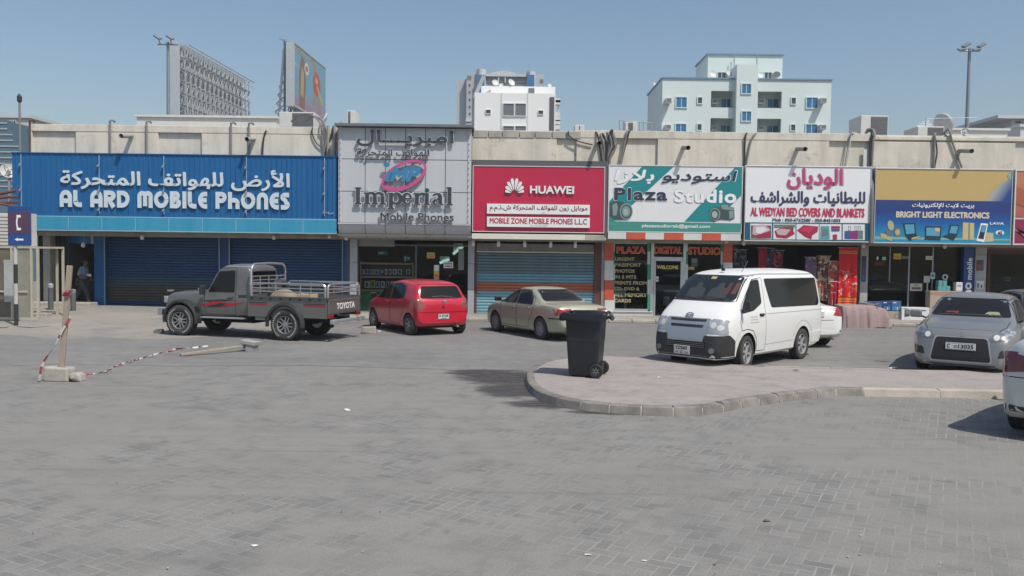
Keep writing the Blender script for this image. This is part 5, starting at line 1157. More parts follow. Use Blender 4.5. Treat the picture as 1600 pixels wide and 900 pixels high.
# white stair heads on the roof
def low_block(label, u0, u1, vt, Y, d, m, name='roof_room', extra=None):
    x0, x1, z0, z1 = rect(u0, u1, vt, vt+25, Y); o = thing(name, label, 'roof room', ((x0+x1)/2, Y, RZ)); bm_box('wall', m, (x0, Y, RZ), (x1, Y+d, z1), o); bm_box('coping', M_tw, (x0-.08, Y-.08, z1+.003), (x1+.08, Y+d+.08, z1+.1), o); return o
M_lw2 = mat('limewash', (.66, .65, .62), .7, dirt=.3, dcol=(.48, .45, .41))
low_block('long low white room on the roof behind the blue sign', 214, 432, 184, 37, 5, M_lw2); low_block('low cream room on the roof at the foot of the right lamp', 1478, 1574, 204, 37, 4, M_lw2)

# pipes and cables over the parapet front
def cable(name, label, cat, runs, group=None):
    o = thing(name, label, cat, tuple(runs[0][0][-1])); 
    if group: o['group'] = group
    off = Vector(o.location)
    for pts, r, m in runs:
        q = MB(); pp = [Vector(p)-off for p in pts]
        sm = [pp[0]]
        for i in range(len(pp)-1):
            p0 = pp[max(i-1, 0)]; p1 = pp[i]; p2 = pp[i+1]; p3 = pp[min(i+2, len(pp)-1)]
            for k in range(1, 6):
                t = k/5; sm.append(.5*((2*p1)+(p2-p0)*t+(2*p0-5*p1+4*p2-p3)*t*t+(3*p1-p0-3*p2+p3)*t**3))
        q.tube(sm, r, 7); q.build('conduit' if len(runs) > 1 else 'line', m, o, smooth=True)
    return o
YP = YW-.06
def pw(u, v, Y=None): return P(u, v, Y or YP)
def hook(u, vt, vb, lab, m=None):
    a = pw(u, vt); cable('wall_pipe', lab, 'pipe', [([P(u+7, vt+1.5, YW+.5), P(u+5, vt-.5, YW+.2), P(u+.5, vt-.5, YP), pw(u, vt+4), pw(u, (vt+vb)/2), pw(u, vb)], .035, m or M_cableg)], 'bent pipes down the parapet')
hook(46.5, 189, 238, 'brown pipe bent over the left end of the parapet', M_rust); hook(172, 189, 240, 'thin pipe over the parapet left of the sunk panel'); hook(229, 190.5, 241, 'thin pipe over the parapet between the spout and second panel'); hook(361, 192.5, 243, 'thin pipe on the parapet right of the second sunk panel'); hook(389, 193, 244, 'thin pipe beside the second drain spout on the parapet')
cable('wall_cable', 'black cable looped on the wall near the silver sign', 'cable', [([pw(416, 204), pw(413, 211), pw(411, 225), pw(410, 242)], .03, M_cable)])
cable('cable_bundle', 'bundle of grey conduits crossing down beside the silver sign', 'cable', [([P(478, 190, 31), P(488, 182, 30.5), P(500, 186, 30), pw(508, 196), pw(510, 215), pw(505, 245)], .04, M_cableg), ([P(455, 190, 31), P(468, 180, 30.6), P(485, 179, 30.2), pw(500, 192), pw(503, 212), pw(506, 246)], .03, M_cableg), ([pw(521, 197), pw(518, 212), pw(511, 228), pw(507, 245)], .035, M_cable), ([pw(488, 199), pw(488, 210), pw(495, 224), pw(505, 232)], .022, M_cable), ([pw(513, 196), pw(513, 215), pw(512, 245)], .05, M_pipe), ([pw(523, 198), pw(523, 220), pw(522, 246)], .05, M_pipe)])
rr_ = random.Random(3)
runs = []
for k in range(9):
    u = 934+k*3.4; runs.append(([P(u-4+rr_.uniform(-5, 3), 207, YW+.15), pw(u+rr_.uniform(-4, 1), 207+rr_.uniform(0, 5)), pw(u+3+rr_.uniform(-3, 3), 228), pw(940+k*1.8, 246), pw(943+k*1.2, 262)], rr_.uniform(.018, .04), M_cableg if k % 3 else M_cable))
runs.append(([pw(957, 203), pw(953, 210), pw(949, 232), pw(947, 262)], .05, M_cable)); runs.append(([pw(888, 205), pw(890, 213), pw(905, 221), pw(926, 226)], .022, M_cable))
cable('cable_bundle', 'thick messy bundle of cables over the gap between red and studio signs', 'cable', runs)
cable('cable_bundle', 'twin grey cables hanging over the left part of the studio sign', 'cable', [([P(985, 206, YW+.3), pw(980, 205), pw(977, 220), pw(973, 240), pw(969, 258)], .04, M_cableg), ([P(988, 206, YW+.3), pw(983, 206), pw(980, 218), pw(975, 236), pw(970, 258)], .03, M_cable)])
cable('cable_bundle', 'pair of dark cables between the studio and blanket signs', 'cable', [([P(1170, 210, YW+.3), pw(1166, 209), pw(1164, 222), pw(1163, 262), P(1163, 300, YS-.03), P(1161, 372, YS-.03)], .03, M_cable), ([P(1185, 209, YW+.3), pw(1180, 209), pw(1173, 222), pw(1166, 258)], .03, M_cableg)])
cable('cable_bundle', 'looped cables over the parapet by the tall roof air conditioner', 'cable', [([P(1352, 212, YW+.4), P(1356, 203, YW+.2), P(1364, 203, YW+.05), pw(1366, 212), pw(1364, 222), pw(1362, 262), P(1363, 300, YS-.03), P(1361, 380, YS-.03)], .05, M_cableg), ([P(1350, 211, YW+.4), P(1358, 205, YW+.2), pw(1363, 210), pw(1360, 225), pw(1361, 262)], .03, M_cable), ([P(1340, 209, YW+.3), pw(1333, 208), pw(1330, 212), pw(1326, 240), pw(1322, 260)], .022, M_acw), ([P(1338, 209, YW+.3), pw(1330, 209), pw(1328, 215), pw(1323, 240), pw(1320, 260)], .018, M_cableg)])
cable('cable_bundle', 'twin cables hanging above the gold electronics sign', 'cable', [([P(1462, 209, YW+.3), pw(1461, 210), pw(1460, 225), pw(1459, 263)], .035, M_cableg), ([pw(1461, 212), pw(1464, 236), pw(1462, 252), pw(1460, 263)], .025, M_cable)])
cable('bent_pipe', 'grey bent pipe leaning over the parapet beside the last spout', 'pipe', [([P(1474, 209, YW+.4), P(1482, 202, YW+.1), pw(1484, 206), pw(1490, 228), pw(1503, 262)], .035, M_cableg), ([P(1474, 208, YW+.4), P(1480, 213, YW), pw(1484, 213), pw(1488, 224)], .025, M_cableg)])
bm_box('wall_bracket', M_acw, (px(1349, 232), YW-.02, pz(262, 1352)), (px(1354.5, 232), YW-.001, pz(233, 1352)))

# ------------------------------------------------------------------ street lamps
M_pole = mat('lamp_pole', (.25, .29, .33), .5, .4, dirt=.25)
def street_lamp(label, u, vt, Y, heads, wpx):
    t = P(u, vt, Y); o = thing('street_lamp', label, 'street lamp', (t.x, Y, 0), 0, 'tall floodlight poles behind the shops'); H = t.z
    q = MB(); q.tube([(0, 0, 0), (0, 0, H*.5), (0, 0, H)], [.16*wpx, .13*wpx, .085*wpx], 12); q.build('pole', M_pole, o, smooth=True)
    q = MB(); q.box((-.28, -.28, 0), (.28, .28, .05)); q.build('base_plate', M_pole, o)
    q = MB(); q.tube([(-.55, 0, H-.12), (.55, 0, H-.12)], .04, 8); q.build('crossarm', M_pole, o)
    for dx, dz, ang in heads:
        Mx = Matrix.Translation((dx, -.2, H+dz)) @ Matrix.Rotation(R(ang), 4, 'Y') @ Matrix.Rotation(R(25), 4, 'X')
        q = MB(); q.box((-.21, -.13, -.05), (.21, .13, .05), Mx); h_ = q.build('lamp_head', M_pole, o, bevel=.03)
        q = MB(); q.box((-.17, -.10, -.062), (.17, .10, -.0505), Mx); q.build('lens', M_alu, h_)
        q = MB(); q.tube([(dx, -.15, H+dz-.03), (dx*.85, 0, H-.12)], .03, 6); q.build('bracket', M_pole, o)
street_lamp('tall slender street lamp behind the blue sign next to the bare billboard', 262.5, 66, 45, [(-.47, .22, 30), (.2, .22, 30)], .85)
street_lamp('tall grey floodlight pole alone against the sky on the right', 1515, 76, 45, [(-.52, -.08, -10), (-.30, .14, -28), (.26, -.08, -10), (.52, .14, -28)], .9)
# ------------------------------------------------------------------ billboards
M_bbw = mat('billboard_pale', (.46, .50, .52), .5, dirt=.25); M_tr_ = mat('truss_steel', (.46, .48, .49), .5, .2, dirt=.3)
def billboard(label, pa, pb, Ya, Yb, vbot, front):
    a, b = P(*pa, Ya), P(*pb, Yb); H1 = (a.z+b.z)/2; z0 = P(pa[0], vbot, Ya).z
    o = thing('billboard', label, 'billboard', (a.x, Ya, 0)); d = Vector((b.x-a.x, Yb-Ya, 0)); Ln = d.length; d.normalize(); nrm = Vector((d.y, -d.x, 0))
    A = Vector((a.x, Ya, 0))
    def pt(s, t, z): return A+d*s+nrm*t+Vector((0, 0, z))
    return o, Ln, H1, z0, pt
o, Ln, H1, z0, pt = billboard('large bare billboard frame seen from behind beside the left street lamp', (281, 66), (386, 126), 65, 79.3, 178, False)
def obx(q, pt, s0, s1, t0, t1, za, zb):
    c = [pt(s, t, z) for z in (za, zb) for s, t in ((s0, t0), (s1, t0), (s1, t1), (s0, t1))]
    v = [q.bm.verts.new(p) for p in c]
    for f in ((3,2,1,0),(4,5,6,7),(0,1,5,4),(1,2,6,5),(2,3,7,6),(3,0,4,7)): q._f([v[i] for i in f])
q = MB(); obx(q, pt, 0, Ln, -.75, -.5, z0, H1); q.build('panel', M_bbw, o, W=True)
q = MB(); obx(q, pt, -.05, .02, -.95, 0, z0-.1, H1+.05); q.build('end_panel', M_bbw, o, W=True)
q = MB(); nb = 15
for k in range(nb+1):
    s = .3+(Ln-.5)*k/nb
    q.bar(pt(s, -.42, z0-1), pt(s, -.42, H1), .12, .12); q.bar(pt(s, .25, z0-2), pt(s, .25, H1-.5), .07, .07); q.bar(pt(s, 1.2, 3), pt(s, .2, H1-1.2), .08, .08)
    for j in range(6):
        za = z0+(H1-z0)*j/6; q.bar(pt(s, -.42, za), pt(s, .25, za+(H1-z0)/12), .05, .05); q.bar(pt(s, .25, za+(H1-z0)/12), pt(s, -.42, za+(H1-z0)/6), .05, .05)
for j in range(7):
    zz = z0+(H1-z0)*j/6; q.bar(pt(.1, -.3, zz), pt(Ln, -.3, zz), .14, .1); q.bar(pt(.1, .3, zz-.2), pt(Ln, .3, zz-.2), .05, .05)
for k in range(nb):
    s0, s1 = .3+(Ln-.5)*k/nb, .3+(Ln-.5)*(k+1)/nb
    for j in range(4): za, zb = z0+(H1-z0)*j/4, z0+(H1-z0)*(j+1)/4; q.bar(pt(s0, .27, za), pt(s1, .27, zb), .045, .045)
    q.bar(pt(s0, -.4, H1+.1), pt(s0, .9, H1-.9), .05, .05)
q.build('truss', M_tr_, o, W=True)
q = MB(); q.bar(pt(0, .7, H1-.2), pt(Ln, .7, H1-.2), .1, .05); q.bar(pt(-.3, .5, z0-.3), pt(Ln, .5, z0-.3), .7, .06); q.build('catwalk', M_tr_, o, W=True)
q = MB()
for k in range(5): s = Ln*(k+.3)/5; q.tube([pt(s, 0, 0), pt(s, 0, z0)], .2, 10)
q.build('support_post', M_tr_, o, W=True)
o, Ln, H1, z0, pt = billboard('billboard with a faded colourful poster facing right above the roofs', (460, 65), (508.5, 106), 78, 88.6, 166, True)
q = MB(); obx(q, pt, 0, Ln, -.8, 0, z0, H1); q.build('box', M_bbw, o, W=True)
g = NG('poster_print'); n1 = g.noise(.35, 3, .5, dist=1.5); n2 = g.noise(.6, 3, .55, g.mapping(0, (1, 1, 1), (4, 2, 7)), 1); zc_ = g.ramp(g.xyz(g.pos)[2], z0, z0+2)
c_ = g.mix(g.ramp(n1, .56, .60), (.16, .33, .42), (.30, .24, .18)); c_ = g.mix(g.ramp(n2, .64, .70), c_, (.38, .18, .17)); c_ = g.mix(g.ramp(n1, .30, .36, 1, 0), c_, (.45, .43, .42)); c_ = g.mix(zc_, (.36, .18, .22), c_); g.out(c_, .5); M_poster = g.m
q = MB(); obx(q, pt, .12, Ln-.12, .003, .02, z0+.15, H1-.15); q.build('poster', M_poster, o, W=True)
def on_board(name, m, pts, k): q = MB(); v = [pt(Ln*s, .022+.004*k, z0+(H1-z0)*t) for s, t in pts]; f = [q.bm.verts.new(p) for p in v]; q._f(f); q.build(name, m, o, W=True)
on_board('poster_shape', mat('poster_brown', (.22, .13, .09), .5), [(.14, .05), (.30, .02), (.34, .5), (.30, .82), (.2, .88), (.13, .6)], 0)
on_board('poster_shape', mat('poster_tan', (.42, .30, .16), .5), [(.17, .25), (.26, .2), (.28, .62), (.20, .72)], 1)
on_board('poster_shape', mat('poster_white', (.55, .54, .52), .5), circ(.36, .72, .07, 14, .1), 1); on_board('poster_shape', mat('poster_red', (.42, .08, .07), .5), circ(.36, .72, .035, 12, .05), 2)
on_board('poster_shape', mat('poster_red', (.42, .08, .07), .5), [(.58, .45), (.70, .38), (.82, .50), (.78, .72), (.64, .80), (.57, .66)], 1); on_board('poster_shape', mat('poster_yellow', (.52, .38, .08), .5), [(.68, .55), (.72, .58), (.90, .30), (.86, .27)], 2); on_board('poster_shape', mat('poster_yellow', (.52, .38, .08), .5), circ(.68, .64, .04, 12, .06), 2)
q = MB(); obx(q, pt, 0, Ln, -.02, .06, H1-.14, H1+.02); obx(q, pt, 0, Ln, -.02, .06, z0-.02, z0+.14); obx(q, pt, Ln-.12, Ln+.02, -.02, .06, z0+.141, H1-.141); q.build('frame', M_tr_, o, W=True)
q = MB()
for k in range(4):
    s = .3+(Ln-.6)*k/3
    q.bar(pt(s, -1.0, z0-4), pt(s, -1.0, H1+.3), .16, .16); q.bar(pt(s, -2.4, 3), pt(s, -1.1, H1-.6), .16, .16)
    for j in range(9): za = z0-2+(H1-z0+1)*j/9; q.bar(pt(s, -1.0-(9-j)*.13, za), pt(s, -1.0, za+.7), .10, .10); q.bar(pt(s, -1.0-(8-j)*.13, za+.75), pt(s, -1.0, za), .10, .10)
q.bar(pt(0, -1.4, H1+.3), pt(.2, -.6, H1), .1, .1); q.build('truss', M_pole, o, W=True)
q = MB()
for k in range(3): s = Ln*(k+.5)/3; q.tube([pt(s, -.4, 0), pt(s, -.4, z0)], .25, 10)
q.build('support_post', M_tr_, o, W=True)

# ------------------------------------------------------------------ buildings behind
M_bglass = mat('window_blue_glass', (.03, .16, .34), .18, spec=.6); M_gglass = mat('window_grey_glass', (.16, .17, .18), .3, spec=.6); M_dglass = mat('window_dark_glass', (.05, .06, .07), .2, spec=.6)
def building(name, label, u0, u1, vt, Y, d, m):
    x0, x1, z0, z1 = rect(u0, u1, vt, vt+30, Y); o = thing(name, label, 'building', ((x0+x1)/2, Y, 0)); bm_box('wall', m, (x0, Y, 0), (x1, Y+d, z1), o); return o, x0, x1, z1
def window(o, u0, u1, vt, vb, Y, mg, mf, depth=.12, fw=.08, mull=1):
    x0, x1, z0, z1 = rect(u0, u1, vt, vb, Y)
    q = MB()
    for a, b in (((x0-fw, z0-fw), (x1+fw, z0)), ((x0-fw, z1), (x1+fw, z1+fw)), ((x0-fw, z0+.001), (x0, z1-.001)), ((x1, z0+.001), (x1+fw, z1-.001))): q.box((a[0], Y-.09, a[1]), (b[0], Y+.02, b[1]))
    f = q.build('window', mf, o, W=True)
    bm_box('pane', mg, (x0, Y-.03, z0), (x1, Y-.002, z1), f)
    if mull:
        q = MB()
        for k in range(1, mull+1): x = x0+(x1-x0)*k/(mull+1); q.box((x-.025, Y-.05, z0), (x+.025, Y-.031, z1))
        q.build('mullion', mf, f, W=True)
# white block
M_bw = mat('bright_white_wall', (.80, .80, .78), .6, dirt=.12, dscale=.5, streak=True, dcol=(.66, .65, .62))
Yw = 70
o, x0, x1, z1 = building('white_building', 'bright white block with four grey windows rising behind the parapet', 741.5, 868, 145.5, Yw, 10, M_bw)
for (a, b, c_, d_) in ((786.2, 802.8, 162.2, 181), (805, 821.5, 162.2, 181), (786.2, 802.8, 197.3, 216), (805, 821.5, 197.3, 216)): window(o, a, b, c_, d_, Yw, M_gglass, M_bw, fw=.05, mull=0)
for a, v in ((759.5, 171.8), (841.5, 173)): window(o, a, a+7, v, v+5.5, Yw, M_dglass, M_bw, fw=.04, mull=0)
a, b, c_, d_ = rect(752, 867.5, 135, 146, Yw+2.5); bm_box('roof_room', M_bw, (a, Yw+2.5, c_-.3), (b, Yw+8, d_), o)
q = MB()
for u in (783.5, 824.5): x = px(u, 170, Yw); q.box((x-.05, Yw-.03, 5), (x+.05, Yw-.001, z1)) 
q.build('wall_joint', mat('joint_grey', (.6, .6, .58), .6), o, W=True)
x = px(863, 170, Yw); q = MB(); q.box((x-.22, Yw-.06, 5), (x+.16, Yw-.002, z1-.3)); q.build('dark_downpipe', M_seam, o, W=True)
q = MB(); xx = x1
for v in (158, 161, 180, 187, 192, 200): c = P(870.5, v, Yw+1); q.box((xx, Yw+.6, c.z-.18), (xx+.45, Yw+1.3, c.z+.18))
q.tube([(xx+.3, Yw+1, 6), (xx+.3, Yw+1, P(870, 156, Yw).z)], .05, 6); q.build('side_fittings', M_acw, o, W=True)
a, b, c_, d_ = rect(826, 835, 137.5, 145.5, Yw+2.4); bm_box('louvre', M_gglass, (a, Yw+2.44, c_), (b, Yw+2.497, d_), o)
for u, v, r_, az in ((774.5, 129, 5.5, 20), (783.5, 132.5, 3.3, -10), (799.5, 128.5, 5.8, 35), (859, 133, 3.2, 10)):
    dish('', u, v, r_, Yw+2.6, az, 25, parent=o)
    cp = P(u, v, Yw+2.6); q = MB(); q.tube([(cp.x, Yw+2.8, cp.z-1.2), (cp.x, Yw+2.8, cp.z)], .06, 6); q.build('dish_mast', M_steel, o, W=True)
q = MB(); c = P(752, 140, Yw+1); q.bar((c.x-.6, Yw+1, z1-.3), (c.x+.2, Yw+1, z1+1.6), .12, .3); q.bar((c.x-.1, Yw+1, z1-.3), (c.x+.8, Yw+1, z1+.4), .08, .2); q.build('roof_ladder', M_tr_, o, W=True)
# hazy tower behind it
M_tow = mat('tower_grey', (.44, .455, .47), .6, dirt=.2, dscale=.2, streak=True); M_tow2 = mat('tower_pale', (.52, .53, .54), .6); Yt = 300
o, x0, x1, z1 = building('tower_block', 'tall pale grey tower with curved roofline behind the white block', 729, 850, 116, Yt, 26, M_tow)
bm_box('side_wall', M_tow, (P(720, 150, Yt+26).x-.0, Yt+3, 0), (x0-.01, Yt+25.5, z1-1.2), o)
def tb_(name, m, u0, u1, vt, vb, d): a, b, c_, d_ = rect(u0, u1, vt, vb, Yt); bm_box(name, m, (a, Yt-d, c_), (b, Yt-.01, d_), o)
for u0, u1, vt in ((744, 759, 109.5), (822, 836, 113)): 
    a, b, c_, d_ = rect(u0, u1, vt, 230, Yt); q = MB(); q.prism(circ((a+b)/2, Yt, (b-a)/2, 20, 2.2), lambda x, y: (x, y, 5), lambda x, y: (x, y, d_)); q.build('round_bay', M_tow2, o, W=True, smooth=True)
for u0, u1 in ((746, 757), (823, 834)): a, b, c_, d_ = rect(u0, u1, 119, 230, Yt); bm_box('bay_glass', M_bglass, (a, Yt-2.26, c_), (b, Yt-2.0, d_), o)
a, b, c_, d_ = rect(768, 806, 110, 120, Yt-1); q = MB(); q.slab([(a+(b-a)*k/14, d_-1.0+math.sin(math.pi*k/14)*1.0) for k in range(15)]+[(b, c_), (a, c_)], Yt-1, Yt+6); q.build('curved_crown', M_tow2, o, W=True)
tb_('dark_band', M_gglass, 760, 821, 121, 129, .5); tb_('cornice', M_tow2, 759, 822, 116.5, 120.5, 1.2); tb_('column', M_tow2, 778, 780, 121, 130, 1); tb_('column', M_tow2, 788.5, 790.5, 121, 130, 1)
for v in (133.5, 144.5, 156, 167, 178): window(o, 732.5, 735, v-2, v+2, Yt, M_dglass, M_tow, fw=.05, mull=0)
window(o, 730, 736.5, 118.5, 124.5, Yt, M_gglass, M_tow, fw=.05, mull=0); window(o, 843.5, 849, 124, 130, Yt, M_gglass, M_tow, fw=.05, mull=0)
for v in (186, 194): a, b, c_, d_ = rect(728, 737, v, v+5, Yt); bm_box('balcony', M_tow2, (a, Yt-1.4, c_), (b, Yt-.01, d_), o)
# pale green block
M_pg = mat('pale_mint_wall', (.62, .70, .68), .6, dirt=.15, dscale=.4, streak=True, dcol=(.54, .60, .585)); M_bld = mat('blue_coping', (.16, .25, .34), .5); Yp = 75
xg0, xg1, _, zg1 = rect(1035, 1299, 124.5, 150, Yp)[0], rect(1035, 1299, 124.5, 150, Yp)[1], 0, rect(1035, 1299, 124.5, 150, Yp)[3]
o = thing('apartment_block', 'pale green apartment block with blue windows and recessed balconies', 'building', ((xg0+xg1)/2, Yp, 0))
bal = [(1111, 1148.5, 142, 168), (1184, 1221.5, 142.5, 168.5), (1110.5, 1148, 184.5, 212), (1183, 1220.5, 185, 212)]
bx = sorted({round(rect(a, b, c_, d_, Yp)[i], 3) for a, b, c_, d_ in bal for i in (0, 1)})
# front wall as a grid with the balcony holes left out
B1 = rect(*bal[0], Yp); B2 = rect(*bal[1], Yp); B3 = rect(*bal[2], Yp)
xsg = [xg0, B1[0], B1[1], B2[0], B2[1], xg1]; zsg = [0, B3[2], B3[3], B1[2], B1[3], zg1]
q = MB()
for i in range(5):
    for j in range(5):
        if i in (1, 3) and j in (1, 3): continue
        q.box((xsg[i], Yp, zsg[j]), (xsg[i+1], Yp+.3, zsg[j+1]))
q.box((xg0, Yp+1.6, 0), (xg1, Yp+8, zg1-.02)); q.box((xg0, Yp+.3, 0), (xg0+.3, Yp+1.6, zg1)); q.box((xg1-.3, Yp+.3, 0), (xg1, Yp+1.6, zg1)); q.box((xg0+.3, Yp+.3, zg1-.3), (xg1-.3, Yp+1.6, zg1-.02))
for z in (B3[2], B1[2]): q.box((xg0+.3, Yp+.301, z-.3), (xg1-.3, Yp+1.6, z-.005))
q.build('wall', M_pg, o, W=True)
q = MB(); 
for a, b in ((1035, 1151), (1181, 1299)): q.box((px(a, 124, Yp)-(.1 if a < 1100 else 0), Yp-.1, zg1+.003), (px(b, 124, Yp)+(.1 if b > 1200 else 0), Yp+.4, zg1+.13))
q.box((xg0-.1, Yp+.401, zg1+.003), (xg0+.3, Yp+8.1, zg1+.13)); q.build('coping', M_bld, o, W=True)
a, b, c_, d_ = rect(1106, 1222.5, 86.5, 124, Yp+3); bm_box('penthouse', M_pg, (a, Yp+3, zg1-.01), (b, Yp+8, d_), o); bm_box('penthouse_coping', M_bld, (a-.12, Yp+2.88, d_+.002), (b+.12, Yp+8.1, d_+.13), o)
a, b, c_, d_ = rect(1150.5, 1183.5, 100.5, 214, Yp-.6); bm_box('stair_shaft', M_pg, (a, Yp-.6, 0), (b, Yp+2.99, d_), o)
for v in (131.5, 174.5): window(o, 1159.2, 1173, v, v+14.5, Yp-.6, M_bglass, M_pg)
for i, vv in enumerate((152.2, 194)):
    s = -.8*i
    window(o, 1056.5+s, 1072.5+s, vv, vv+15.5, Yp, M_bglass, M_pg); window(o, 1260+s, 1277+s, vv+.7, vv+16.5, Yp, M_bglass, M_pg)
    window(o, 1090.3+s, 1096.5+s, vv+.3, vv+9.3, Yp, M_dglass, M_pg, mull=0); window(o, 1236.5+s, 1242.8+s, vv+1, vv+10.2, Yp, M_dglass, M_pg, mull=0)
    window(o, 1126.5+s, 1144+s, vv+2.3, vv+15.8, Yp+1.6, M_bglass, M_pg); window(o, 1199+s, 1216+s, vv+2.8, vv+16, Yp+1.6, M_bglass, M_pg)
    for u in (1041, 1283.5):
        a, b, c_, d_ = rect(u+s, u+9+s, vv, vv+8, Yp-.9); q = MB(); q.box((a, Yp-.9, c_), (b, Yp-.003, d_)); ac_ = q.build('window_air_conditioner', M_acw, o, W=True, bevel=.03); bm_box('grille', M_grill, (a+.06, Yp-.915, c_+.08), (b-.06, Yp-.902, d_-.08), ac_)
    for u in (1112.5, 1185.5):
        a, b, c_, d_ = rect(u+s, u+9+s, vv+2, vv+9.5, Yp+.8); q = MB(); q.box((a, Yp+.8, c_), (b, Yp+1.597, d_)); ac_ = q.build('window_air_conditioner', M_acw, o, W=True, bevel=.03); bm_box('grille', M_grill, (a+.06, Yp+.785, c_+.08), (b-.06, Yp+.798, d_-.08), ac_)
for a, b in ((1121.5, 1133.5), (1194.5, 1205.5)): window(o, a, b, 113.5, 123, Yp+3, M_dglass, M_pg, fw=.06)
for u, v, r_, az in ((1114, 115.5, 6.2, 15), (1139.5, 114, 5.8, 25), (1189.5, 117, 5, 0), (1025, 133.5, 5.5, 40)): dish('', u, v, r_, Yp+1 if u > 1030 else Yp+7, az, 25, parent=o)
a, b, c_, d_ = rect(1208, 1219.5, 111.5, 121, Yp+1); q = MB(); q.prism(circ((a+b)/2, (c_+d_)/2, (b-a)/2, 20, (d_-c_)/2), lambda x, z: (x, Yp+1, z), lambda x, z: (x, Yp+1.8, z)); q.build('water_tank', M_gglass, o, W=True, smooth=True)
q = MB()
for u, v in ((1147.5, 84), (1183, 84), (1142.5, 97)): c = P(u, v, Yp+2.5); q.tube([(c.x, Yp+2.5, zg1), (c.x, Yp+2.5, c.z)], .05, 6)
q.build('roof_mast', M_steel, o, W=True)
# far right and far left neighbours
M_fr = mat('far_grey_wall', (.42, .43, .44), .7, dirt=.25); Yr = 80
o, x0, x1, z1 = building('grey_building', 'grey building with a flat roof at the far right edge of the skyline', 1581, 1680, 186.5, Yr, 14, M_fr)
bm_box('side_wing', M_gglass, (px(1553, 195, Yr+9), Yr+4, 0), (x0-.01, Yr+12, z1-.6), o); bm_box('roof_edge', M_tow2, (x0-1.6, Yr-.4, z1+.003), (x1, Yr+14, z1+.3), o)
window(o, 1585, 1595, 188.5, 193, Yr, M_dglass, M_fr, mull=0); window(o, 1599, 1612, 188.5, 193, Yr, M_dglass, M_fr, mull=0); a, b, c_, d_ = rect(1583, 1604, 196, 205, Yr-1); bm_box('balcony', M_tow2, (a, Yr-1, c_), (b, Yr-.01, d_), o)
o, x0, x1, z1 = building('white_house', 'small pale house tucked under the grey building at right', 1594, 1660, 199, 60, 8, M_lw2); bm_box('roof_edge', M_tw, (x0-.1, 59.9, z1+.003), (x1, 68.1, z1+.2), o)
M_fb = mat('far_beige_wall', (.56, .52, .46), .7, dirt=.2); Yl = 62
o, x0, x1, z1 = building('beige_building', 'pale beige building at the left edge beyond the blue sign', -160, 46.5, 183.5, Yl, 14, M_fb)
bm_box('roof_edge', M_tow2, (x0, Yl-.15, z1+.003), (x1+.15, Yl+14, z1+.25), o)
for u, v in ((16.5, 189), (22.5, 189), (27, 209), (37, 209), (37.5, 229), (28, 229)): window(o, u, u+2.6, v, v+4.5, Yl, M_dglass, M_fb, fw=.05, mull=0)
M_st_ = mat('blue_grey_cladding', (.10, .17, .22), .35, dirt=.2, spec=.6); o = thing('stepped_building', 'blue grey stepped building in front of the beige one at left', 'building', (px(0, 250, 55), 55, 0)); 
a = px(-200, 250, 55); q = MB(); zz = [pz(v, 15, 55) for v in (188.5, 202.5, 223)]; q.box((a, 55, 0), (px(11.5, 220, 55), 62-.5, zz[0])); q.box((px(11.5, 220, 55)+.002, 55, 0), (px(20, 220, 55), 61, zz[1])); q.box((px(20, 220, 55)+.002, 55, 0), (px(31, 240, 55), 60.5, zz[2])); q.build('wall', M_st_, o, W=True)
q = MB()
for k in range(12): v = 192+k*9; z = pz(v, 15, 55); q.box((a, 54.96, z-.06), (px(31, 240, 55) if v > 224 else px(20, 220, 55) if v > 204 else px(11.5, 220, 55), 54.999, z+.02))
q.build('floor_band', M_tow, o, W=True)
o = thing('thin_mast', 'thin dark mast with a small head above the left end of the roof', 'mast', (px(31, 200, 40), 40, 0)); q = MB(); zt = pz(158, 31, 40); q.tube([(0, 0, 0), (0, 0, zt)], .05, 8); q.build('pole', M_cableg, o); q = MB(); q.lathe([(.02, zt-.1), (.11, zt), (.11, zt+.22), (.03, zt+.35)], 10, close=True); q.build('head', M_cable, o)
# distant skyline fillers
for k, (u0, u1, vt, Y, lab) in enumerate(((-400, -60, 240, 90, 'low grey far building beyond the left edge'), (1700, 2300, 215, 95, 'low pale far building beyond the right edge'))):
    o, x0, x1, z1 = building('far_building', lab, u0, u1, vt, Y, 14, M_fr if k == 0 else M_fb); bm_box('roof_edge', M_tow2, (x0, Y-.2, z1+.003), (x1, Y+14, z1+.3), o)
# ================================================================== vehicles
def pchip(kn):
    xs = [k[0] for k in kn]; ys = [k[1] for k in kn]; n = len(xs)
    h_ = [xs[i+1]-xs[i] for i in range(n-1)]; d = [(ys[i+1]-ys[i])/h_[i] if h_[i] > 1e-9 else 0 for i in range(n-1)]; m = [0]*n; m[0] = d[0]; m[-1] = d[-1]
    for i in range(1, n-1):
        if d[i-1]*d[i] > 0: w1, w2 = 2*h_[i]+h_[i-1], h_[i]+2*h_[i-1]; m[i] = (w1+w2)/(w1/d[i-1]+w2/d[i])
    def f(x):
        if x <= xs[0]: return ys[0]
        if x >= xs[-1]: return ys[-1]
        i = max(k for k in range(n-1) if xs[k] <= x)
        if h_[i] < 1e-9: return ys[i+1]
        t = (x-xs[i])/h_[i]
        return ys[i]*(2*t**3-3*t*t+1)+h_[i]*m[i]*(t**3-2*t*t+t)+ys[i+1]*(-2*t**3+3*t*t)+h_[i]*m[i+1]*(t**3-t*t)
    return f
class Vehicle: pass
M_well = mat('wheel_well', (.012, .012, .012), .9)
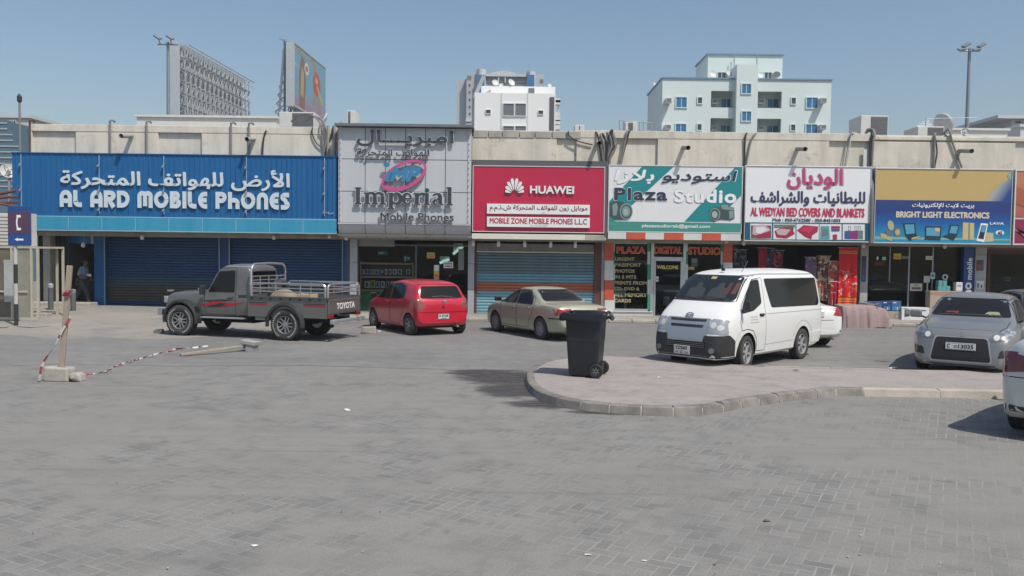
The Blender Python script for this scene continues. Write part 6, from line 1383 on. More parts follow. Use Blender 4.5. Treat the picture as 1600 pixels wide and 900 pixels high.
def car_body(root, paint, top, belt, bot, hw, tum=.25, crown=.05, arches=(), name='body', rc=.12, sharp=38, flat_side=1.0):
    ft, fb, fz, fw = pchip(top), pchip(belt), pchip(bot), pchip(hw)
    xa, xb = top[0][0], top[-1][0]; L_ = xb-xa
    xs = sorted({round(x, 4) for x in [xa+L_*k/64 for k in range(65)]+[k[0] for k in top]+[xa+L_*(1-math.cos(math.pi*k/60))/2 for k in range(61)]})
    ys = [xs[0]]
    for x in xs[1:]:
        if x-ys[-1] > .006: ys.append(x)
    ys[-1] = xb
    bm = bmesh.new(); rings = []
    for x in ys:
        zt, zb, w_ = ft(x), fz(x), fw(x); ze = min(fb(x), zt-.035); ze = max(ze, zb+.08); zt = max(zt, ze+.03); hU = zt-ze; cr = min(crown, hU*.5); r_ = min(rc, (hU-cr)*.6)
        yr = max(.15, w_-.035-tum*hU)
        H_ = ze-zb
        pts = [(0, zb), (w_*.6, zb), (w_-.10, zb+.002), (w_-.04, zb+.05*min(1, H_/.4)), (w_-.014, zb+.28*H_), (w_, zb+.52*H_), (w_-.004, zb+.74*H_), (w_-.016, ze-.09*H_), (w_-.035, ze)]
        a = Vector((w_-.035, ze)); b = Vector((yr, zt-cr-r_))
        pts += [tuple(a.lerp(b, .33)), tuple(a.lerp(b, .67)), tuple(b)]
        c = Vector((yr-tum*r_-.01, zt-cr*.9)); d = Vector((max(.08, yr-.24), zt-cr*.45))
        for k in (1, 2, 3, 4): t = k/4; pts.append(tuple(b*(1-t)**2+c*2*t*(1-t)+d*t*t))
        pts += [(d.x*.5, zt-cr*.1), (0, zt)]
        ring = [bm.verts.new((x, y, z)) for y, z in pts]; ring += [bm.verts.new((x, -y, z)) for y, z in pts[-2:0:-1]]
        rings.append(ring)
    for A, B in zip(rings, rings[1:]):
        n = len(A)
        for k in range(n): bm.faces.new((A[k], A[(k+1) % n], B[(k+1) % n], B[k]))
    n = len(rings[0]); J = n//2
    for ring, fl in ((rings[0], 0), (rings[-1], 1)):
        for k in range(J):
            Lk, Lk1 = ring[k], ring[k+1]; Rk, Rk1 = ring[(n-k) % n], ring[n-k-1]
            vs = [Lk, Lk1, Rk1, Rk]; vs = [v for i, v in enumerate(vs) if v not in vs[:i]]
            if len(vs) >= 3: bm.faces.new(vs)
    bmesh.ops.recalc_face_normals(bm, faces=bm.faces)
    me = bpy.data.meshes.new(name); bm.to_mesh(me); bm.free(); me.materials.append(paint); me.materials.append(M_well)
    o = bpy.data.objects.new(name, me); COL.objects.link(o)
    if arches:
        q = MB()
        for x, z, r_, yi in arches:
            for s in (1, -1):
                M_ = Matrix.Translation((x, s*(yi+.4), z)) @ Matrix.Rotation(R(90), 4, 'X'); q.lathe([(r_, -.4), (r_, .4)], 40, M_, close=True)
        for f in q.bm.faces: f.material_index = 1
        cut = q.build('cutter', [paint, M_well]); md = o.modifiers.new('b', 'BOOLEAN'); md.object = cut; md.solver = 'EXACT'; md.operation = 'DIFFERENCE'
        dg = bpy.context.evaluated_depsgraph_get(); me2 = bpy.data.meshes.new_from_object(o.evaluated_get(dg)); o.modifiers.clear(); o.data = me2; me2.name = name
        bpy.data.objects.remove(cut)
    smoothmesh(o.data, sharp); o.parent = root
    bm = bmesh.new(); bm.from_mesh(o.data); V = Vehicle(); V.bvh = BVHTree.FromBMesh(bm); bm.free(); V.root = root; V.body = o; V.paint = paint; V.hw = fw; V.top = ft
    return V
AX = {'L': (lambda a, b: (Vector((a, 5, b)), Vector((0, -1, 0)))), 'R': (lambda a, b: (Vector((a, -5, b)), Vector((0, 1, 0)))), 'F': (lambda a, b: (Vector((9, a, b)), Vector((-1, 0, 0)))), 'B': (lambda a, b: (Vector((-9, a, b)), Vector((1, 0, 0)))), 'T': (lambda a, b: (Vector((a, b, 6)), Vector((0, 0, -1))))}
def hit(V, ax, a, b):
    o, d = AX[ax](a, b); p, n, _, _ = V.bvh.ray_cast(o, d)
    if p is None: p, n, _, _ = V.bvh.find_nearest(o+d*(o.length-1)); 
    if n.dot(d) > 0: n = -n
    return p, n, d
def patch(V, name, m, poly, ax, parent=None, t=.004, grid=.07, sharp=30, label=None):
    bm = bmesh.new(); vs = [bm.verts.new((a, b, 0)) for a, b in poly]
    bm.faces.new(vs)
    us = [p[0] for p in poly]; ws = [p[1] for p in poly]
    for i, (lo, hi) in enumerate(((min(us), max(us)), (min(ws), max(ws)))):
        n = int((hi-lo)/grid)
        for k in range(1, n+1):
            c = lo+(hi-lo)*k/(n+1); co = (c, 0, 0) if i == 0 else (0, c, 0); no = (1, 0, 0) if i == 0 else (0, 1, 0)
            bmesh.ops.bisect_plane(bm, geom=bm.verts[:]+bm.edges[:]+bm.faces[:], plane_co=co, plane_no=no)
    bd = [e for e in bm.edges if len(e.link_faces) == 1]; info = {}
    for v in bm.verts:
        p, n, d = hit(V, ax, v.co.x, v.co.y); info[v] = (p, n)
    low = {}
    for e in bd:
        for v in e.verts:
            if v not in low: p, n = info[v]; low[v] = bm.verts.new(p-n*.004)
    for v, (p, n) in info.items(): v.co = p+n*t
    for e in bd:
        a, b = e.verts
        try: bm.faces.new((a, b, low[b], low[a]))
        except ValueError: pass
    bmesh.ops.recalc_face_normals(bm, faces=bm.faces)
    me = bpy.data.meshes.new(name); bm.to_mesh(me); bm.free(); me.materials.append(m); smoothmesh(me, 50)
    o = bpy.data.objects.new(name, me); COL.objects.link(o); o.parent = parent or V.root
    if label: o['label'] = label
    return o
def seam(V, name, m, pts, ax, wd=.014, parent=None, t=.0022, closed=False):
    P_ = []
    pts = list(pts)+([pts[0]] if closed else [])
    for p, q in zip(pts, pts[1:]):
        n = max(1, int((Vector(q)-Vector(p)).length/.05)); P_ += [tuple(Vector(p).lerp(Vector(q), k/n)) for k in range(n)]
    P_.append(pts[-1]); bm = bmesh.new(); prev = None
    for i, p in enumerate(P_):
        a = Vector(P_[max(i-1, 0)]); b = Vector(P_[min(i+1, len(P_)-1)]); tt = (b-a).normalized(); nn = Vector((-tt.y, tt.x))*wd/2; row = []
        for s in (1, -1):
            c = Vector(p)+nn*s; h_, n, d = hit(V, ax, c.x, c.y); row.append(bm.verts.new(h_+n*t))
        if prev: bm.faces.new((prev[0], row[0], row[1], prev[1]))
        prev = row
    me = bpy.data.meshes.new(name); bm.to_mesh(me); bm.free(); me.materials.append(m); o = bpy.data.objects.new(name, me); COL.objects.link(o); o.parent = parent or V.root; return o
M_gap = mat('panel_gap', (.015, .015, .015), .8)
M_cgl = mat('car_window_glass', (.014, .013, .013), .06, spec=.26)
M_chrome = mat('chrome', (.62, .63, .64), .15, .95); M_lens = mat('lamp_lens', (.40, .41, .42), .22, .3); M_bowl = mat('lamp_bowl', (.62, .62, .61), .35, .1); M_lensd = mat('lamp_lens_dark', (.16, .165, .17), .3, .2); M_redl = mat('lamp_red', (.30, .012, .015), .12, coat=.6); M_amber = mat('lamp_amber', (.55, .20, .03), .15); M_plate = mat('plate_white', (.66, .66, .64), .4, dirt=.15); M_ptext = mat('plate_black', (.02, .02, .02), .5); M_trim = mat('black_trim', (.02, .021, .022), .55, dirt=.3, dcol=(.07, .065, .06)); M_tyre = mat('tyre_rubber', (.028, .028, .028), .85, dirt=.6, dscale=8, dcol=(.11, .10, .09)); M_alloy = mat('alloy_wheel', (.45, .45, .46), .32, .75, dirt=.3); M_hub = mat('hub_dark', (.035, .035, .037), .6)
M_wltr = mat('tyre_letter', (.40, .40, .39), .7)
def door(V, poly, ax, parent=None, handle=None, hm=None):
    seam(V, 'door_gap', M_gap, poly, ax, .016, closed=True)
    d = patch(V, 'door', V.paint, inset_poly(poly, .008), ax, t=.0035, grid=.08)
    if handle:
        x, z, s = handle; p, n, _ = hit(V, ax, x, z); q = MB(); q.box((-.085, -.012, -.018), (.085, .022, .018), Matrix.Translation(p+n*.012) @ Matrix.Rotation(0, 4, 'Z'))
        q.build('handle', hm or V.paint, d, bevel=.008)
        patch(V, 'handle_recess', M_gap, rpoly([(x-.10, z-.03), (x+.10, z-.03), (x+.10, z+.025), (x-.10, z+.025)], .02), ax, d, t=.005)
    return d
def inset_poly(poly, d): return inset(poly, d)
def wheel(root, x, y, r, wd, spokes=5, style='star', steer=0, camber=0, m=None, letters=False, rimf=.64):
    s = 1 if y > 0 else -1
    M_ = Matrix.Translation((x, y, r)) @ Matrix.Rotation(R(steer), 4, 'Z') @ Matrix.Rotation(R(-90*s), 4, 'X')   # local +z points outward
    h_ = wd/2; rr = r*rimf; q = MB()
    q.lathe([(rr*.96, -h_*.8), (rr*1.02, -h_*.95), (r*.93, -h_), (r*.985, -h_*.85), (r, -h_*.6), (r, h_*.6), (r*.985, h_*.85), (r*.93, h_), (rr*1.08, h_*.98), (rr*1.0, h_*.85), (rr*.97, h_*.5)], 40, M_)
    w_ = q.build('wheel', M_tyre, root, smooth=True, angle=50)
    q = MB()
    for k in range(44):
        a = 2*math.pi*k/44; 
        for zz in (-.45, .45): q.box((-.5*r*.06, -.008, -h_*.42), (.5*r*.06, .004, h_*.42), M_ @ Matrix.Rotation(a, 4, 'Z') @ Matrix.Translation((0, r, zz*h_)) @ Matrix.Rotation(.25 if zz > 0 else -.25, 4, 'Y'))
    q.build('tread', M_rubber, w_)
    q = MB(); q.lathe([(rr*1.0, h_*.86), (rr*.985, h_*.92), (rr*.93, h_*.86), (rr*.90, h_*.3), (rr*.88, -h_*.3), (.02, -h_*.3)], 40, M_); q.build('rim', m or M_alloy, w_, smooth=True)
    q = MB(); q.lathe([(rr*.86, -h_*.2), (.02, -h_*.15)], 24, M_); q.build('brake_shadow', M_hub, w_)
    q = MB(); zf = h_*.72
    for k in range(spokes):
        a = 2*math.pi*k/spokes+.3; T = M_ @ Matrix.Rotation(a, 4, 'Z')
        if style == 'star': pr = [(-.030, rr*.15), (.030, rr*.15), (rr*.17, rr*.93), (-rr*.17, rr*.93)]
        elif style == 'twin':
            for s2 in (-1, 1): q.prism([(s2*.012, rr*.15), (s2*.045, rr*.15), (s2*rr*.30, rr*.93), (s2*rr*.14, rr*.93)], lambda u, v: T @ Vector((u, v, zf)), lambda u, v: T @ Vector((u, v, zf-.03)))
            continue
        elif style == 'cap': pr = [(-.02, rr*.2), (.02, rr*.2), (rr*.10, rr*.9), (-rr*.22, rr*.9)]
        else: pr = [(-.022, rr*.15), (.022, rr*.15), (rr*.10, rr*.93), (-rr*.10, rr*.93)]
        q.prism(pr, lambda u, v: T @ Vector((u, v, zf)), lambda u, v: T @ Vector((u, v, zf-.03)))
    q.build('spokes', m or M_alloy, w_)
    q = MB(); q.lathe([(rr*.30, zf-.03), (rr*.30, zf+.004), (rr*.12, zf+.012), (.005, zf+.012)], 24, M_); q.build('hub_cap', m or M_alloy, w_, smooth=True)
    if letters:
        q = MB(); rl = r*.80; hh = r*.045
        for seg in ((20, 150), (205, 335)):
            a = seg[0]
            while a < seg[1]:
                T = M_ @ Matrix.Rotation(R(a), 4, 'Z'); q.box((-.016, rl-hh, h_*1.0), (.016, rl+hh, h_*1.0+.003), T); q.box((-.009, rl-hh*.5, h_*1.0+.0031), (.004, rl+hh*.5, h_*1.0+.0032), T); a += 9.5
        q.build('tyre_lettering', M_wltr, w_)
    return w_
FACE = {'B': Matrix(((0, 1, 0), (-1, 0, 0), (0, 0, 1))), 'F': Matrix(((0, -1, 0), (1, 0, 0), (0, 0, 1))), 'L': Matrix(((-1, 0, 0), (0, -1, 0), (0, 0, 1))), 'R': Matrix.Identity(3)}
def ctext(parent, s, wd, ht, loc, face, m, bold=0, tilt=0, depth=.002, **k):
    bm = lettering_mesh(s, wd, ht, bold, depth, **k); M_ = Matrix.Translation(loc) @ FACE[face].to_4x4() @ Matrix.Rotation(R(tilt), 4, 'X'); bmesh.ops.transform(bm, matrix=M_, verts=bm.verts)
    q = MB(); q.bm.free(); q.bm = bm; return q.build('lettering', m, parent, fixn=False)
def plate(V, ax, y, z, wd, ht, rows, tilt=0):
    p, n, d = hit(V, ax, y, z); F = FACE[ax].to_4x4(); M_ = Matrix.Translation(p-d*.02) @ F @ Matrix.Rotation(R(tilt), 4, 'X'); q = MB(); q.box((-wd/2, -.006, -ht/2), (wd/2, .008, ht/2), M_); o = q.build('licence_plate', M_plate, V.root, bevel=.004)
    q = MB()
    for a, b in (((-wd/2+.006, ht/2-.014), (wd/2-.006, ht/2-.008)), ((-wd/2+.006, -ht/2+.008), (wd/2-.006, -ht/2+.014))): q.box((a[0], -.0075, a[1]), (b[0], -.0061, b[1]), M_)
    q.build('plate_border', M_txt, o)
    for s, cx, cz, w2, h2 in rows:
        bm = lettering_mesh(s, w2, h2, .005, .001); bmesh.ops.translate(bm, verts=bm.verts, vec=(cx, -.0065, cz)); bmesh.ops.transform(bm, matrix=M_, verts=bm.verts); q = MB(); q.bm.free(); q.bm = bm; q.build('lettering', M_ptext, o, fixn=False)
    return o
def mirror_wing(V, x, y, z, m, s=1, tall=.13, long_=.20):
    q = MB(); M_ = Matrix.Translation((x, y, z)); q.box((-.05, -long_/2, -tall/2), (.07, long_/2, tall/2), M_); o = q.build('wing_mirror', m, V.root, bevel=.035, seg=3)
    q = MB(); q.box((-.054, -long_/2+.02, -tall/2+.02), (-.051, long_/2-.02, tall/2-.02), M_); q.build('mirror_glass', M_cgl, o)
    q = MB(); q.bar((x, y-s*long_*.4, z-tall*.3), (x+.02, y-s*(long_*.5+.10), z-tall*.55), .05, .03); q.build('mirror_arm', M_trim, o)
def paint(name, col, metal=.0, rough=.32, dirt=.22, coat=.7, dcol=None): return mat(name, col, rough, metal, dirt=dirt, dscale=1.6, coat=coat, dcol=dcol or tuple(min(.5, c*.75+.07) for c in col), coatr=.12)
def mir(poly): return [(-a, b) for a, b in poly]

# ------------------------------------------------------------------ sedans (one builder, several cars)
def sedan(root, pt, T, deck='old'):
    V = car_body(root, pt, T['top'], T['belt'], T['bot'], T['hw'], T.get('tum', .30), T.get('crown', .05), [(T['xf'], T['r']+.0, T['r']+.055, T['w']-.24), (T['xr'], T['r']+.0, T['r']+.055, T['w']-.24)])
    for x in (T['xf'], T['xr']):
        for s in (1, -1): wheel(root, x, s*(T['w']-.10), T['r'], .19, T.get('spokes', 7), T.get('style', 'cap'), m=T.get('rim'))
    for ax in ('L', 'R'):
        for i, dp in enumerate(T['doors']): door(V, dp, ax, handle=T['handles'][i])
        for wp in T['windows']:
            patch(V, 'window_seal', M_trim, inset(rpoly(wp, .03), -.018), ax, t=.0065); patch(V, 'side_window', M_cgl, rpoly(wp, .03), ax, t=.010)
        for sp in T.get('strips', []): seam(V, 'side_strip', T.get('stripm', M_trim), sp, ax, .045, t=.008)
    patch(V, 'windscreen', M_cgl, rpoly(T['ws'], .05), 'F', t=.006, grid=.1); patch(V, 'rear_window_seal', M_trim, inset(rpoly(T['rw'], .05), -.02), 'B', t=.004, grid=.1); patch(V, 'rear_window', M_cgl, rpoly(T['rw'], .05), 'B', t=.007, grid=.1)
    return V
bei = paint('paint_champagne', (.40, .405, .30), .3, .38, .25)
SD_ = dict(top=[(-2.18,.50),(-2.17,.72),(-2.12,.86),(-2.02,.945),(-1.9,.965),(-1.30,1.005),(-1.22,1.03),(-.72,1.30),(-.55,1.355),(-.1,1.385),(.25,1.36),(.42,1.315),(1.02,.99),(1.10,.955),(1.6,.87),(1.92,.76),(2.06,.62),(2.10,.45)],
  belt=[(-2.18,.42),(-2.1,.76),(-2.0,.88),(-1.3,.92),(0,.89),(1.0,.86),(1.8,.72),(2.1,.42)], bot=[(-2.18,.34),(-2.0,.25),(-1.6,.20),(1.6,.18),(2.0,.2),(2.1,.26)],
  hw=[(-2.18,.62),(-2.12,.73),(-1.95,.80),(-1.4,.845),(1.2,.845),(1.7,.80),(1.98,.70),(2.10,.55)], xf=1.25, xr=-1.25, r=.295, w=.845, spokes=9, style='cap', rim=mat('wheel_cover', (.34, .34, .34), .4, .5, dirt=.4),
  doors=[[(.98,.92),(.46,1.27),(.04,1.31),(.02,.28),(.84,.28),(.90,.6)], [(0.0,.28),(.02,1.31),(-.42,1.30),(-.83,1.08),(-.90,.92),(-.80,.62),(-.62,.40),(-.60,.28)]], handles=[(.20,.80,1),(-.62,.82,1)],
  windows=[[(.90,.925),(.40,1.235),(.10,1.285),(.085,.925)], [(.03,.925),(.045,1.285),(-.44,1.265),(-.70,1.10),(-.80,.925)]], strips=[[(.82,.56),(-.74,.57)]], stripm=bei,
  ws=[(-.66,1.0),(.66,1.0),(.54,1.31),(-.54,1.31)], rw=[(-.62,1.035),(.62,1.035),(.52,1.30),(-.52,1.30)])
RT = thing('parked_sedan', 'champagne beige sedan parked facing the striped shutter behind the bin', 'car', (.86, 23.75, 0), R(120.0), 'cars parked along the shop row')
V = sedan(RT, bei, SD_)
for s in (1, -1):
    pl = [(.44*s, .70), (.80*s, .68), (.80*s, .85), (.42*s, .865)]; patch(V, 'tail_lamp', M_redl, pl if s > 0 else pl[::-1], 'B', t=.006, grid=.05)
    ax = 'L' if s > 0 else 'R'; patch(V, 'tail_lamp', M_redl, [(-2.12, .69), (-1.93, .70), (-1.99, .86), (-2.10, .86)], ax, t=.007, grid=.05)
    patch(V, 'headlamp', M_lens, [(.42*s, .60), (.72*s, .60), (.72*s, .72), (.42*s, .72)], 'F'); mirror_wing(V, .90, s*.93, .99, M_trim, s)
    seam(V, 'bumper_strip', M_trim, [(-2.14, .61), (-1.66, .60)], ax, .03, t=.006)
patch(V, 'boot_gap', M_gap, [(-.42, .695), (.42, .695), (.42, .705), (-.42, .705)], 'B'); seam(V, 'bumper_strip', M_trim, [(-.72, .61), (.72, .61)], 'B', .035, t=.006)
plate(V, 'B', 0, .78, .36, .13, [('B 4127', 0, 0, .26, .07)]) if False else plate(V, 'B', 0, .78, .36, .13, [])
seam(V, 'boot_gap', M_gap, [(-1.30, .68), (-2.03, .66)], 'T', .012); seam(V, 'boot_gap', M_gap, [(-1.30, -.68), (-2.03, -.66)], 'T', .012)
q = MB(); q.tube([(-2.22, .42, .22), (-1.9, .42, .23)], .03, 10); q.build('exhaust', M_steel, RT)

# white sedan behind the van, grey car beyond the silver one, near white car at the frame edge
MS_ = dict(top=[(-2.25,.50),(-2.24,.78),(-2.18,.98),(-2.05,1.07),(-1.55,1.11),(-1.48,1.12),(-.85,1.38),(-.60,1.45),(-.1,1.475),(.3,1.45),(.52,1.40),(1.22,1.04),(1.30,1.01),(1.75,.93),(2.08,.80),(2.22,.62),(2.27,.42)],
  belt=[(-2.25,.45),(-2.15,.88),(-2.0,.98),(-1.3,.98),(0,.94),(1.0,.91),(1.9,.76),(2.27,.4)], bot=[(-2.25,.36),(-2.1,.27),(-1.6,.21),(1.7,.19),(2.15,.2),(2.27,.25)],
  hw=[(-2.25,.62),(-2.18,.76),(-2.0,.84),(-1.5,.88),(1.3,.88),(1.85,.83),(2.15,.70),(2.27,.56)], xf=1.32, xr=-1.32, r=.31, w=.88, spokes=5, style='twin',
  doors=[[(1.08,.94),(.56,1.36),(.06,1.40),(.04,.30),(.90,.30),(.98,.6)], [(.02,.30),(.04,1.40),(-.5,1.38),(-.98,1.14),(-1.04,.98),(-.86,.62),(-.66,.42),(-.64,.30)]], handles=[(.24,.86,1),(-.72,.89,1)],
  windows=[[(1.0,.97),(.52,1.31),(.11,1.36),(.10,.97)], [(.03,.97),(.05,1.36),(-.50,1.33),(-.86,1.15),(-.92,1.0)]],
  ws=[(-.70,1.06),(.70,1.06),(.57,1.39),(-.57,1.39)], rw=[(-.66,1.14),(.66,1.14),(.55,1.38),(-.55,1.38)])
wht = paint('paint_white', (.74, .74, .72), 0, .3, .15, dcol=(.58, .56, .52))
RT = thing('parked_sedan', 'white sedan parked half hidden behind the white van', 'car', (7.12, 23.0, 0), R(104), 'cars parked along the shop row')
V = sedan(RT, wht, MS_)
for s in (1, -1):
    pl = [(.48*s, .84), (.79*s, .80), (.78*s, 1.0), (.66*s, 1.05)]; patch(V, 'tail_lamp', M_redl, pl if s > 0 else pl[::-1], 'B', t=.006, grid=.05); patch(V, 'headlamp', M_lens, [(.45*s, .66), (.76*s, .68), (.76*s, .80), (.42*s, .76)], 'F'); mirror_wing(V, .98, s*.98, 1.03, wht, s)
    patch(V, 'tail_lamp', M_redl, [(-2.2, .82), (-2.0, .84), (-2.06, 1.0), (-2.15, 1.01)], 'L' if s > 0 else 'R', t=.007, grid=.05)
    patch(V, 'reflector', M_trim, [(.66*s, .42), (.72*s, .42), (.72*s, .46), (.66*s, .46)], 'B')
plate(V, 'B', -.30, .86, .36, .13, [('C 52614', 0, 0, .28, .07)]) if False else plate(V, 'B', 0, .86, .40, .13, [])
seam(V, 'boot_gap', M_gap, [(-.5, .72), (.5, .72)], 'B', .012); q = MB(); q.tube([(-.10, 0, 0), (.10, 0, 0)], .03, 8)
q.bm.clear(); q.tube([(-2.26, -.5, .24), (-1.9, -.5, .25)], .03, 10); q.build('exhaust', M_steel, RT)
gry = paint('paint_grey', (.16, .17, .18), .5, .35, .25)
RT = thing('parked_sedan', 'grey car parked at the kerb behind the silver sedan, only its roof showing', 'car', (14.9, 23.6, 0), R(262), 'cars parked along the shop row')
V = sedan(RT, gry, MS_)
for s in (1, -1):
    patch(V, 'headlamp', M_lens, [(.45*s, .66), (.76*s, .68), (.76*s, .80), (.42*s, .76)], 'F'); pl = [(.48*s, .84), (.79*s, .80), (.78*s, 1.0), (.66*s, 1.05)]; patch(V, 'tail_lamp', M_redl, pl if s > 0 else pl[::-1], 'B'); mirror_wing(V, .98, s*.98, 1.03, gry, s)
# near white car: taller tail, tall dark red lamps
NW = dict(MS_); NW['top'] = [(-2.25,.50),(-2.245,.9),(-2.20,1.18),(-2.08,1.29),(-1.62,1.33),(-1.55,1.335),(-.90,1.44),(-.60,1.50),(-.1,1.52),(.3,1.49),(.52,1.43),(1.22,1.06),(1.30,1.03),(1.75,.95),(2.08,.82),(2.22,.62),(2.27,.42)]
NW['belt'] = [(-2.25,.45),(-2.15,1.0),(-2.0,1.1),(-1.3,1.06),(0,.97),(1.0,.92),(1.9,.76),(2.27,.4)]; NW['rw'] = [(-.64,1.37),(.64,1.37),(.57,1.45),(-.57,1.45)]
RT = thing('parked_sedan', 'near white car cut by the right edge of the photo, dark red tail lamp showing', 'car', (8.47, 11.70, 0), R(45), 'cars parked along the shop row')
M_redd = mat('lamp_maroon', (.13, .012, .02), .12, coat=.6)
V = sedan(RT, paint('paint_pearl_white', (.54, .55, .54), .2, .28, .12, dcol=(.54, .53, .5)), NW)
for s in (1, -1):
    ax = 'L' if s > 0 else 'R'
    pl = [(.40*s, .90), (.83*s, .84), (.83*s, 1.12), (.40*s, 1.06)]; patch(V, 'tail_lamp', M_redd, pl if s > 0 else pl[::-1], 'B', t=.006, grid=.05); patch(V, 'tail_lamp', M_redd, [(-2.2, .86), (-1.86, .98), (-1.82, 1.10), (-2.16, 1.12)], ax, t=.007, grid=.05)
    pl = [(.50*s, .36), (.76*s, .36), (.76*s, .45), (.50*s, .43)]; patch(V, 'bumper_recess', M_trim, pl if s > 0 else pl[::-1], 'B', t=.004); patch(V, 'headlamp', M_lens, [(.45*s, .66), (.76*s, .68), (.76*s, .80), (.42*s, .76)], 'F'); mirror_wing(V, .98, s*.98, 1.05, wht, s)
    seam(V, 'bumper_gap', M_gap, [(-2.14, .80), (-1.68, .80)], ax, .012)
plate(V, 'B', 0, .86, .40, .13, []); seam(V, 'bumper_gap', M_gap, [(-.8, .80), (.8, .80)], 'B', .012)

# ------------------------------------------------------------------ silver sedan facing the camera
sil = paint('paint_silver', (.25, .25, .245), .45, .34, .3)
LS = dict(MS_); LS['top'] = [(-2.25,.50),(-2.24,.80),(-2.18,1.00),(-2.05,1.09),(-1.55,1.13),(-1.48,1.14),(-.85,1.41),(-.60,1.475),(-.1,1.495),(.3,1.465),(.52,1.41),(1.18,1.07),(1.26,1.04),(1.75,.955),(2.08,.85),(2.20,.72),(2.25,.50),(2.27,.36)]
LS['belt'] = [(-2.25,.45),(-2.15,.9),(-2.0,.99),(-1.3,.98),(0,.94),(1.0,.92),(1.8,.82),(2.15,.66),(2.27,.33)]; LS['hw'] = [(-2.25,.62),(-2.18,.76),(-2.0,.84),(-1.5,.88),(1.3,.885),(1.85,.86),(2.12,.78),(2.27,.64)]; LS['bot'] = [(-2.25,.36),(-2.1,.27),(-1.6,.21),(1.7,.19),(2.15,.18),(2.27,.2)]
RT = thing('parked_sedan', 'silver sedan facing the camera with a large dark grille and plate ending 13035', 'car', (10.17, 18.12, 0), R(234), 'cars parked along the shop row')
V = sedan(RT, sil, LS)
patch(V, 'bonnet', sil, rpoly([(1.30, -.66), (2.0, -.58), (2.06, 0), (2.0, .58), (1.30, .66)], .05), 'T', t=.004, grid=.1); seam(V, 'bonnet_gap', M_gap, [(1.28, -.70), (1.75, -.69), (2.02, -.60)], 'T', .014); seam(V, 'bonnet_gap', M_gap, [(1.28, .70), (1.75, .69), (2.02, .60)], 'T', .014)
RT.scale = (1.05, 1.05, 1.06); patch(V, 'grille_surround', mat('silver_trim', (.40, .40, .39), .35, .4), rpoly([(-.45, .735), (.45, .735), (.53, .27), (-.53, .27)], .06), 'F', t=.005)
gr = patch(V, 'grille', M_gap, rpoly([(-.425, .715), (.425, .715), (.50, .295), (-.50, .295)], .06), 'F', t=.009)
for z in (.34, .38, .42, .62, .66): w2 = .42+.07*(.70-z)/.41-.03; seam(V, 'grille_bar', M_trim, [(-w2, z), (w2, z)], 'F', .010, gr, t=.0105)
patch(V, 'lower_lip', M_trim, [(-.62, .20), (.62, .20), (.58, .24), (-.58, .24)], 'F', t=.008)
for s in (1, -1):
    pl = [(.44*s, .70), (.50*s, .80), (.80*s, .90), (.825*s, .78), (.72*s, .70), (.55*s, .67)]; pl = pl if s > 0 else pl[::-1]
    h_ = patch(V, 'headlamp', M_lensd, rpoly(pl, .02), 'F', t=.006, grid=.04); patch(V, 'headlamp_side', M_lens, [(2.02, .74), (1.72, .84), (1.78, .90), (2.02, .84)], 'L' if s > 0 else 'R', h_, t=.006, grid=.05)
    pl2 = circ(.57*s, .745, .05, 14); patch(V, 'lamp_reflector', M_bowl, pl2, 'F', h_, t=.009); patch(V, 'lamp_reflector', M_chrome, circ(.70*s, .79, .045, 14), 'F', h_, t=.009)
    pl = [(.60*s, .38), (.80*s, .40), (.80*s, .54), (.64*s, .52)]; patch(V, 'fog_recess', M_trim, rpoly(pl if s > 0 else pl[::-1], .03), 'F', t=.005); mirror_wing(V, .98, s*1.0, 1.06, sil, s, .15, .22)
q = MB(); e_ = hit(V, 'F', 0, .765)[0]
for k in range(3):
    a = R(90+120*k); T = Matrix.Translation(e_+Vector((.02, 0, 0))) @ FACE['F'].to_4x4() @ Matrix.Rotation(-a+R(90), 4, 'Y'); q.prism([(0, .002), (.026, .040), (0, .078), (-.026, .040)], lambda u, v: T @ Vector((u, 0, v)), lambda u, v: T @ Vector((u, -.01, v)))
q.build('emblem', M_chrome, RT)
plate(V, 'F', 0, .56, .50, .13, [('C', -.20, 0, .05, .075), ('13035', .09, 0, .25, .075)], -4)
q = MB()
for k in range(2): q.box((-.12, -.0075, -.03+.03*k), (-.05, -.0062, -.012+.03*k), Matrix.Translation(hit(V, 'F', 0, .56)[0]+Vector((.02, 0, 0))) @ FACE['F'].to_4x4() @ Matrix.Rotation(R(-4), 4, 'X'))
q.build('plate_script', M_txt, RT)
# things on the dashboard, seen as dark shapes behind the screen
patch(V, 'dashboard_paper', mat('dash_red', (.20, .02, .02), .6), [(-.44, 1.09), (-.20, 1.09), (-.21, 1.14), (-.43, 1.135)], 'F', t=.0075); patch(V, 'dashboard_paper', mat('dash_pale', (.26, .26, .16), .6), rpoly([(.22, 1.085), (.52, 1.09), (.48, 1.15), (.30, 1.15)], .03), 'F', t=.0075); seam(V, 'wiper', M_trim, [(-.55, 1.075), (.1, 1.09), (.55, 1.075)], 'F', .02, t=.012)

